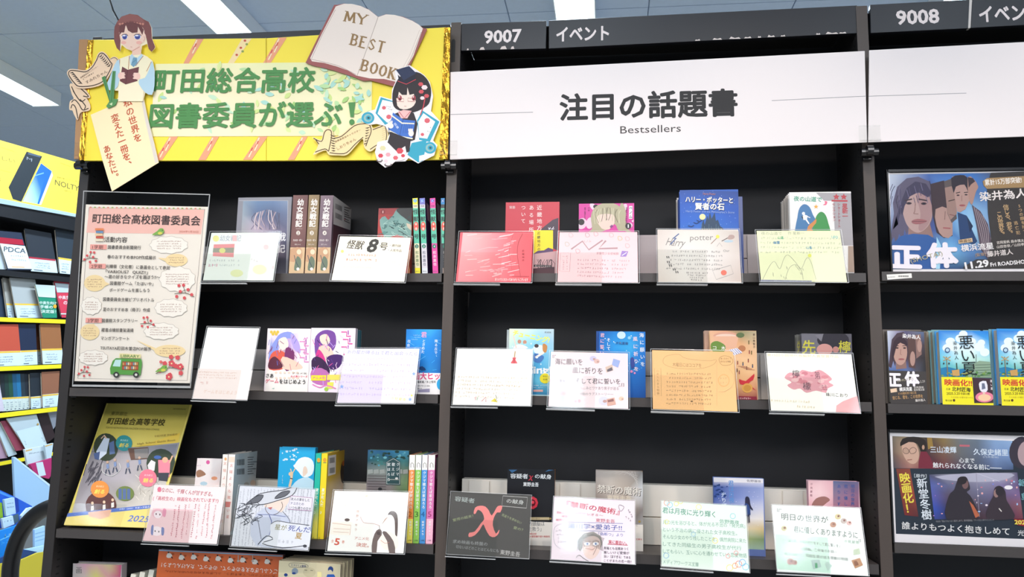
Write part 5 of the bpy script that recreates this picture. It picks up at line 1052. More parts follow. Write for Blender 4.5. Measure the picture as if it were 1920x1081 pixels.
def a(s):
    s.full('faf6f2', .02); s.poly([(626, 970), (660, 972), (656, 1003), (618, 1001)], 'fdf3e8'); s.line([(623, 980), (658, 984), (656, 1002)], .8, 'e0a890'); s.text('全', 621, 1013.5, 626, 1014, 6, 'e08870', .01); s.text('5', 627.5, 1014, 637, 1015, 13, 'd85c48', .03); s.text('巻', 641, 1015, 646, 1015.5, 6, 'e08870', .01)
    s.scrib(684, 928, 692, 930, 5, 'd8c490', .7); s.scrib(634, 942, 640, 942, 4, 'e0b8a8', .6); s.scrib(648, 938, 648, 956, 3, 'e4c8b8', .5); s.vtext('紺野アキラ', 671, 958, 667, 992, 5.5, 'c08870'); s.line([(676, 968), (682, 979), (700, 981), (712, 985)], .8, 'c8988c', sm=3); s.text('アニメ化', 665, 1008, 692, 1009.5, 6, 'd8948c', .01); s.text('決定。', 668, 1020, 692, 1022, 8, 'd08070', .012)
    s.ell(651, 974, 5, 3, '5a4a46', 10); s.line([(626, 990), (656, 992)], .6, 'e0b0a0'); s.line([(625, 996), (654, 998)], .6, 'e0b0a0')
    s.poly([(727, 965), (732, 958), (741, 959), (746, 970), (745, 1003), (741, 1004), (740, 975), (734, 965)], '5c4c48', sm=3); s.poly([(715, 984), (722, 972), (729, 967)], 'c8a898'); s.poly([(714, 1005), (728, 995), (746, 1008), (744, 1028), (722, 1030), (712, 1016)], 'fae8da', sm=3)
    s.poly([(697, 1034), (699, 1010), (706, 994), (714, 992), (716, 1002), (708, 1014), (706, 1036)], '6a5a56', sm=2); s.poly([(717, 998), (724, 996), (738, 1014), (741, 1036), (730, 1037), (726, 1014)], '6a5a56', sm=2); s.ell(711, 999, 5, 3.6, '4a3c3a', 8); s.line([(711, 985), (715, 1004)], .9, '8a7a74'); s.line([(714, 1012), (722, 1018), (730, 1016)], .7, 'c07868', sm=2)
card([(628, 916.5), (765.5, 921), (763.5, 1039.5), (607.5, 1034)], 'white hand drawn card with a red 5 and a penguin like bird', 'faf5f0', a, holder=(.58, .48))
# ================================================================== MIDDLE BOOKCASE
z1, z2, z3, z4 = SH[1]
riser('white display riser in shaded grey tone on the top shelf of the middle bookcase', 884, 1590, 442, .1, z1, (1196, 1400), .47, 'b4aaaa')
riser('white display riser on the second shelf of the middle bookcase', 880, 1588, 655, .1, z2, (1050, 1424), .47, 'bdb5ae')
riser('white display riser in lit cream tone on the third shelf of the middle bookcase', 866, 1600, 897, .105, z3, (880, 1050, 1466), .46, 'faf0e2')
GB = lambda k: 'books on the %s shelf of the middle bookcase' % k
# top shelf
def a(s):
    s.full('c8404c'); s.poly([(1003, 448), (1016, 428), (1026, 420), (1036, 412), (1047, 408), (1047, 470), (1030, 462), (1000, 455)], '4c3c48')
    s.vtext('近畿地方', 1011.5, 389, 1011.5, 427, 9.5, 'eddcd8', .004); s.vtext('ある場所に', 996.5, 389, 996, 444, 9, 'eddcd8', .004); s.vtext('ついて', 981.5, 389, 981, 414, 8.5, 'eddcd8', .004); s.text('背筋', 955, 388.5, 966, 388.5, 5.5, 'eddcd8')
    s.poly([(1000, 431.5), (1037, 431.5), (1037, 476), (1000, 476)], 'f0dc30'); s.poly([(1000, 476), (1008, 470), (1020, 469), (1028, 464), (1037, 467), (1037, 476)], '5c4468'); s.vtext('近畿地方の', 1010, 437, 1010.5, 467, 6, '4c4420', .01)
    s.poly([(1000, 476), (1046, 470), (1045, 512), (1000, 512)], 'c8a0a0'); s.poly([(1000, 503), (1040, 500), (1040, 512), (1000, 512)], '4c2830')
    for k in range(16): x = 1008+k*2; s.line([(x, 504), (x+rl.uniform(-3, 3), 494), (x+rl.uniform(-5, 5), 486)], .8, '3a2c34')
    s.poly([(1001, 496), (1034, 497), (1034, 501), (1001, 500)], '2c2024'); s.text('見つけてくださり', 1003, 498.5, 1032, 499, 3, 'e8e0dc')
    for k in range(9): x = 1028+rl.random()*12; s.line([(x, 424+rl.random()*6), (x+rl.uniform(-4, 4), 430)], .8, 'e8e0e8')
facebook('red hardcover with dark mountains and a yellow inset', 948.5, 1049, 379.5, .012, .025, z1, 'c8404c', a, cols='b03038', group=GB('top'))
def a(s):
    s.full('d8409c')
    for x, y, rx, ry, r in ((1091, 419, 9, 11, .5), (1106, 418, 7, 11, .2), (1113, 388, 9, 5, .8), (1170, 390, 5, 9, .5), (1180, 422, 6, 5, 0)): s.ell(x, y, rx, ry, 'e6c8d8', 14, r)
    s.ell(1090, 416, 6, 6, '2c2428', 12); s.ell(1117, 387, 5, 4, '2c2428', 10)
    s.poly([(1110, 428), (1108, 405), (1116, 388), (1135, 380), (1156, 383), (1168, 396), (1172, 412), (1178, 430), (1160, 432), (1152, 420), (1130, 434), (1104, 434)], 'b4ac8c', sm=3)
    s.poly([(1162, 386), (1168, 381), (1174, 400), (1172, 420), (1184, 436), (1170, 432), (1164, 412)], 'b4ac8c', sm=2)
    s.poly([(1119, 412), (1124, 402), (1150, 402), (1152, 418), (1142, 430), (1128, 428)], 'ecd0c0', sm=2)
    for k in range(16): x = 1113+k*3.4; s.line([(x, 388+abs(k-8)*.8), (x-1+rl.uniform(-3, 3), 402), (x+rl.uniform(-4, 4), 412+abs(k-8))], 1., rl.choice(('8c8468', 'cfc8a8', '6c6450')), sm=3)
    s.poly([(1179.5, 386), (1186, 386), (1185.5, 410), (1179, 410)], 'ece4e8'); s.vtext('ベノム', 1182.8, 390, 1182.4, 406, 6, '2c2428', .02); s.vtext('求愛性少女症候群', 1175, 390, 1174.6, 418, 3.4, '2c2428'); s.vtext('作画', 1104, 390, 1104, 394, 3.4, '5c2044'); s.vtext('原作・監修かいりき', 1097, 390, 1097, 410, 3, '5c2044')
    s.ell(1178, 423.5, 5.6, 5.8, '2c2428'); s.text('1', 1177, 423.5, 1179, 423.5, 6.5, 'f4f0f0', .02); s.poly([(1184, 414), (1188, 412), (1187, 417)], 'f4e8ee'); s.text('菌', 1144, 426, 1149, 422, 5, '8c3c90', .02)
facebook('magenta manga cover with an ash haired figure drawing', 1085.5, 1189, 382, .05, .016, z1, 'd8409c', a, group=GB('top'))
def a(s):
    s.full('1c54b0'); s.grid([(1274, 356), (1384, 359), (1384, 440), (1274, 440)], [['1c4a9c', '1c4898', '18408c'], ['1c58b8', '1c5cc0', '1a50ac'], ['1c60c4', '2068c8', '1c58b8'], ['2c70c8', '3078cc', '2868bc']])
    for k in range(50): s.ell(rl.uniform(1276, 1382), rl.uniform(358, 432), .5, .5, '9cc0ec', 5)
    s.text('Harry Potter', 1318, 363, 1342, 363.5, 4, 'b07870', .01)
    for o, c_ in ((.8, '16305c'), (0, 'f2eee4')): s.text('ハリー・ポッターと', 1285+o, 373.5+o, 1374+o, 375.5+o, 11.5, c_, .03); s.text('賢者の石', 1303+o, 386.5+o, 1358+o, 387.5+o, 13, c_, .035)
    s.text("Harry Potter and the Philosopher's Stone", 1286, 395.5, 1377, 398, 4, '9cb4d8')
    s.ell(1317, 406.5, 5.8, 5.6, 'f0eca8')
    s.poly([(1313, 440), (1316, 420), (1319, 411), (1321, 422), (1324, 412), (1326, 404), (1328, 412), (1331, 398), (1334, 410), (1337, 404), (1340, 398), (1342, 414), (1346, 412), (1350, 424), (1356, 428), (1360, 440)], '22405c')
    for k in range(9): x = 1316+k*4.4; s.line([(x, 436), (x, 420+k % 3*4)], .9, '4c6c7c'); s.ell(x+1, 430, .6, .8, 'e8d878', 5)
    for x, y in ((1296, 424), (1306, 418), (1312, 414)): s.line([(x-6, y-1), (x, y+1), (x+5, y-1.5)], 1.2, '141c34')
th, _ = facebook('deep blue wizard school paperback with a moon and dark towers, foremost copy', 1274.5, 1384, 356.5, .02, .016, z1, '1c54b0', a, cols='1a3c88', group=GB('top'))
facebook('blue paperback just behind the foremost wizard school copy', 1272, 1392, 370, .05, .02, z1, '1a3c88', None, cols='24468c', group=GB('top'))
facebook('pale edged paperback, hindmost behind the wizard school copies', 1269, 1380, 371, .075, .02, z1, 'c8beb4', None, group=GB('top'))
def a(s):
    s.full('ece8e4'); s.poly([(1562, 361), (1596, 362), (1600, 460), (1566, 460)], 'a8a2a4'); s.poly([(1530, 361), (1596, 362), (1596.5, 377), (1545, 376)], 'a8a2a4')  # grey areas are the sign's shadow drawn into the white cover
    s.text('夜の山道で', 1488, 372, 1541, 374, 9.5, '2f9c78', .02, .05); s.poly([(1546, 377), (1551, 378), (1549, 384), (1543, 384), (1547, 381)], 'e8708c', sm=3); s.poly([(1530, 382.5), (1531.2, 385.8), (1534.5, 386), (1532, 388), (1533, 391), (1530, 389.4), (1527, 391), (1528, 388), (1525.5, 386), (1528.8, 385.8)], 'e8a83c')
    s.poly([(1493, 440), (1495, 408), (1499, 390), (1508, 382.5), (1518, 388), (1524, 402), (1530, 414), (1534, 440)], '4478a8', sm=3); s.poly([(1524, 440), (1528, 412), (1534, 400), (1541, 397), (1548, 403), (1553, 418), (1556, 440)], '3c9048', sm=3); s.poly([(1513, 440), (1515, 424), (1524, 416), (1530, 410), (1530, 418), (1522, 428), (1528, 440)], 'd08848', sm=2)
    s.ell(1506.5, 400, 3, 3, 'f6f4f2', 10); s.poly([(1503, 406), (1508, 402), (1514, 404), (1513, 411), (1518, 419), (1516, 420), (1510, 412), (1506, 412), (1505, 404)], 'f6f4f2'); s.line([(1510, 404), (1519, 408)], 1.4, 'f6f4f2')
    for x in (1568, 1582): s.poly([(x, 362.5), (x+1.8, 366.5), (x+6, 367), (x+3, 370), (x+4, 374), (x, 372), (x-4, 374), (x-3, 370), (x-6, 367), (x-1.8, 366.5)], 'b83c44')
    s.poly([(1559, 374.5), (1589, 375), (1589, 378), (1559, 377.5)], 'b83c44'); s.vtext('星新一', 1584, 386, 1584.5, 405, 10, 'b83c44', .02); s.vtext('ショートショート', 1572.5, 383, 1573.5, 424, 5.6, 'b05058', .01); s.vtext('セレクション', 1563, 383, 1564, 412, 5.2, 'b05058', .01)
    s.poly([(1590, 461), (1600, 461), (1602, 510), (1590, 510)], 'a89080')
facebook('white mountain covered paperback with red stars, foremost of four copies', 1479.6, 1595.5, 360.5, .012, .012, z1, 'ece8e4', a, cols='b8b0ac', group=GB('top'))
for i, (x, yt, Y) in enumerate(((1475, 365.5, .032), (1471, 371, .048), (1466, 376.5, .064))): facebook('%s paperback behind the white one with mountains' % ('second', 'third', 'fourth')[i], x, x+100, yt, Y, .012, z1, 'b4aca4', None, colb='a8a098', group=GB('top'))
# second shelf
def a(s):
    s.full('bfe0e4'); s.grid([(954, 616), (1038, 616.5), (1037, 740), (950, 738)], [['e8ecd0', 'dcecd8', 'b8dce8', 'c8d8dc'], ['d8ecd8', 'a8dce0', '8cd0e4', 'a0c8dc'], ['b8e0e4', '78c4e0', '58b4dc', '90c8e0'], ['90d0e4', '48a8dc', '4cacdc', '80c8e4'], ['60b8e0', '3898d0', '68c4e0', '98d8e4'], ['2f88b8', '2c84b4', '3088b8', '3c90bc']])
    s.text('チューニング!', 962, 623, 1030, 637.5, 12, 'f2f04c', .035, .1); s.text('風城晴', 1021, 622.5, 1033, 623, 3.4, '555555')
    for x, y in ((974, 640), (984, 641)): s.ell(x, y, 3.6, 3.8, 'c89078', 10)
    for p, c_ in (([(968, 646), (980, 646), (990, 652), (976, 656), (962, 654)], 'f0f0f0'), ([(1000, 650), (1012, 646), (1022, 652), (1018, 664), (1004, 662)], 'dff0f8'), ([(1002, 662), (1020, 668), (1012, 680), (1000, 676)], '4878b8'), ([(1018, 644), (1026, 648), (1024, 660), (1018, 658)], 'c8884c')): s.poly(p, c_, sm=3)
    s.line([(963, 630), (968, 652)], 2, 'f0d0c0'); s.line([(1004, 670), (1020, 660)], 4, 'f4e4d8'); s.ell(1006, 648, 4.2, 3.6, '4a3c3c', 10)
    for k in range(20): x, y = rl.uniform(960, 1034), rl.uniform(642, 700); s.ell(x, y, rl.uniform(.6, 2.4), rl.uniform(.6, 2), 'e8f6fa', 6)
    s.text('tuning!', 966, 692, 1034, 693, 14, 'f6fafa', .03); s.ell(1022, 709, 10, 9.5, 'f0e02c'); s.text('最高の', 1018, 705, 1027, 705, 3.4, '555533'); s.text('青春!', 1018, 711, 1027, 711, 3.4, '555533')
    for y in (722, 726): s.scrib(1000, y, 1026, y, 2, 'dceef4', .5)
    s.poly([(1000, 730), (1018, 730), (1018, 734), (1000, 734)], 'e8b0a8')
facebook('pale blue paperback with yellow lettering and splashing figures', 955, 1038.5, 616, .012, .013, z2, 'bfe0e4', a, cols='9cc4cc', group=GB('second'))
facebook('second copy just behind the pale blue paperback', 950.5, 1030, 618, .03, .012, z2, 'c4cccc', None, group=GB('second'))
def a(s):
    s.full('1868c0'); s.grid([(1123, 620), (1210, 622), (1211, 745), (1123, 742)], [['1860b4', '1c80d0', '2090d8', '1470c4'], ['1c68bc', '2898dc', '38a8e0', '1874c8'], ['1c70c8', '2490dc', '2888d4', '1668bc'], ['1a64c0', '1c74cc', '1c70c4', '1460b0'], ['1458b0', '1860bc', '1860b8', '1050a0']])
    for k in range(40): s.ell(rl.uniform(1126, 1206), rl.uniform(624, 700), rl.uniform(.4, 1.6), rl.uniform(.4, 1.4), rl.choice(('a8dcf4', '58b8e8', 'e0f2fa')), 6)
    s.ell(1165, 628, 8, 7, 'c8e0ea'); s.ell(1180, 633, 3, 3, '8cc8e4'); s.vtext('海に願いを', 1203, 628, 1205, 682, 8.6, 'dce8f4', .012); s.vtext('風に祈りを', 1191, 635, 1193, 691, 8.6, 'f0dce4', .012); s.vtext('そして', 1141, 637, 1141, 653, 7.4, 'e8f0f8', .01); s.vtext('君に誓いを', 1129.5, 628, 1128, 672, 8, 'e8c0d0', .012); s.text('汐見夏衛', 1154, 642.5, 1178, 643.5, 5, '2c4c88', .01)
    s.ell(1184, 696, 2.6, 2.6, 'e890c0', 8); s.ell(1190, 699, 2, 2, 'e890c0', 8); s.poly([(1182, 672), (1188, 670), (1190, 686), (1184, 690)], '3c4c98', sm=2)
facebook('bright sea blue novel with white and pink vertical lettering', 1123, 1210, 621, .012, .013, z2, '1868c0', a, cols='2c90b8', group=GB('second'))
facebook('second copy just behind the sea blue novel', 1118, 1200, 620.5, .028, .012, z2, '1c5cb0', None, group=GB('second'))
def a(s):
    s.full('e6bc8c'); s.grid([(1331, 618.5), (1418, 621), (1420, 750), (1331, 748)], [['e2b08c', 'dca07c', '8c8860', 'b8a888'], ['e6b890', 'e8b48c', 'e0a878', 'dcb890'], ['c8b078', 'ecc49c', 'ecc090', 'e8bc90'], ['e8bc8c', 'e8bc88', 'e8b884', 'e8bc8c'], ['e8b884', 'e4b07c', 'e0a874', 'd89870'], ['c88c68', 'b87858', '9c4840', '8c3038']])
    s.ell(1361, 629.5, 24, 7.5, 'd8a088'); s.ell(1361, 630.5, 20, 5, 'e8c8b4'); s.poly([(1337, 630), (1385, 630), (1380, 652), (1345, 654)], 'e4b090', sm=0); s.ell(1391, 653, 7, 6, 'b87850'); s.ell(1388, 628, 8, 5, '5c6c44', 9); s.poly([(1333, 644), (1345, 639), (1360, 648), (1356, 660), (1336, 658)], '6c8c3c', sm=3)
    s.text('木', 1352, 652, 1360, 652, 8, 'f4f0e8', .012); s.text('コ', 1336.5, 651.5, 1343, 651.5, 7.5, 'f4f0e8', .012); s.vtext('青山美智子', 1413.5, 627, 1414, 650, 4.6, '5c4030', .004)
    s.poly([(1367, 655), (1382, 652), (1392, 660), (1376, 666)], 'e8e4ec'); [s.line([(1369+k*4, 655-k*.6), (1378+k*4, 665-k*.9)], 1, '6870a8') for k in range(4)]
    for x, y in ((1404, 640), (1405, 658), (1409, 659), (1403, 674), (1383, 678), (1393, 680), (1400, 688), (1386, 696), (1411, 684), (1382, 692)): s.line([(x, y), (x, y+5)], 2, rl.choice(('5c3c30', '9c4840', '3c4c6c', '7c6c3c'))); s.ell(x, y-1, 1, 1, '3c2820', 6)
    for k in range(4): s.line([(1384+k*5, 686+k*2), (1400+k*5, 687+k*2)], .8, 'b8785c')
    s.poly([(1386, 710), (1398, 714), (1414, 700), (1412, 712), (1404, 718), (1418, 732), (1400, 722), (1388, 720)], 'c83038', sm=2); s.ell(1401, 727, 10, 9, 'd8a04c'); s.ell(1401, 727, 7, 6, 'c48c3c'); s.poly([(1384, 742), (1418, 743), (1419, 750), (1384, 749)], '8c2438'); s.text('ロングセラー', 1387, 746, 1408, 746.5, 3.6, 'e8dcd8', .01)
facebook('brown cafe themed paperback with a cup and tiny people', 1331, 1418, 619.5, .012, .016, z2, 'e6bc8c', a, cols='c89c74', group=GB('second'))
facebook('thick second copy behind the brown cafe paperback', 1320.5, 1408, 619.5, .034, .018, z2, 'c8a088', None, pagecol='e0c8b0', group=GB('second'))
def a(s):
    s.full('57545c'); s.poly([(1502, 624), (1540, 626), (1538, 662), (1502, 660)], '6c6a72'); s.ell(1562, 637, 30, 17, '2c2830'); s.ell(1546, 655, 15, 11, 'c89088'); s.ell(1567, 655, 6, 6, 'b88078'); s.text('先', 1504, 650, 1529, 651, 27, 'c8c040', .01); s.text('檸', 1572, 649, 1595, 651, 23, 'c0b83c', .01); s.vtext('珠川こおり', 1580, 660, 1580, 672, 3.6, 'a8a898')
    s.poly([(1528, 628), (1544, 625), (1540, 640)], '77747c')
facebook('dark paperback with large yellow kanji above a sleeping face', 1502.5, 1596.5, 625, .012, .014, z2, '57545c', a, group=GB('second'))
facebook('second copy just behind the dark yellow lettered paperback', 1493, 1580, 627, .032, .014, z2, '77746c', lambda s: s.text('先', 1494, 650, 1505, 650, 24, 'b0a850', .01), group=GB('second'))
# third shelf
def a(s):
    s.full('1c1c20'); s.text('容疑者', 957, 891.5, 990, 892.5, 9.5, 'eef0f0', .012); s.text('χ', 992, 893, 1000, 893.5, 9, 'd83c4c', .012, .2); s.text('の献身', 1003, 892, 1034, 893.5, 9, 'eef0f0', .012); s.text('東野圭吾', 981, 907, 1010, 908, 8, 'eef0f0', .014)
    s.poly([(954, 880), (970, 880), (960, 886)], '3c6c98'); s.poly([(1030, 879), (1040, 880), (1022, 884)], '3c6c98'); s.ell(998, 942, 11, 12, 'c83444', 9); s.ell(998, 942, 6.5, 7, '5c1420', 8); s.ell(999, 941, 3, 3, 'd84454', 7)
def bnd(s):
    s.poly([(990, 969), (1030, 969), (1030, 974), (990, 974)], 'c8b890'); s.text('予告された殺人の', 992, 971.5, 1012, 971.5, 3, '444444'); s.ell(1032, 971.5, 2, 2, 'a89050', 8); s.text('この頭脳は', 984, 981, 1021, 981, 9, '4c5058', -.003); s.text('を救う」', 991, 991, 1015, 991, 8.6, '4c5058', -.003); s.text('映像化決定', 990, 1000, 1006, 1000, 3.6, 'c83c3c', .02); s.text('直木賞受賞作堂々映画化', 990, 1005, 1031, 1005, 3.8, 'c83c3c', .01)
tX, sX = facebook('black paperback with a red rose and orange spine, behind the black card', 951.5, 1040.5, 878, .045, .016, z3, '1c1c20', a, cols='e08c30', band=(.31, 'f0ece4', bnd), group=GB('third'))
def a(s):
    s.full('8c8078'); s.grid([(1116, 879), (1205, 883), (1206, 990), (1114, 985)], [['b8aca4', 'c4b8ac', 'b0a49c', '8c8884'], ['a0948a', 'c8bcb0', 'b4a698', 'e0e0e0'], ['7c7068', '9c9088', 'a8988a', '88807c'], ['5c5450', '6c625c', '746a64', 'b0b0b0']])
    for k in range(6): s.line([(1130+k*10, 886+k), (1160+k*6, 883), (1196, 892+k*5)], .6, 'c8c0b8', sm=4)
    for o, c_ in ((1, '4c443c'), (0, 'e0d8cc')): s.text('禁断の魔術', 1120+o, 915+o, 1202+o, 921.5+o, 16, c_, .012)
    s.text('東野圭吾', 1138, 932, 1184, 934.5, 10, 'd8ccb8', .02)
def bnd(s): s.ell(1199, 977, 2.4, 2.4, 'a89050', 8); s.text('に', 1192, 984, 1196, 984, 4, '666666'); s.text('文庫化', 1192, 1010, 1204, 1010.5, 3.6, 'c83c3c', .01)
facebook('brown metallic looking paperback with big carved kanji', 1117, 1205, 881, .03, .018, z3, '8c8078', a, cols='dc9838', band=(.33, 'ece6dc', bnd), group=GB('third'))
def a(s):
    s.full('6c80bc'); s.grid([(1338, 893), (1431, 896), (1433, 1030), (1337, 1026)], [['e8e0e4', 'eae2e6', 'ece6e8'], ['4860a8', '7888c0', '98a4d0'], ['3c58a4', '8090c8', 'a8b0d8'], ['6878b4', 'a8b0d4', 'd0d0e0'], ['a0a8cc', 'e0dce4', 'f0e8e0'], ['c8c0b8', 'e8dcc0', 'e0c890'], ['8ca068', 'a8b478', '88a070'], ['a8c4b0', 'b0ccb8', 'a8c4b0']])
    s.poly([(1338, 893), (1431, 896), (1431, 905), (1338, 903)], 'ece6e8'); s.text('佐野徹夜', 1400, 900.5, 1427, 902, 4.4, '666270', .006); s.vtext('君は月夜に', 1370.5, 905, 1372.5, 948, 10.5, '5c90cc', .012); s.vtext('光り輝く', 1357, 927, 1358, 958, 9.5, 'dfe8f6', .01)
    for k in range(16): s.ell(rl.uniform(1340, 1364), rl.uniform(908, 932), rl.uniform(1.5, 4), rl.uniform(1, 2.6), '24407c', 6)
    for k in range(30): s.ell(rl.uniform(1342, 1428), rl.uniform(906, 990), .6, .6, 'f0f0fc', 5)
    s.poly([(1397, 934), (1401, 930), (1405, 934), (1407, 946), (1412, 956), (1404, 952), (1404, 960), (1398, 956)], '2c2c44', sm=3); s.poly([(1396, 944), (1404, 946), (1407, 964), (1398, 966)], '2f4880', sm=2); s.line([(1401, 964), (1402, 980)], 2, '3c3840'); s.line([(1404, 963), (1405, 979)], 2, '3c3840')
facebook('blue sky novel with a dark haired figure under a moonlit sky', 1338, 1432, 894.5, .03, .016, z3, '6c80bc', a, cols='5c8cb8', group=GB('third'))
def a(s):
    s.full('c89ca8'); s.grid([(1515, 898), (1562, 900), (1562, 952), (1514, 948)], [['e8b8bc', 'ecc0c4', 'e4b0b8'], ['f0c8cc', 'f4d0d0', 'e8b8bc'], ['e8a8b0', 'f0c4c4', 'dca4b0']]); s.grid([(1562, 900), (1610, 902), (1610, 955), (1562, 952)], [['5c6c90', '5c6084', '6c6888'], ['8c7890', '94708c', '8c6480'], ['b07c8c', 'a86c80', '945c74']])
    s.poly([(1522, 948), (1530, 934), (1546, 930), (1556, 936), (1550, 942), (1538, 950)], 'a07068', sm=3); s.vtext('汐見夏衛', 1521.5, 907, 1521, 928, 4.6, '8c4c5c', .004)
    for k, x in enumerate((1573, 1586, 1599)): s.vtext(('あります', '君に優し', '明日の世界')[k], x, 911, x-.4, 944, 7, '4c5c94', .014)
facebook('pink and violet sky novel at the right end of the third shelf', 1515, 1610.5, 900, .03, .015, z3, 'c89ca8', a, cols='8c6480', group=GB('third'))

# cards of the middle bookcase
def a(s):
    s.full('e8606c', .02); s.grid([(868, 436), (998, 438), (996, 527), (858, 527)], [['f6b8b8', 'f2a8a8', 'ee8890', 'e66068', 'e4565f'], ['f4a4a8', 'f09ca0', 'ec7c84', 'e45c64', 'e4545e'], ['ee9098', 'ea848c', 'e8747c', 'e4565e', 'e4545c']])  # paler towards the left: glare put into the card's colours
    for k in range(46): x, y = rl.uniform(868, 960), rl.uniform(440, 520); s.line([(x, y), (x+rl.uniform(6, 26), y-rl.uniform(0, 5))], 1.2, rl.choice(('f6ccd0', 'f8dcdc', 'f2b0b4')))
    s.line([(980, 438), (972, 455), (970, 475), (973, 500), (976, 518)], .8, '9c3840', sm=4); s.line([(962, 440), (955, 470), (960, 505)], .6, 'c04850', sm=4); s.vtext('近畿地方', 981, 470, 981, 488, 4, '8c2c34'); s.text('について', 925, 507, 943, 508, 4.5, 'f4dcdc'); s.text('場所', 925, 513, 941, 513, 4.5, 'f4dcdc')
    s.text('見つけてくださってありがとうございます', 928, 524, 990, 524.5, 5.4, 'f6e8e4', .01); s.line([(960, 518), (992, 518), (992, 527)], .6, '9c3840')
card([(861, 431.5), (1000.5, 435.5), (999.5, 530.5), (851, 530.5)], 'red card with pale streaks by the middle post', 'f4c8c8', a, holder=(.59, .58))
def a(s):
    s.full('f5c8cb', .02); s.line([(1071, 467), (1092, 452), (1104, 468), (1130, 450)], 3.2, 'b08c90'); s.line([(1136, 451), (1123, 466), (1158, 465)], 3.6, 'b08c90'); s.text('ベノム', 1093, 453, 1108, 451, 6, 'cc9090'); s.text('求愛性少女症候群', 1118, 474.5, 1160, 475.5, 5, 'a87c84', .004)
    for x, y, c_ in ((1063, 457, 'a0a890'), (1070, 440, 'd8a0a8'), (1101, 440, 'a87c84'), (1117, 438, 'e08c94'), (1146, 440, 'd8989c'), (1162, 446, 'e8a848'), (1176, 447, 'd8989c'), (1176, 460, 'e09898'), (1083, 470, 'c8888c')): s.line([(x-3, y-3), (x+3, y-2), (x+4, y+3), (x-2, y+4)], .8, c_, sm=3, closed=True)
    s.poly([(1163, 481), (1166, 470), (1178, 471), (1174, 481)], '9c7cc0'); s.line([(1166, 479), (1175, 473)], 1.4, 'f0e0f0')
    for k in range(5): s.scrib(1082, 487+k*7.4, 1182-k*4, 489+k*7.6, 4.2, 'c09098', .6)
    s.line([(1051, 474), (1070, 474), (1068, 509), (1049, 508)], .7, 'c08c94', closed=True); s.scrib(1057, 478, 1056, 506, 3.4, 'c08c94', .5); s.scrib(1063, 478, 1063, 506, 3.4, 'c08c94', .5)
card([(1046.5, 432.5), (1198, 433.5), (1199.5, 530.5), (1042, 531)], 'pale pink hand written card with a zigzag title', 'f2c4c8', a, holder=(.55, .57))
def a(s):
    s.full('ded3cb', .015); s.grid([(1233, 431), (1385, 433), (1390, 528), (1234, 528)], [['d8c8c0', 'e4dad2', 'e2d8d0', 'd0beb4'], ['dcd0c8', 'e8e0da', 'e6dcd6', 'd8c8c0'], ['d2c2b8', 'e0d6ce', 'dcd0c8', 'c8b4aa']]); s.text('Harry', 1251, 452, 1285, 455, 15, '8c8480', -.004, .3); s.text('potter', 1294, 445, 1337, 444, 11, '8c8480', .0, .1); s.line([(1273, 438), (1262, 447), (1268, 446), (1257, 458)], 2.2, '5c6c98')
    s.line([(1333, 457), (1344, 446)], 1.4, '9c7c6c'); s.ell(1345.5, 443.5, 3.6, 3.6, 'e8dc60', 8); s.line([(1353, 452), (1364, 446), (1370, 443)], 1.6, '6c5c58'); s.poly([(1364, 447), (1368, 440), (1376, 441), (1377, 446), (1370, 449)], 'b89c94', sm=2); s.ell(1366, 452, 9, 2.4, 'b8c8d4')
    s.line([(1344, 462), (1349, 455), (1354, 462)], .7, 'a09490')
    for k in range(5): s.scrib(1261-k*3, 471+k*8, 1355, 472+k*8, 4.2, '8c8684', .6)
    s.text('Our', 1356, 470, 1368, 469.5, 4.5, '8c8684'); [s.scrib(1286+k*3, 511+k*4.4, 1328-k*4, 512+k*4.4, 3.4, '7c7674', .6) for k in range(4)]
    for k, (x, y) in enumerate(((1250, 482), (1251, 491), (1255, 498), (1262, 505), (1267, 510))): s.line([(x, y-2), (x+1, y+2)], 1.7, '444040'); s.line([(x+3.4, y-2), (x+4.4, y+2)], 1.7, '444040')
    s.line([(1336, 507), (1370, 497), (1375, 513), (1343, 524)], .7, '8c8684', closed=True); s.ell(1357, 511, 5.6, 5, 'e0705c', 10)
card([(1230, 427.5), (1387, 429.5), (1392.5, 530.5), (1232, 531)], 'beige hand written wizard card with footprints and an envelope', 'd4c4ba', a, holder=(.59, .6))
def a(s):
    s.full('edecc0', .02)
    s.text('夜の山道で', 1427, 437, 1466, 437.5, 6.4, 'a8a890', .006); s.text('作 星新一', 1477, 437, 1508, 437, 6, 'a8a890', .006)
    for k in range(4): s.scrib(1425, 446+k*8.6, 1576+k, 447.5+k*8.6, 5, 'a4a894', .6)
    s.text('山道', 1458, 445.5, 1469, 445.5, 6, '5ca880', .02); s.text('幽霊', 1450, 454.5, 1462, 454.5, 6, '5c88a8', .02); s.text('UFO', 1559, 444, 1571, 444.5, 5.4, '5cb0b8', .01); s.text('山道', 1512, 464, 1522, 464, 6, '6c9cb0', .02)
    s.line([(1430, 524), (1442, 500), (1452, 490), (1462, 504), (1470, 484), (1478, 478), (1492, 492), (1502, 504), (1512, 484), (1520, 490), (1530, 524)], .8, 'a8a890', sm=4); s.line([(1472, 524), (1480, 502), (1492, 496), (1502, 506), (1506, 524)], .8, 'a8a890', sm=4)
    for k in range(14): x, y = rl.uniform(1440, 1520), rl.uniform(496, 522); s.line([(x, y), (x+1.5, y+4)], .8, '9c9c88')
    s.ell(1518, 479, 3.4, 3.4, 'e8e468', 10); s.poly([(1426, 524), (1522, 526), (1522, 529), (1426, 528)], 'a8a8b8'); s.scrib(1428, 526, 1520, 527, 2, '77778c', .5, 1.6)
card([(1415.5, 430), (1577, 431), (1592, 530), (1423.5, 530)], 'pale yellow hand written card with pencil mountains', 'e9e8c0', a, holder=(.62, .56))
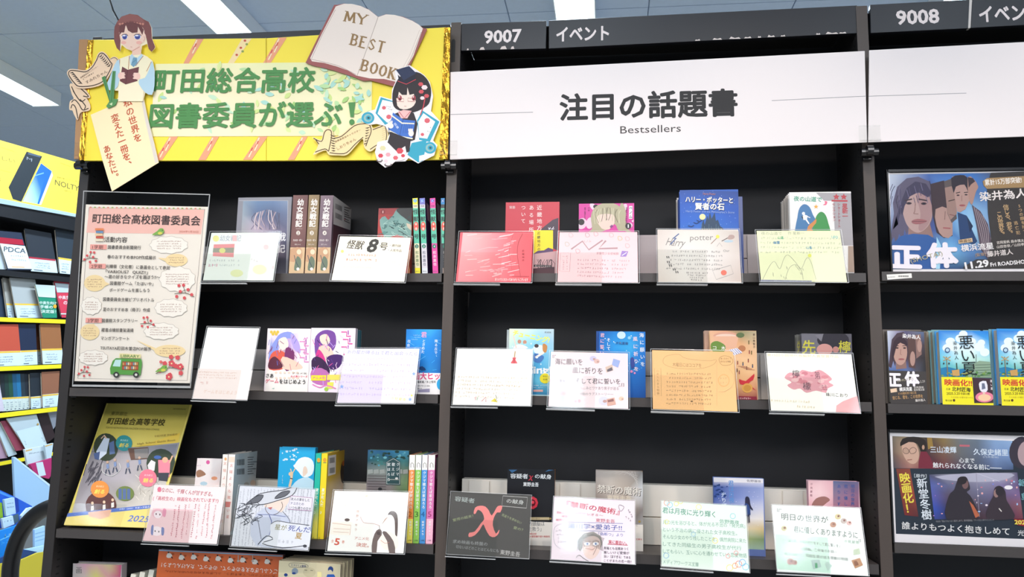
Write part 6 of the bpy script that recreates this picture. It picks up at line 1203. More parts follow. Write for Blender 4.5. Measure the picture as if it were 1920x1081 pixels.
def a(s):
    s.full('fbf8f3', .015); s.line([(966, 658), (964.5, 670)], 2.4, 'b8986c'); s.poly([(961, 670), (968, 670), (966.5, 674), (970, 680), (968, 681), (959, 681), (958, 679), (961.5, 674)], 'd8545c', sm=2); s.line([(964, 671), (964, 680)], .8, '7c2c30')
    s.scrib(945, 689, 985, 690, 4, 'e8d8c0', .5); s.scrib(902, 697, 922, 699, 4, 'e8d8c0', .5)
    for k in range(6): s.scrib(858-k, 706+k*7.2, 994-k*6, 709+k*7.4, 4.4, 'dcc4a8', .6)
    s.scrib(930, 722, 976, 724, 4, 'c8ac88', .7); s.line([(889, 746), (893, 744), (891, 750)], 1.2, 'd88888'); s.line([(896, 744), (894, 750)], 1.2, '9cb890'); s.line([(903, 752), (911, 744), (911, 753)], 1.4, 'd88888'); s.poly([(920, 752), (928, 746), (933, 754)], 'ecd848'); s.line([(929, 740), (932, 746), (928, 752), (933, 751)], 1, '88805c')
card([(855.5, 651), (1001, 653.5), (998, 761.5), (846, 760)], 'white hand written card with a little red guitar', 'f8f5f0', a, holder=(.58, .5))
def a(s):
    s.full('f0d6da', .02); s.text('『', 1036, 669, 1042, 669, 8, '555055', .004)
    s.text('海に願いを', 1041, 677.5, 1092, 678.5, 12.5, '4c484c', .008); s.text('風に祈りを', 1073, 693.5, 1130, 695.5, 12.5, '4c484c', .008); s.text('そして君に誓いを', 1079, 713.5, 1163, 715, 11, '4c484c', .008); s.text('』', 1160, 720, 1170, 720, 9, '555055', .004)
    s.text('汐見夏衛', 1036, 713.5, 1060, 714.5, 7, '5c585c', .006); s.text('―しっかり者の幼なじみとワケあり男子が送る', 1042, 726, 1160, 728, 6.4, '6c666a'); s.text('感動のラブストーリー―', 1086, 738, 1150, 738.5, 5.6, '6c666a')
    for x, y, r, c_ in ((1112, 672, 6.5, 'c4bcd8'), (1119, 677, 5.5, 'd8b0a8'), (1056, 737, 9, 'c8a8b0'), (1132, 751, 10, 'd0cce0'), (1165, 747, 5, 'e0c0a8')): s.ell(x, y, r, r*.8, c_, 10); s.ell(x+2, y+1, r*.4, r*.3, 'b89088', 7)
    for q_, c_ in (([(1150, 672), (1163, 676), (1159, 689), (1147, 684)], '98a8d8'), ([(1135, 688), (1148, 683), (1150, 694), (1137, 698)], 'd0b4a4'), ([(1138, 693), (1147, 688), (1149, 694), (1139, 697)], '5c5460'), ([(1046, 741), (1062, 742), (1060, 756), (1045, 754)], 'b8b8c8'), ([(1137, 748), (1152, 745), (1155, 758), (1139, 761)], 'd0a090'), ([(1139, 750), (1150, 747), (1151, 752), (1140, 754)], '8c5c58')): s.poly(q_, c_)
    for x in (1079, 1086): s.ell(x, 752, 2.6, 4, 'd08890', 8)
card([(1030.5, 656), (1179.5, 661), (1182, 768.5), (1025, 763)], 'pale pink card with photo stickers and black brush writing', 'ecd2d6', a, holder=(.58, .55))
def a(s):
    s.full('e8b276', .02); s.line([(1243, 676), (1250, 667), (1272, 664), (1282, 670), (1300, 674), (1330, 676), (1343, 674), (1336, 684), (1310, 691), (1270, 690), (1248, 684)], .8, 'b8905c', sm=4, closed=True); s.text('木曜日にはココアを', 1261, 683, 1315, 685, 8, 'a07c4c', .006)
    s.line([(1348, 673), (1356, 667), (1369, 669), (1374, 676), (1370, 683), (1354, 684)], .8, '9c7848', sm=4, closed=True); s.text('あったかくて', 1351, 672, 1371, 672, 3.8, '8c6c40', .01); s.text('幸せな12の物語', 1351, 677.5, 1370, 677.5, 3.8, '8c6c40', .01)
    s.line([(1227, 690), (1239, 690), (1240, 742), (1228, 741)], .7, 'b08854', closed=True); s.vtext('心あたたまる物語', 1233, 695, 1234, 737, 4.6, 'b08854')
    for k in range(8): s.scrib(1249-(k == 7)*0, 700+k*8, 1333+(k % 3)*2, 701+k*8, 4.4, 'ac885c', .65)
    s.line([(1344, 676), (1344, 760)], .6, 'c8a070'); s.ell(1357, 713, 11, 12, 'dea566'); s.ell(1357, 713, 9, 10, 'e8b276'); s.line([(1366, 690), (1376, 704), (1374, 722), (1360, 733), (1348, 734)], .7, 'c8a070', sm=4); s.scrib(1349, 709, 1364, 709, 4, 'c49c68', .6); s.scrib(1349, 717, 1364, 717, 4, 'c49c68', .6)
    s.ell(1297, 752, 2.4, 1.6, '7c5c34', 8)
card([(1220.5, 654.5), (1376.5, 656.5), (1387, 774.5), (1220, 768)], 'orange kraft hand written card with pencil frames', 'e6b074', a, holder=(.6, .56))
def a(s):
    s.full('fbf7ec', .02); s.text('第15回小説現代長編新人賞受賞作品', 1438, 665, 1572, 668, 5.6, 'e0d0a8', .01)
    s.poly([(1471, 708), (1480, 698), (1496, 700), (1504, 693), (1522, 697), (1536, 693), (1548, 699), (1560, 710), (1554, 716), (1563, 722), (1552, 728), (1548, 736), (1530, 732), (1512, 736), (1500, 728), (1488, 730), (1476, 722), (1484, 716)], 'e09ca4', sm=3)
    for k in range(26): x, y = rl.uniform(1484, 1548), rl.uniform(699, 729); s.ell(x, y, rl.uniform(3, 8), rl.uniform(1.5, 4), rl.choice(('d88890', 'e6acb0', 'd07c88', 'eab8b8')), 8)
    s.text('檸', 1485, 700, 1499, 701, 15, '5c4850', .0); s.text('弟', 1527, 703, 1537, 703, 15, '8c5c68', .0); s.text('檬', 1505, 723, 1520, 724, 15, '6c4c58', .0); s.text('先生', 1540, 726, 1551, 726, 11, '8c5c68'); s.text('珠川こおり', 1548, 739, 1589, 741, 7.4, '5c5450', .004)
    s.poly([(1567, 772), (1568, 760), (1580, 752), (1598, 745), (1607, 742), (1613, 774)], 'f0a8a8', sm=0); s.scrib(1445, 750, 1520, 753, 4.6, 'ecd8b8', .6); s.scrib(1492, 761, 1528, 764, 4.6, 'e8d0a8', .7); s.poly([(1443, 769), (1542, 773), (1542, 775), (1443, 771)], '5c5c5c')
card([(1433.5, 658.5), (1599, 662), (1614.5, 775.5), (1442, 771.5)], 'cream card with a red watercolour blot and pencil kanji', 'f8f4ea', a, holder=(.6, .57))
def a(s):
    s.full('4e4b48', .01); s.text('容疑者', 853, 934, 890, 938.5, 9.5, 'b0b8b4', .004); s.line([(943, 929), (989, 932), (987, 952), (941, 948)], 1, 'b8b4b0', closed=True); s.text('の献身', 950, 938, 982, 941.5, 8.5, 'c8c8c4', .006)
    s.poly([(888, 962), (891, 951), (900, 947.5), (910, 949), (917, 957), (922, 966), (930, 953), (934, 948), (942, 948), (938, 960), (932, 960), (926, 970), (924, 984), (930, 1000), (936, 992), (935, 999), (928, 1006), (918, 1004), (910, 990), (906, 982), (900, 992), (890, 1003), (879, 1006), (880, 998), (890, 996), (902, 980), (908, 972), (904, 960), (896, 955), (892, 962)], 'f08884', sm=2)
    s.text('驚愕の結末！', 849, 975, 887, 966, 6, '98a078', .004); s.text('見返りを求めない', 941, 964, 978, 980, 6, '98a078', .004); s.text('愛の？', 963, 988, 981, 993, 6, '98a078', .004)
    s.text('求め映画も終盤の', 849, 1014, 914, 1019.5, 7.2, '9c9c9c', .004); s.text('切ないほどのことはどんなにも', 855, 1024, 935, 1032, 6.6, '9c9c9c', .004); s.text('東野圭吾', 938, 1034, 975, 1039, 9.5, 'b8b4b0', .006)
card([(844.5, 920), (997.5, 927), (992.5, 1048.5), (836.5, 1038)], 'black chalkboard style card with a big salmon letter x', '4c4946', a, holder=(.6, .57))
def a(s):
    s.full('efdde6', .01); s.text('『禁断の魔術』', 1062, 943, 1162, 960, 11.5, 'c03c50', .014); s.text('～ガリレオ８～', 1075, 961, 1131, 966, 5.6, 'b04858', .008); s.text('東野圭吾', 1117, 974.5, 1153, 977, 7.4, 'b84c60', .008); s.line([(1062, 978), (1168, 981)], .9, '5c68a8'); s.line([(1070, 994), (1172, 996)], .9, '5c68a8'); s.text('湯川学×愛弟子!!', 1065, 985, 1166, 989, 10.5, '4c5ca4', .01); s.text('「偽断つ」より', 1122, 1000, 1168, 1002.5, 6.4, '4c5ca4', .006)
    s.text('禁断という', 1044, 960, 1066, 962, 4.6, 'c86878', .006); s.text('青春の', 1053, 967, 1070, 968, 4.6, 'c86878', .006); s.text('魔術というべし', 1042, 974, 1084, 974, 4.6, 'c86878', .004)
    s.line([(1038, 1000), (1042, 986), (1058, 982), (1072, 990), (1075, 1004), (1066, 1024), (1052, 1028), (1040, 1018)], .7, 'a8a0ac', sm=4, closed=True)
    for k in range(4): s.scrib(1042+k, 994+k*7, 1068, 995+k*7, 4, '77707c', .6)
    s.poly([(1088, 1034), (1083, 1026), (1082, 1012), (1094, 1000), (1112, 996), (1126, 1004), (1130, 1018), (1127, 1026), (1120, 1016), (1096, 1018)], '9c9490'); s.poly([(1092, 1018), (1098, 1008), (1112, 1004), (1124, 1010), (1126, 1024), (1120, 1040), (1108, 1048), (1096, 1040)], 'f2d2ca', sm=3)
    for k in range(26): x = 1084+k*1.8; s.line([(x+4, 1000+abs(k-13)*.7), (x, 1012+abs(k-13)*.4), (x-2+k*.15, 1020+abs(k-12))], .7, '5c5450', sm=2)
    for x in (1101, 1117): s.ell(x, 1019, 5.4, 3.6, 'f4f0f4', 12); s.ell(x, 1019, 1.9, 2.2, '6878a8', 8); s.line([(x-6, 1015), (x, 1012.5), (x+6, 1015)], 1, '5c5450', sm=2); s.line([(x-6.5, 1016), (x+6.5, 1016), (x+6, 1023), (x-6, 1023)], .6, '6c6468', closed=True)
    s.ell(1108, 1029, 6, 4.6, 'f0c8be', 10); s.line([(1098, 1027), (1110, 1030), (1116, 1026)], .8, '9c7068', sm=3); s.line([(1080, 1045), (1086, 1040), (1094, 1046), (1104, 1052)], .9, '5c5450', sm=2); s.line([(1112, 1040), (1118, 1028), (1120, 1018)], .8, '7c605c')
    s.text('実に面白い。', 1141, 1015, 1175, 1017.5, 7, 'c83c50', .01); s.line([(1139, 1019.5), (1177, 1021.5)], .9, 'c83c50')
    for k in range(4): s.text(('草薙とも信頼あつく', '厳しいけど愛情が', '深い（深すぎる）である', 'ことがまたの名一冊!!')[k], 1132, 1027+k*7.6, 1178+k*2, 1028.5+k*8, 5.6, '55505a', .006)
    s.line([(1162, 946), (1170, 950), (1164, 958), (1160, 950)], .8, '8c8488', sm=3, closed=True); s.scrib(1176, 950, 1186, 970, 4, '8c8488', .6); s.scrib(1172, 968, 1184, 976, 4, '8c8488', .6)
card([(1037.5, 929), (1190.5, 937.5), (1193.5, 1059.5), (1031.5, 1048)], 'pink white card with red title and an inked man with glasses', 'ecdbe4', a, holder=(.6, .57))
def a(s):
    s.full('e6f4e6', .01); s.text('君は月夜に光り輝く', 1242, 955.5, 1341, 964, 12, '5c9480', .01); s.text('佐野徹夜', 1349, 976, 1386, 979, 7.5, '6ca08c', .006)
    for k, (tt, x1, hh) in enumerate((('月の光を浴びると、体が光る不治の「発光病」', 1397, 8.4), ('という不治の病に侵された女子高校生。', 1382, 8.4), ('そんな少女のやり残したことを、偶然病院に来た', 1399, 8.4), ('してきた同級生の男子高校生が代行', 1390, 8.4), ('してもらい、互いに心を通わせていく恋愛物語', 1400, 8.4))): s.text(tt, 1243, 978+k*13.6, x1, 985.5+k*13.9, hh, '84a898', .004)
    s.text('メディアワークス文庫', 1243, 1052, 1310, 1058, 9, '84a898', .006)
    for x, y, r, c_ in ((1250, 942, 5, 'e88870'), (1256, 946, 5, '7cc0d8'), (1268, 944, 4, 'f0e478'), (1276, 940, 4, 'f0e478'), (1310, 950, 5, 'f0e88c'), (1374, 967, 5, '8cd0d8'), (1249, 1041, 5, '8cb8e0'), (1250, 978, 4, 'f0e478'), (1341, 1013, 5, 'f0dc60'), (1368, 1064, 6, 'f0e060'), (1378, 1060, 5, 'f0a040'), (1385, 1057, 6, 'e86c6c'), (1392, 1054, 6, '6ca8e0'), (1398, 1062, 6, '6cc0d8'), (1380, 1036, 4, 'e88c8c'), (1365, 1042, 4, 'e88c8c'), (1300, 1001, 4, 'a8d0e8')):
        s.line([(x+r*math.cos(q_), y+r*math.sin(q_)) for q_ in (0, 1.05, 2.1, 3.14, 4.2, 5.2)], 1, c_, sm=3, closed=True)
card([(1239, 935.5), (1399.5, 948.5), (1407, 1073.5), (1238.5, 1062.5)], 'pale green hand written card with coloured rings', 'e4f2e4', a, holder=(.59, .55))
def a(s):
    s.full('f7faf5', .01); s.poly([(1454, 1001), (1552, 1007), (1558, 1074), (1456, 1066)], 'd2f0de'); s.text('『', 1457, 957, 1465, 958, 9, '5c6c60', .004); s.text('明日の世界が', 1465, 967.5, 1553, 974, 13, '4c5c50', .006); s.text('君に優しくありますように', 1488, 991, 1608, 1003, 13, '4c6454', .006); s.text('』', 1606, 1011, 1614, 1012, 8, '5c6c60', .004)
    s.text('汐見夏衛', 1582, 1014, 1611, 1016.5, 6, '88a890', .004); s.text('―『海に願いを風に祈りをそして君に誓いを』', 1467, 1011, 1575, 1023, 6.4, '5c6c60', .004); s.text('の続編、二年後のお話―', 1502, 1028, 1570, 1034, 6, '5c6c60', .004); s.text('ある出会い、同級生達が送る感動の物語', 1471, 1037, 1590, 1048, 6.2, '5c6c60', .004)
    for x, y, r, c_ in ((1470, 990, 5.6, 'd0c8a0'), (1562, 983, 6, 'c09078'), (1571, 968, 6, 'd8c898'), (1582, 976, 6, 'c8b8b0'), (1592, 980, 5, 'e0b8b0'), (1482, 1052, 7, 'c89c94'), (1490, 1054, 5, 'b88878')): s.ell(x, y, r, r*.9, c_, 10); s.ell(x+1, y-1, r*.4, r*.35, '8c5c50', 7)
    for q_, c_ in (([(1520, 1050), (1536, 1048), (1540, 1062), (1525, 1067)], 'b8d0c8'), ([(1528, 1055), (1532, 1055), (1533, 1064), (1528, 1064)], '5ca878'), ([(1546, 1056), (1552, 1052), (1560, 1060), (1552, 1070)], 'c0d8cc'), ([(1600, 1030), (1611, 1027), (1613, 1038), (1600, 1040)], 'c4d0b4'), ([(1596, 1050), (1612, 1045), (1618, 1059), (1603, 1065)], 'c0906c'), ([(1600, 1052), (1606, 1050), (1610, 1058), (1603, 1061)], '8c5c44')): s.poly(q_, c_)
card([(1446, 944.5), (1613.5, 950.5), (1630.5, 1080), (1455.5, 1072)], 'white and mint card with small photo stickers at the lower right', 'f3f7f0', a, holder=(.58, .56))
# ================================================================== RIGHT BOOKCASE
z1, z2, z3, z4 = SH[2]
def poster(label, TL, BL, Tr, Br, zs, art, mcol):
    Y = .004; a = P(*BL, Y); b = P(*TL, Y); X1 = 2.66
    t = root('film_poster', label, 'poster', ((a[0]+X1)/2, Y, zs)); H = b[2]-zs; x0 = max((a[0]+b[0])/2, 1.8163)
    bevel(G().box(x0, X1, Y, Y+.004, zs+.0004, zs+H).done('poster_board', mat('poster_white', mcol, .5), t), .0005, 1)
    s = Surf((x0, Y, zs), (1, 0, 0), (0, 0, 1), X1-x0, H); art(s); s.done(t, 'printed_poster', M_INKG)
    n = s.n+.001; g = G()
    s.slab(g, 0, s.w, 0, s.h+.004, n, n+.0015); bevel(g.done('clear_cover', M_FILM, t), .0004, 1)
    g = G(); s.slab(g, -.002, s.w, s.h+.001, s.h+.006, -.004, n+.002); s.slab(g, -.003, 0, 0, s.h+.006, -.004, n+.002); g.done('cover_rim', M_BLACKP, t)
    return t
SK, SK2 = 'c8a090', 'a07868'
def face(s, cx, cy, r, skin, hair, half=0, tone='7c5450'):
    """simple printed portrait: head, hair mass, eyes, nose and mouth"""
    s.ell(cx, cy, r*.78, r, skin, 22)
    s.ell(cx+r*.25, cy+r*.1, r*.5, r*.75, tone, 18) if half else None
    for x in (-.34, .36):
        s.line([(cx+x*r-r*.17, cy-r*.2), (cx+x*r+r*.17, cy-r*.22)], max(.8, r*.07), hair); s.ell(cx+x*r, cy-r*.05, r*.13, r*.055, '3c2c2c', 8)
    s.line([(cx, cy), (cx-r*.06, cy+r*.28), (cx+r*.1, cy+r*.3)], max(.6, r*.04), tone); s.ell(cx, cy+r*.54, r*.25, r*.075, 'b06868', 10)
def a(s):
    s.grid([(1666, 327), (1857, 324), (1858, 504), (1672, 504)], [['c8d0e0', '8c98bc', '4468b0', '3c6cb8', '3c74c0', '4c5c80'], ['b8c0d8', '5c6088', '404878', '5c90cc', '4c74ac', '5078b0'], ['9ca8c8', '54507c', '3c4478', '6ca0d8', '8cb8dc', '7ca0cc'], ['5c6ca0', '4c5890', '48508c', '4c7cb8', 'a0ccE8'.lower(), '8ca8d0'], ['2c5ca0', '2c5ca4', '3c70b0', '74b0dc', '5c88c0', '48608c'], ['2c60a8', '2c60a8', '2c5ca0', '2c4878', '2c3c60', '2c3448']])
    s.poly([(1668, 460), (1672, 430), (1676, 400), (1674, 380), (1682, 350), (1700, 334), (1722, 331), (1742, 340), (1750, 362), (1752, 390), (1748, 412), (1742, 426), (1730, 420), (1706, 426), (1700, 440), (1696, 430), (1692, 452), (1686, 438), (1680, 458), (1676, 444)], '5c546c')
    s.poly([(1704, 420), (1742, 414), (1750, 444), (1728, 456), (1702, 448)], '94726c')
    s.poly([(1690, 380), (1700, 366), (1722, 362), (1740, 366), (1748, 386), (1746, 412), (1736, 428), (1722, 436), (1708, 430), (1697, 414)], 'b89894', sm=3); s.poly([(1718, 364), (1738, 366), (1748, 386), (1744, 414), (1730, 432), (1722, 428), (1726, 400)], 'a88484', sm=3)
    s.poly([(1682, 402), (1690, 376), (1700, 352), (1716, 340), (1736, 344), (1747, 362), (1740, 370), (1722, 360), (1706, 368), (1696, 386), (1692, 404), (1688, 396), (1684, 420), (1680, 404), (1674, 430)], '3c3450')
    for k in range(22): x, y = rl.uniform(1672, 1748), rl.uniform(345, 380); s.line([(x, y), (x+rl.uniform(-8, 6), y+rl.uniform(10, 22)), (x+rl.uniform(-12, 4), y+rl.uniform(22, 44))] if x < 1694 else [(x, y-8), (x+4, y+6)], 1.2, rl.choice(('6c6484', '2c2840', '4c4464')), sm=2)
    s.line([(1696, 376), (1710, 373)], 2.6, '3c2c34'); s.line([(1722, 373), (1738, 376)], 2.6, '3c2c34'); s.ell(1704, 381, 5.4, 2.4, '44303a', 10); s.ell(1732, 381.5, 5.4, 2.4, '44303a', 10); s.ell(1704, 380.8, 2, 1.8, '1c1c28', 8); s.ell(1732, 381.5, 2, 1.8, '1c1c28', 8)
    s.line([(1716, 380), (1715, 396), (1713, 400), (1722, 401)], 1.6, '94706c', sm=3); s.poly([(1709, 414), (1720, 410), (1734, 412), (1738, 415), (1724, 420), (1712, 419)], 'a06468', sm=2); s.line([(1710, 415), (1737, 415)], 1, '5c3c40')
    s.poly([(1668, 462), (1690, 442), (1712, 438), (1740, 440), (1760, 452), (1772, 504), (1672, 504)], '2f5a9c', sm=0)
    s.poly([(1744, 345), (1770, 338), (1778, 410), (1786, 442), (1770, 446), (1756, 436), (1748, 400)], '3c2c34'); s.poly([(1754, 392), (1780, 392), (1786, 440), (1768, 444), (1756, 424)], 'b08c84', sm=2); s.line([(1768, 427), (1782, 428)], 2.4, '9c5458'); s.line([(1772, 396), (1771, 412)], 1.2, '7c5c58')
    s.poly([(1770, 340), (1786, 334), (1790, 372), (1794, 410), (1784, 418), (1776, 400)], '5c5050'); s.poly([(1771, 352), (1788, 348), (1794, 400), (1782, 412), (1776, 398)], '9c7c74', sm=0); s.line([(1778, 377), (1790, 374)], 1.8, '3c2c2c'); s.line([(1780, 402), (1790, 404)], 1.6, '7c4c4c')
    s.poly([(1785, 331), (1810, 329), (1818, 344), (1818, 374), (1810, 392), (1800, 398), (1794, 396), (1790, 370)], 'b49088', sm=0); s.poly([(1783, 334), (1800, 328), (1813, 332), (1818, 352), (1814, 358), (1808, 346), (1792, 350), (1788, 362)], '2c2430', sm=2)
    s.line([(1792, 362), (1800, 360)], 1.6, '2c2024'); s.line([(1807, 361), (1816, 360)], 1.6, '2c2024'); s.ell(1796, 366, 3, 1.4, '3c2c30', 8); s.ell(1811, 365, 3, 1.4, '3c2c30', 8); s.line([(1803, 366), (1803, 377)], 1, '8c6460'); s.ell(1804, 385, 6, 1.8, '9c5458', 10)
    s.poly([(1795, 398), (1812, 404), (1822, 430), (1832, 452), (1826, 458), (1800, 450)], '26406c'); s.poly([(1812, 404), (1824, 424), (1818, 436)], '1c2c4c')
    s.poly([(1814, 332), (1826, 336), (1834, 350), (1830, 358), (1826, 372), (1822, 384), (1816, 372)], 'b0887c', sm=2); s.poly([(1814, 332), (1824, 334), (1828, 340), (1820, 346), (1816, 352)], '3c3038')
    s.poly([(1822, 384), (1838, 396), (1852, 420), (1858, 450), (1852, 486), (1838, 466), (1830, 420)], '5c4c58', sm=0); [s.line([(1826+k*4, 388+k*4), (1836+k*4, 430), (1846+k*2, 476)], .9, 'b0a0a4') for k in range(5)]
    s.poly([(1756, 444), (1764, 460), (1762, 504), (1754, 504)], 'a8d4ec')
    s.poly([(1857, 324), (2300, 306), (2300, 500), (1806, 504), (1806, 500), (1830, 486), (1852, 486), (1858, 450), (1852, 400), (1850, 350)], '3c3634')
    s.poly([(1842, 340), (1850, 334), (1920, 330), (2000, 328), (1998, 350), (1900, 352), (1850, 354), (1844, 348)], 'a8865c'); s.text('累計15万部突破!', 1846, 342.5, 1915, 337, 11.5, 'f2e6dc', .024)
    s.text('染井為人', 1836, 369, 1925, 361.5, 18, 'f0e4e0', .02)
    s.vtext('信じる、君を。', 1885.5, 388, 1894.5, 437, 10, 'c8a478', .01); s.vtext('この世界を。', 1873, 401, 1879, 439, 10, 'c8a478', .012); s.vtext('5つの顔を持つ', 1910.5, 386, 1921, 433, 7, 'c8a478', .008); s.vtext('逃亡犯', 1904, 418, 1908, 436, 7, 'c8a478', .008)
    s.poly([(1796, 450), (1822, 446), (1823, 453.5), (1797, 457)], 'e0c098'); s.text('映画化', 1798, 452.8, 1821, 450, 6.4, '5c3c28', .02); s.text('横浜流星', 1801, 465.5, 1862, 460.5, 13, 'f0e8e8', .02); s.text('吉岡里帆 森本慎太郎', 1868, 455, 1925, 450, 5.8, 'e0d4cc', .012); s.text('山田杏奈／山田孝之', 1868, 463, 1926, 457, 5.8, 'e0d4cc', .012)
    s.text('[監督]', 1828, 478, 1847, 476, 6.4, 'a88c74', .01); s.text('藤井道人', 1850, 476.5, 1898, 471.5, 11, 'e8dcd8', .014)
    s.text('11.29', 1808, 498, 1853, 492.5, 13, 'f2ecec', .04); s.text('Fri ROADSHOW', 1856, 496, 1932, 489, 7.5, 'f2ecec', .03)
    s.text('正', 1668, 480.5, 1728, 482, 46, 'f2e8f0', .05); s.text('体', 1736, 479, 1796, 478, 46, 'f2e8f0', .05); s.text('(SHOTAI)', 1706, 489, 1766, 474, 8.5, 'b0a890', .01)
    s.poly([(1664, 324), (1667, 324), (1672, 506), (1669, 506)], 'f2ecee'); 
poster('film poster with several layered faces and huge white kanji', (1664.5, 324), (1672, 508), 0, 0, z1, a, 'f0e8ea')
def a(s):
    s.poly([(1673, 817), (2300, 842), (2310, 1026), (1680, 1000)], '2a323e')
    s.grid([(1673, 817), (1898, 826), (1900, 880), (1675, 877)], [['6c6458', 'a08c6c', '3c3434', '8c7448', '74787c', '6c7888', '8ca8d0', '98b4dc'], ['705c50', 'c8a488', '483438', '7c5c4c', '6c6c70', '646c80', '8098c4', '7c98c8'], ['4c4c54', 'a8746c', '7c3440', '703440', '54485c', '4c5468', '5c6c94', '48587c']])
    s.ell(1707, 845, 15, 25, 'd0a894', 22, -.3); s.poly([(1688, 836), (1692, 822), (1712, 818), (1732, 822), (1738, 836), (1734, 850), (1726, 846), (1720, 832), (1704, 828)], '2c2420', sm=2); s.poly([(1726, 846), (1737, 846), (1744, 856), (1752, 878), (1722, 877), (1722, 866)], '7c2c3c')
    s.ell(1699, 845, 5, 5.4, 'c09c88'); s.line([(1694, 841), (1699, 839), (1704, 844), (1703, 849), (1697, 850), (1693, 846)], .9, '4c3c38', sm=2, closed=True); s.line([(1705, 843), (1712, 838), (1718, 842), (1716, 848), (1708, 850)], .9, '4c3c38', sm=2, closed=True); s.line([(1701, 862), (1710, 861)], 1.4, '8c5048'); s.ell(1731, 838, 2.6, 4.6, 'c09880', 8)
    s.ell(1916, 848, 24, 30, '3c3440'); s.ell(1925, 850, 17, 24, 'b89ca0')
    s.poly([(1738, 820), (1747, 820), (1750, 838), (1740, 842)], '9c7c40')
    s.text('三山凌輝', 1744, 842, 1793, 843, 12.5, 'dfe8f4', .012); s.text('久保史緒里', 1825, 846, 1890, 848, 12.5, 'dfe8f4', .012); s.text('(乃木坂46)', 1843, 855.5, 1872, 856.5, 4.4, 'c0c8d8', .006); s.poly([(1799, 833), (1818, 833.5), (1818, 837), (1799, 836.5)], 'c86c78')
    s.text('心まで', 1798, 862, 1827, 863, 10, 'f0f0f2', .012); s.text('触れられなくなる前に――', 1749, 871, 1878, 876.5, 10.5, 'f0f0f2', .012)
    s.grid([(1680, 878), (1706, 878), (1722, 968), (1696, 965)], [['7c3c30', '8c4838'], ['8c4030', 'a04838'], ['7c2c2c', '5c2c30']]); s.vtext('映画化！', 1696, 895, 1706, 952, 19, 'f0dc50', .024)
    s.text('［原作］', 1714, 891, 1737, 892, 7, 'dce0e6', .01); s.vtext('新堂冬樹', 1728.5, 905, 1737, 964, 19, 'e6eaf2', .012)
    s.grid([(1742, 889), (1907, 885), (1918, 972), (1752, 973)], [['50506c', '9c98a8', 'a8a4b4', 'b4b0c0', 'c4c0cc', '5c5474'], ['5c68b0', '68688c', '7c7890', '8c88a4', '8c80a8', '6c5884'], ['5c60b0', '5c4c5c', '6c6478', '6c6888', '705c80', '806490'], ['3c54b4', '3c3038', '48323c', '54485c', '5c4460', '905860'], ['3c4890', '2c262c', '30262c', '4c3440', '542c3c', '7c3848']])
    s.poly([(1752, 893), (1828, 886), (1896, 887), (1896, 894), (1866, 902), (1800, 902)], 'b8b4c8', sm=2); s.line([(1830, 886), (1836, 968)], 1, '9c94a8'); s.line([(1830, 886), (1874, 902)], .6, 'dcd8e4')
    for k in range(54): x, y = rl.uniform(1746, 1912), rl.uniform(898, 968); s.ell(x, y, rl.uniform(.6, 2.8), rl.uniform(.6, 2.4), rl.choice(('f0b0b0', 'a8c8f4', 'c880d8', 'f8e8f0', 'e07890', '7c90f0')), 7)
    s.poly([(1774, 972), (1778, 930), (1788, 918), (1792, 906), (1798, 894), (1810, 893), (1815, 902), (1818, 916), (1812, 922), (1822, 934), (1832, 972)], '332c34', sm=3); s.ell(1809, 907, 6, 9, '7c5c5c', 12); s.ell(1803, 900, 9, 7.5, '2c2428', 12); s.poly([(1816, 938), (1824, 946), (1836, 966), (1828, 970)], 'c06848')
    s.poly([(1850, 971), (1854, 944), (1862, 928), (1864, 914), (1874, 910), (1884, 920), (1886, 936), (1894, 950), (1900, 971)], '3c3038', sm=3); s.ell(1867, 924, 5, 8, 'a07c78', 10); s.ell(1874, 920, 8.5, 9.5, '302830', 12); s.ell(1890, 913, 8, 4, 'f8f0f4', 12)
    s.line([(1872, 952), (1877, 958)], 2, 'e8e0d8'); s.text('©2025「誰よりもつよく抱きしめて」製作委員会／アークエンタテインメント', 1754, 976.5, 1863, 973.5, 4, 'a8a4a8')
    s.text('誰よりもつよく抱きしめて', 1690, 984, 1892, 995.5, 14.5, 'e8e4e4', .012)
    s.poly([(1900, 972), (1990, 976), (1940, 990), (1906, 983)], '9c2430'); s.text('2025', 1901, 977.5, 1928, 978.5, 8, 'f0e45c', .03); s.text('光文社', 1907, 998, 1946, 999.5, 11, 'e8e4e4', .012); s.vtext('飯島', 1916, 904, 1920, 930, 14, '7cb0b8', .01)
poster('film poster with a couple under an umbrella and a man in glasses', (1663, 810), (1673, 1007.5), 0, 0, z3, a, 'f0e8de')
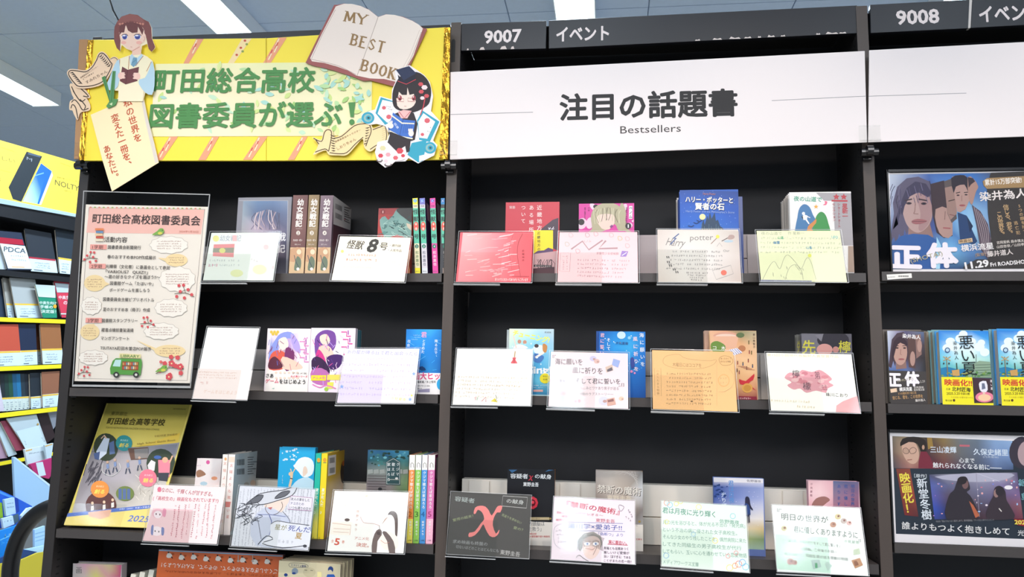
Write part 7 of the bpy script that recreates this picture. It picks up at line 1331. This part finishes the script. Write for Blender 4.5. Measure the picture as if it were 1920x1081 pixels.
# books on the second shelf
GR = 'novels on the second shelf of the right bookcase'
def a(s):
    s.full('45403e'); s.grid([(1663, 618), (1732, 622), (1737, 696), (1664, 694)], [['d0d4e0', '9c98b0', '5c5878', '6c6c80', '5c6c8c'], ['c0c8dc', '6c6480', '5c4c5c', '4c4048', '484048'], ['a8b0d0', '584c60', '503c44', '483c40', '302c2c'], ['4868a0', '4c6498', '5c70a0', '50505c', '282828']])
    s.poly([(1666, 686), (1669, 660), (1672, 636), (1682, 624), (1694, 622), (1702, 632), (1704, 664), (1699, 678), (1696, 668), (1681, 672), (1678, 686), (1675, 676), (1671, 690)], '4c3c44')
    s.poly([(1680, 676), (1698, 672), (1700, 690), (1680, 692)], '8c6c64'); s.ell(1688, 660, 13, 24, 'bc9486', 22); s.poly([(1672, 664), (1676, 640), (1688, 630), (1700, 640), (1700, 648), (1688, 642), (1680, 652), (1674, 676)], '3c2c34', sm=2)
    for x in (1682, 1696): s.ell(x, 652, 3, 1.4, '2c2024', 8); s.line([(x-4, 648), (x+3, 647.6)], 1.4, '3c2c30')
    s.line([(1689, 654), (1688, 664), (1691, 665)], .9, '8c6058'); s.ell(1690, 673, 6, 1.8, '9c5c5c', 10); s.poly([(1702, 632), (1716, 628), (1716, 690), (1704, 688)], '5c4440'); s.ell(1711, 672, 5, 14, 'b08c80', 12); s.poly([(1716, 628), (1726, 626), (1728, 664), (1718, 672)], '8c6c64'); s.ell(1724, 648, 4.5, 12, 'b08c80', 10)
    s.text('染井為人', 1692, 629, 1726, 632, 8.5, 'f0ecea', .016); s.text('正', 1663, 711, 1690, 711.5, 27, 'f4ecf4', .05); s.text('体', 1696, 709.5, 1724, 710, 27, 'f4ecf4', .05); s.text('(SHOTAI)', 1682, 713.5, 1712, 709, 4.6, 'b0a890', .004); s.text('2.29', 1725, 715, 1734, 714, 4.6, 'b8b0a8', .01)
    s.poly([(1669, 729), (1681, 727), (1682, 734), (1670, 736)], 'e8c8a8'); s.text('横浜流星', 1686, 729.5, 1710, 728.5, 7.5, 'f0ece8', .03); s.text('吉岡里帆', 1713, 726, 1732, 725.6, 4.4, 'd8d0c8', .01); s.text('森本慎太郎', 1713, 730.5, 1733, 730, 4.2, 'd8d0c8', .01); s.text('5つの顔を持つ逃亡犯', 1684, 737.5, 1718, 735.5, 4.8, 'c09868', .014); s.text('信じる、君を、この世界を', 1673, 745.5, 1730, 742, 7, 'c09868', .02); s.text('藤井道人', 1716, 750.5, 1735, 749, 5, 'e0d8d0', .02)
facebook('dark film edition novel with a long haired face on the cover', 1663.5, 1732, 620, .006, .014, z2, '45403e', a, group=GR)
facebook('second film edition novel, its cream page edge showing at left', 1654.5, 1727, 617.5, .022, .016, z2, '6a625c', None, pagecol='dccfae', group=GR)
for i, (x, y, Y) in enumerate(((1737, 622, .04), (1741.5, 621, .062), (1743, 619, .085))): facebook(('nearest', 'middle', 'farthest')[i]+' novel between the dark film edition and the summer sky cover', x-74, x, y, Y, .018, z2, ('6a5c50', '9c9484', '5c5850')[i], None, cols=('7c7064', 'a89c8c', '6c6458')[i], group=GR)
def summer(s, dx=0, full=True):
    X = lambda *p: [(a_+dx, b_) for a_, b_ in p]
    s.full('3c94d8'); s.grid(X((1759, 619), (1853, 620), (1860, 708), (1763, 706)), [['2c7cd0', '2c80d4', '3088d8', '2880d4'], ['3c90dc', '88c4ec', 'c0e0f0', '48a0e0'], ['60b4e4', 'd8f0f4', 'e4f4f4', '8cccec'], ['6cc4d8', 'b4e4e8', 'c8e8dc', 'a8dcd8'], ['58b0b8', '74c0c0', 'a0c8a8', '8cac98'], ['78a078', 'a0a478', '90a474', '7c9468']])
    for x, y, r in ((1782, 640, 9), (1776, 652, 9), (1790, 650, 10), (1800, 634, 9), (1806, 626, 8), (1836, 650, 10), (1846, 660, 9), (1822, 640, 8), (1840, 642, 7)): s.ell(x+dx, y, r, r*.85, 'e6f4f4', 14)
    s.poly(X((1763, 690), (1776, 687), (1796, 692), (1810, 690), (1810, 706), (1764, 706)), '2c7ca8'); s.poly(X((1826, 681), (1836, 676), (1856, 678), (1859, 706), (1824, 706)), '8ca48c'); [s.line(X((1828, 684+k*5), (1857, 683+k*5)), 1, '4c6454') for k in range(5)]; s.line(X((1830, 664), (1830, 680)), 1.2, '4c5c5c')
    for k in range(34): x, y = rl.uniform(1764, 1858), rl.uniform(696, 708); s.ell(x+dx, y, rl.uniform(1, 4), rl.uniform(1, 2.4), rl.choice(('5c8c4c', '3c6c3c', 'a8a858', '7c9c54')), 6)
    s.line(X((1774, 668), (1777, 706)), 1.6, '8c7854'); s.line(X((1768, 676), (1782, 668)), 1.6, 'c0a070'); s.line(X((1768, 668), (1782, 676)), 1.6, 'c0a070'); s.ell(1769+dx, 681, 1.6, 2, '3c4448', 8); s.ell(1779+dx, 681, 1.6, 2, '3c4448', 8); s.line(X((1793, 680), (1795, 704)), 2, '3c4c3c'); s.poly(X((1784, 694), (1798, 692), (1799, 704), (1786, 704)), 'c89c5c')
    s.ell(1776+dx, 656, 5, 5, '2c4c7c', 14); s.ell(1776+dx, 656, 3.4, 3.4, 'b8d4e0', 12); s.vtext('染井為人', 1790+dx, 643, 1793+dx, 670, 7.4, '22303c', .0)
    s.vtext('悪い夏', 1811+dx, 641, 1817+dx, 690, 27, '1c2024', -.0)
def bnds(s, dx=0):
    s.poly([(1762.5+dx, 706), (1822+dx, 707), (1826+dx, 754.5), (1766+dx, 753.5)], 'f0e42c'); s.text('映画化!!', 1770+dx, 716, 1822+dx, 718, 12.5, 'cc3c30', .034); s.text('主演', 1773+dx, 728.5, 1781+dx, 729, 4.6, '6c5c20', .01); s.text('北村匠海', 1784+dx, 728.5, 1819+dx, 730.5, 8.5, '2c2820', .024); s.text('2025.3.20', 1774+dx, 737, 1799+dx, 737, 4.8, '6c5c20', .02); s.text('全国公開', 1800+dx, 737, 1817+dx, 738, 4.6, '6c5c20', .014); s.text('その出会いが夏を狂わせる', 1782+dx, 744, 1823+dx, 745, 3.6, 'b09030'); s.text('角川文庫', 1772+dx, 750, 1784+dx, 750.5, 3.6, '6c5c20', .01); s.ell(1788+dx, 750, 2.4, 2.6, '5c3c20', 8)
    s.poly([(1822+dx, 707.5), (1861+dx, 708.5), (1864+dx, 755), (1826+dx, 755)], '443038'); s.ell(1845+dx, 744, 17, 10, 'e88098'); s.ell(1845+dx, 745, 12, 6.5, 'f4c8a0'); s.poly([(1836+dx, 716), (1848+dx, 714), (1851+dx, 730), (1846+dx, 735), (1838+dx, 733), (1835+dx, 724)], 'e8e4ec', sm=2); s.poly([(1840+dx, 718), (1845+dx, 718), (1847+dx, 728), (1840+dx, 730)], '6c7088'); s.ell(1844+dx, 737, 2.6, 3, 'e8c0b0', 8); s.vtext('悪い夏', 1858+dx, 714, 1859+dx, 728, 5, 'e8e0e0', .01)
facebook('summer sky novel with a yellow film band, the left one of two piles', 1759.5, 1853, 619.5, .002, .02, z2, '3c94d8', summer, pagecol='d8ccb4', band=(.36, 'f0e42c', bnds), group=GR)
facebook('second copy behind the left summer sky novel, thick page edge showing', 1748, 1842, 619.5, .026, .02, z2, '7ca8b0', None, pagecol='d4c8b0', group=GR)
facebook('third copy behind the left summer sky novel', 1746, 1838, 618, .05, .02, z2, '7ca8b0', None, pagecol='d4c8b0', group=GR)
facebook('summer sky novel with a yellow film band, cut off by the right picture edge', 1868.5, 1962, 616, .0, .02, z2, '3c94d8', lambda s: summer(s, 109), pagecol='e4d4c0', band=(.36, 'f0e42c', lambda s: bnds(s, 109)), group=GR)
facebook('second copy behind the summer sky novel at the picture edge', 1853.5, 1950, 617, .024, .024, z2, '7ca8b0', None, pagecol='e0d0bc', group=GR)
# price label on the top shelf lip
t = root('shelf_label', 'small white barcode label on the lip of the top right shelf', 'label', P(1686, 519, -.002)); s = frontsurf(-.0016)
p = [(1662.5, 514.5), (1709, 512), (1710, 520.5), (1664, 524)]
o = slabpx(p, -.0018, .0006, 'label_card', mat('label_white', 'ece8e0', .6), t, bev=0)
s = Surf((0, -.0018, 0), (1, 0, 0), (0, 0, 1)); s.text('BUNKO01', 1665, 519.3, 1678, 518.4, 2.4, '55504c'); barcode(s, 1684, 516, 1704, 519, 16); s.done(t, 'printed_barcode')
# ================================================================== stationery rack across the side aisle
U = ray(1210, 640)-ray(960, 540.5)*0; U = U/np.linalg.norm(U)
V = np.array([0, 0, 1.])-U*U[2]; V /= np.linalg.norm(V)
XB = -1.3; O = PX(60, 600, XB)
RK = Surf(O, U, V)          # front plane of the rack
def rkq(pts, n=0.):        # photo points on the plane n metres in front of (or behind) the rack front
    s_ = Surf(RK.O+RK.N*n, U, V); return s_, [s_.at(*p) for p in pts]
rack = root('stationery_rack', 'black rack of planners with yellow shelf strips across the aisle', 'rack', (XB, O[1], FLOOR))
def seg(yl, yr, y2l, y2r, n0, n1, name, m, parent, x0=-60, x1=160):
    """long board along the rack between photo rows (at x=0 and x=120) for its top and its bottom edge"""
    f = lambda a, b, x: a+(b-a)*x/120
    s_ = RK; A = s_.at(0, yl); B = s_.at(120, yr); C_ = s_.at(0, y2l); D = s_.at(120, y2r)
    t0, t1 = A[1], C_[1]; a0 = RK.at(x0, f(yl, yr, x0))[0]; a1 = RK.at(x1, f(yl, yr, x1))[0]
    tm = (A[1]+B[1])/2; bm = (C_[1]+D[1])/2
    g = G(); s_.slab(g, a0, a1+.5, bm, tm, n0, n1); o = g.done(name, m, parent); return tm, bm, a0, a1+.5
M_YST = mat('yellow_strip', 'e8d820', .45); M_RB = mat('rack_black', '15171c', .4); M_RD = mat('rack_dark', '0c0e12', .6)
tb = seg(381, 405, 411, 426, -.3, .02, 'top_board', M_RB, rack); s2 = seg(506.5, 517, 518, 525, -.28, .0, 'shelf_board', M_RB, rack)
rows = [s2]
for (a_, b_, c_, d_) in ((597.5, 596, 605.5, 603.5), (688.5, 681, 697, 688), (775, 760, 783.5, 768), (862, 846, 869, 852)):
    r = seg(a_, b_, c_, d_, .0, .004, 'yellow_strip', M_YST, rack); g = G(); RK.slab(g, r[2], r[3], r[1]+.004, r[0]-.002, -.28, .0); g.done('shelf_board', M_RB, rack); rows.append(r)
g = G(); RK.slab(g, tb[2], tb[3], tb[1]-1.4, tb[1], -.31, -.29); g.done('back_panel', M_RD, rack)
g = G(); RK.slab(g, tb[3]-.02, tb[3], tb[1]-1.4, tb[1], -.29, 0.); g.done('side_panel', M_RB, rack)
# yellow planner sign on top
def onrack(pts, n, th, name, m, parent, label=None):
    s_, q = rkq(pts, n); k = len(q)
    V3 = [s_.W(*p) for p in q]+[s_.W(*p, -th) for p in q]; tr = tess(q)
    return mesh(name, V3, [tuple(f) for f in tr]+[tuple(i+k for i in f[::-1]) for f in tr]+[(i, (i+1) % k, k+(i+1) % k, k+i) for i in range(k)], m, parent, label=label)
t = root('planner_sign', 'yellow planner advertising sign with black and blue notebooks', 'sign', RK.W(*RK.at(70, 340), .0))
onrack([(-60, 245), (160, 309), (160, 409), (-60, 362)], .0, .012, 'sign_board', mat('planner_yellow', 'f5d548', .5), t)
s = Surf(RK.O+RK.N*0., U, V, n0=.0003)
s.poly([(50, 284), (79, 293), (40, 378), (24, 373), (16, 351)], '232c34'); s.poly([(53, 286), (77, 292), (75, 295), (52, 289)], '4a5a70'); s.poly([(77, 306), (97, 321), (98, 329), (76, 384), (71, 382), (42, 377)], '1c62d8'); s.grid([(68, 325), (85, 330), (70, 382), (43, 377)], [['1c62d8', '1c60d8'], ['a0c8ec', '2c70d8'], ['c0dcf0', '8cbce8']])
s.poly([(97, 321), (99, 329), (77, 384), (73, 383)], 'c4c0cc'); s.line([(66, 329), (82, 324)], 1.6, '6ca4e8'); s.text('M', 50, 296, 60, 300, 6, '8c94a0'); s.text('NOLTY', 103, 341, 148, 353.5, 10.5, '5c5c3c', .006); s.text('能率手帳', 107, 332, 121, 335, 3.4, '8c8440'); s.text('ことしも', 124, 336, 145, 340, 3.4, '8c8440'); s.text('新しい', -14, 292, 28, 302, 9, '8c8448'); s.line([(0, 275), (27, 284)], .6, 'c8b040'); s.line([(0, 318), (20, 323)], .6, 'c8b040'); s.text('手帳', -14, 334, 2, 337, 8, '8c8448'); s.line([(113, 305), (132, 312)], .6, 'b8a040'); s.scrib(120, 357, 134, 360, 2.6, 'a89c44', .5)
s.done(t, 'printed_design')
onrack([(-60, 362), (0, 371.5), (146, 401.5), (160, 404), (160, 409.5), (0, 381), (-60, 371)], .03, .025, 'clear_stand', mat('stand_blue_grey', '9fb4c0', .3), rack)
def planner(pts, cover, n=-.02, th=.02, band=None, label='', arts=None, grp='planners on the stationery rack'):
    """planner with its cover towards us: pts TL,TR,BR,BL; band = fraction covered by a paper band"""
    th = min(th, .009); s_, q = rkq(pts, n); cy_ = (q[0][1]+q[2][1])/2
    lo = max([r[0] for r in rows if r[0] < cy_] or [-9]); up = min([r[1] for r in rows+[tb] if r[1] > cy_] or [9])
    q = [np.array([p[0], min(max(p[1], lo+.001), up-.001)]) for p in q]; t = root('planner', label, 'planner', s_.W(*(sum(q)/4)), grp)
    def sl(q4, n0, n1, nm, m, par):
        return mesh(nm, [s_.W(*p, n1) for p in q4]+[s_.W(*p, n0) for p in q4], [(0, 3, 2, 1), (4, 5, 6, 7), (0, 1, 5, 4), (1, 2, 6, 5), (2, 3, 7, 6), (3, 0, 4, 7)], m, par)
    sl(q, -.002, 0, 'cover', mat('planner_'+cover, cover, .5), t); ins = [q[0]*.97+q[2]*.03, q[1]*.97+q[3]*.03, q[2]*.97+q[0]*.03, q[3]*.97+q[1]*.03]
    sl(ins, -th, -.002, 'page_block', M_PAGE, t)
    if band:
        f, bc, tc = band; e = [q[3]*(1-f)+q[0]*f, q[2]*(1-f)+q[1]*f, q[2], q[3]]; o = sl(e, .0002, .0012, 'paper_band', mat('pband_'+bc, bc, .5), t)
        P0, P1, P2, P3 = [np.array(p, float) for p in pts]; L = P3*(1-f)+P0*f; R_ = P2*(1-f)+P1*f
        z = Surf(s_.O+s_.N*.0014, U, V); z.poly([L, R_, R_*.88+P2*.12, L*.88+P3*.12], tc); h = np.linalg.norm(P3-L)
        for k in (.38, .55, .7):
            a_, b_ = L*(1-k)+P3*k, R_*(1-k)+P2*k; z.scrib(*(a_*.8+b_*.2), *(a_*.25+b_*.75), h*.09, '8898a8', .5, 1.3)
        z.line([L*.12+P3*.88+(R_-L)*.12, L*.12+P3*.88+(R_-L)*.45], 1.2, '4c5868'); z.done(o, 'band_lettering')
    if arts: z = Surf(s_.O+s_.N*.0014, U, V); arts(z); z.done(t, 'cover_lettering')
    return t
LB, YL = 'c8dce8', 'e0b848'
def a(z):
    z.poly([(-4, 444), (42, 449), (45, 459), (-2, 456)], 'a01c34'); z.poly([(0, 456), (47, 461), (60, 504), (15, 503)], 'd0dce6'); z.text('PDCA', 7, 466, 48, 470, 9.5, '34404c', .012); z.scrib(20, 479, 48, 480, 3.4, '8c98a8', .6); z.scrib(20, 486, 50, 488, 3.4, '8c98a8', .6); z.line([(22, 500), (46, 501)], 1.2, 'e0a050')
planner([(-5, 432), (40, 436), (60, 506), (14, 506)], '1c2840', -.01, .03, None, 'white and red banded planner lettered PDCA', a)
planner([(46, 428), (96, 437), (108, 511.5), (58, 508)], '252c36', -.03, .03, (.34, LB, 'a83040'), 'charcoal planner right of the PDCA one')
planner([(104, 428), (142, 436), (134, 514), (112, 512)], '283440', -.02, .03, (.36, LB, YL), 'slate planner at the right of the upper black shelf')
planner([(-30, 420), (-8, 424), (12, 505), (-20, 504)], 'b8c4cc', -.02, .03, None, 'pale planner at the left picture edge of the upper black shelf')
def a(z): z.text('中高生向け', 74, 567, 106, 568, 6, 'd8ece4', .01); z.text('手帳の', 75, 574.5, 99, 575.5, 6.4, 'd8ece4', .012); z.text('決定版！', 77, 583, 105, 584, 6.6, 'd8ece4', .012); z.ell(103, 574, 3.4, 3.6, 'e8a030', 10); z.grid([(66, 533), (103, 535), (104, 558), (72, 556)], [['a8b8b8', 'b4c0c0'], ['c4d0d0', 'c8d4d8']])
planner([(66, 533), (103, 536), (107, 595.5), (81, 595.5)], '188468', -.01, .02, None, 'green planner with white lettering', a)
def a(z): z.poly([(103, 530), (129, 532), (128, 548), (107, 548)], 'b4c4cc'); z.text('中高生', 110, 557, 130, 557.5, 7, 'f4dce0', .012); z.text('の', 119, 567, 126, 567, 8, 'f4dce0', .012); z.line([(114, 588), (124, 588)], 1.6, 'c8e0ec')
planner([(101, 524), (130, 527), (126, 595), (116, 595)], 'c83850', -.025, .02, None, 'crimson planner at the right end of the third row', a)
planner([(18, 520), (66, 523), (80, 595.5), (32, 595.5)], 'a4aaac', -.035, .04, (.36, LB, YL), 'light grey planner in the third row')
planner([(5, 520), (18, 522), (27, 595.5), (15, 595.5)], 'a8a8a4', -.055, .02, (.36, LB, YL), 'light grey planner edge left of the wide grey one')
planner([(-40, 520), (5, 521), (14, 596), (-30, 596)], '28384c', -.07, .03, None, 'dark blue planner at the left edge of the third row')
planner([(-30, 608), (34, 607.5), (41, 685), (-20, 688)], 'b84c38', -.01, .03, (.36, LB, YL), 'terracotta planner in the fourth row')
planner([(34, 607), (67, 607), (70, 683), (41, 685)], '162440', -.015, .03, (.36, LB, YL), 'navy planner in the fourth row')
planner([(75, 606.5), (113, 606), (118, 681), (80, 682.5)], '94603a', -.01, .03, (.38, LB, YL), 'tan brown planner in the fourth row')
planner([(67, 606.5), (75, 606.5), (79, 683), (71, 683)], '74442c', -.04, .03, (.36, LB, YL), 'narrow brown planner edge left of the tan one')
for k in range(7):
    x = 4+k*7.6; c_ = ('18242c', '183430', '1c4838', '1c5c84', '1c6c9c', '20303c', '1c2430')[k]
    planner([(x-4, 700), (x+3.4, 700), (x+7.5, 770-k*.6), (x, 771-k*.6)], c_, -.03, .06, (.36, 'c8d4d0', YL), '%s slim planner spine in the fifth row' % ('first black', 'dark green', 'bottle green', 'steel blue', 'bright blue', 'slate', 'last black')[k], None, 'slim planners in the fifth row')
planner([(56, 699), (78, 698), (80, 765), (58, 767)], '1c2630', -.02, .03, (.34, LB, YL), 'black planner left of the brown one in the fifth row')
planner([(78, 697), (112, 695), (108, 762), (80, 765)], '8c5c44', -.01, .03, (.37, LB, YL), 'brown planner at the right of the fifth row')
planner([(-16, 705), (-3, 705), (8, 770), (-8, 772)], 'c8c0d0', -.02, .03, None, 'pale violet planner at the left edge of the fifth row')
planner([(-30, 790), (-6, 787), (14, 858), (-12, 861)], 'b090a8', -.04, .02, None, 'mauve leaning planner at the left edge of the sixth row')

planner([(-8, 796), (4, 794), (32, 851), (16, 856)], 'b8ccd6', -.03, .02, None, 'pale planner leaning left of the maroon one')
planner([(1, 789), (21, 787), (49, 842), (30, 845)], '8c3c50', -.02, .02, None, 'maroon leaning planner in the sixth row')
def a(z): z.poly([(30, 808), (72, 797), (86, 834), (48, 842)], 'c4d8e2'); z.ell(71, 795, 2, 2.4, 'b09050', 8); z.scrib(46, 826, 50, 834, 3, '8898a4', .6); z.scrib(78, 820, 84, 828, 3, '8898a4', .6)
planner([(12, 784), (68, 776), (88, 832), (50, 842)], 'b4c4cc', -.01, .02, None, 'pale blue grey planner open in the sixth row', a)
planner([(70, 775), (88, 772), (104, 818), (86, 832)], '2c1c20', -.03, .02, None, 'dark flowered planner in the sixth row')
planner([(90, 772), (106, 769), (110, 790), (100, 804)], 'a8b0c0', -.045, .02, None, 'grey planner at the right end of the sixth row')
# tilted white box of planners in front
XF = -1.02
def lower(nm, label, cat, pts, X, th, col, rough=.5, arts=None, grp=None):
    """upright panel facing the aisle on plane X"""
    S_ = Surf(PX(60, 900, X), (0, 1, 0), (0, 0, 1)); q = [S_.at(*p) for p in pts]; t = root(nm, label, cat, S_.W(*(sum(q)/len(q))), grp); tr = tess(q); k = len(q); th = min(th, .008)
    mesh('panel', [S_.W(*p) for p in q]+[S_.W(*p, -th) for p in q], [tuple(f) for f in tr]+[tuple(i+k for i in f[::-1]) for f in tr]+[(i, (i+1) % k, k+(i+1) % k, k+i) for i in range(k)], mat('panel_'+col, col, rough), t)
    if arts: z = Surf(S_.O, (0, 1, 0), (0, 0, 1), n0=.0004); arts(z); z.done(t, 'printed_design')
    return t
lower('planner', 'white planner standing behind the slanted box edge', 'planner', [(46, 842), (84, 835), (88, 866), (52, 872)], -1.17, .04, 'ccdce4', arts=lambda z: (z.line([(48, 845), (60, 842)], 1.6, 'd8a850'), z.scrib(54, 850, 80, 846, 2.5, '98a8b4', .5)))
lower('planner', 'narrow white planner at the right of the slanted box', 'planner', [(84, 834), (100, 830), (96, 860), (88, 862)], -1.15, .03, 'bcd0da', arts=lambda z: z.line([(85, 836), (98, 832)], 1.4, 'd8a850'))
lower('planner', 'magenta pink planner in the slanted box', 'planner', [(55, 870), (70, 866), (97, 858), (96, 890), (92, 897), (66, 890)], -1.12, .03, 'b02868', arts=lambda z: (z.poly([(67, 867), (80, 865), (86, 890), (73, 893)], 'c8d8e4'), z.line([(56, 871), (66, 892)], 1.4, '7c1c48')))
lower('box_divider', 'pale blue slanted box side in front of the rack', 'box', [(25, 857), (28, 856), (94, 909), (93, 948), (92, 958), (40, 990), (30, 960), (27, 900)], XF, .02, '9cc0e0', arts=lambda z: z.poly([(25, 857), (28, 856), (94, 908), (93, 912)], 'c4dcf0'))
lower('stationery_tray', 'bright blue tray on the lower left with planners inside', 'tray', [(-60, 905), (0, 918), (26, 930), (60, 948), (58, 965), (30, 985), (-60, 1000)], -.99, .03, '1c5ccc', arts=lambda z: z.poly([(-60, 908), (0, 920), (24, 931), (22, 934), (-2, 924), (-60, 912)], '4c94ec'))
lower('stationery_tray', 'bright blue tray front with white printed marks at the left edge', 'tray', [(-60, 1010), (0, 995), (38, 982), (62, 966), (58, 990), (40, 1020), (0, 1046), (-60, 1060)], -.93, .02, '0f84e0', arts=lambda z: (z.line([(0, 1012), (26, 1000)], 1.6, '6cc0f4'), z.scrib(3, 1006, 26, 998, 8, '8cc8f0', 1.2), z.scrib(0, 1020, 18, 1012, 8, '3ca4ec', 1.2)))
lower('planner', 'lime green planner in the blue tray', 'planner', [(-10, 940), (4, 942), (6, 970), (-8, 972)], -.97, .02, '90b828')
lower('planner', 'white labelled blue planner in the blue tray', 'planner', [(8, 936), (27, 932), (30, 962), (12, 967)], -.96, .02, 'b4d0e8', arts=lambda z: (z.poly([(27, 932), (34, 934), (36, 958), (30, 962)], '1c3c9c'), z.scrib(13, 944, 25, 942, 2.4, '7c98b4', .5), z.scrib(13, 951, 26, 949, 2.4, '7c98b4', .5)))
lower('planner', 'grey and white planner at the front of the blue tray', 'planner', [(4, 972), (24, 966), (27, 982), (7, 990)], -.95, .02, 'c0d8e8', arts=lambda z: (z.scrib(8, 978, 22, 974, 2.4, '7c98b4', .5), z.poly([(24, 966), (34, 962), (36, 976), (27, 982)], '48606c')))
lower('planner', 'white planner lying by the black handle', 'planner', [(40, 966), (52, 952), (60, 950), (60, 960), (50, 972), (42, 976)], -.94, .02, 'c0d8e8')
lower('box', 'pale blue box beside the black handle at the lower left', 'box', [(65, 992), (84, 985), (84, 1022), (65, 1026)], -.9, .05, 'a8d0f0', arts=lambda z: [z.line([(66, 1000+k*7), (84, 995+k*7)], 1.1, '8cb8e0') for k in range(3)])
lower('counter_panel', 'white ledge above the yellow panel at the lower left', 'panel', [(44, 1030), (84, 1022), (80, 1036), (44, 1036)], -.88, .1, 'b4dcf4')
lower('counter_panel', 'yellow panel low at the left behind the black handle', 'panel', [(-60, 1066), (38, 1050), (70, 1036), (110, 1030), (110, 1400), (-60, 1400)], -.86, .02, 'c0b030')
lower('counter_panel', 'dark blue panel strip low at the left', 'panel', [(-60, 1046), (0, 1046), (38, 1028), (70, 1034), (40, 1050), (-60, 1066)], -.872, .02, '143c78')
# black tubular handle
t = root('trolley_handle', 'black curved trolley handle at the lower left corner', 'handle', P(40, 1040, .28))
pts = crom([P(*p, .3) for p in ((22, 1250), (20, 1140), (19, 1078), (24, 1040), (36, 1005), (56, 975), (84, 954), (120, 944), (160, 942))], 6)
G().tube(pts, .0205, 16).done('bent_tube', M_BLACKP, t, smooth=True)
# distant steel doors and post on the far wall
for x0, x1, nm in ((-3.3, -2.35, 'door_1'), (-2.3, -1.35, 'door_2')):
    o = bevel(G().box(x0, x1, YB-.03, YB-.001, FLOOR, CEIL-.2).done(nm, mat('grey_door', '8f9698', .5), None), .004).id_data; o['kind'] = 'structure'
    G().box(x0+.1, x1-.1, YB-.036, YB-.031, FLOOR+1.2, CEIL-.4).done('door_panel', mat('door_panel_grey', 'a2aaac', .5), o)
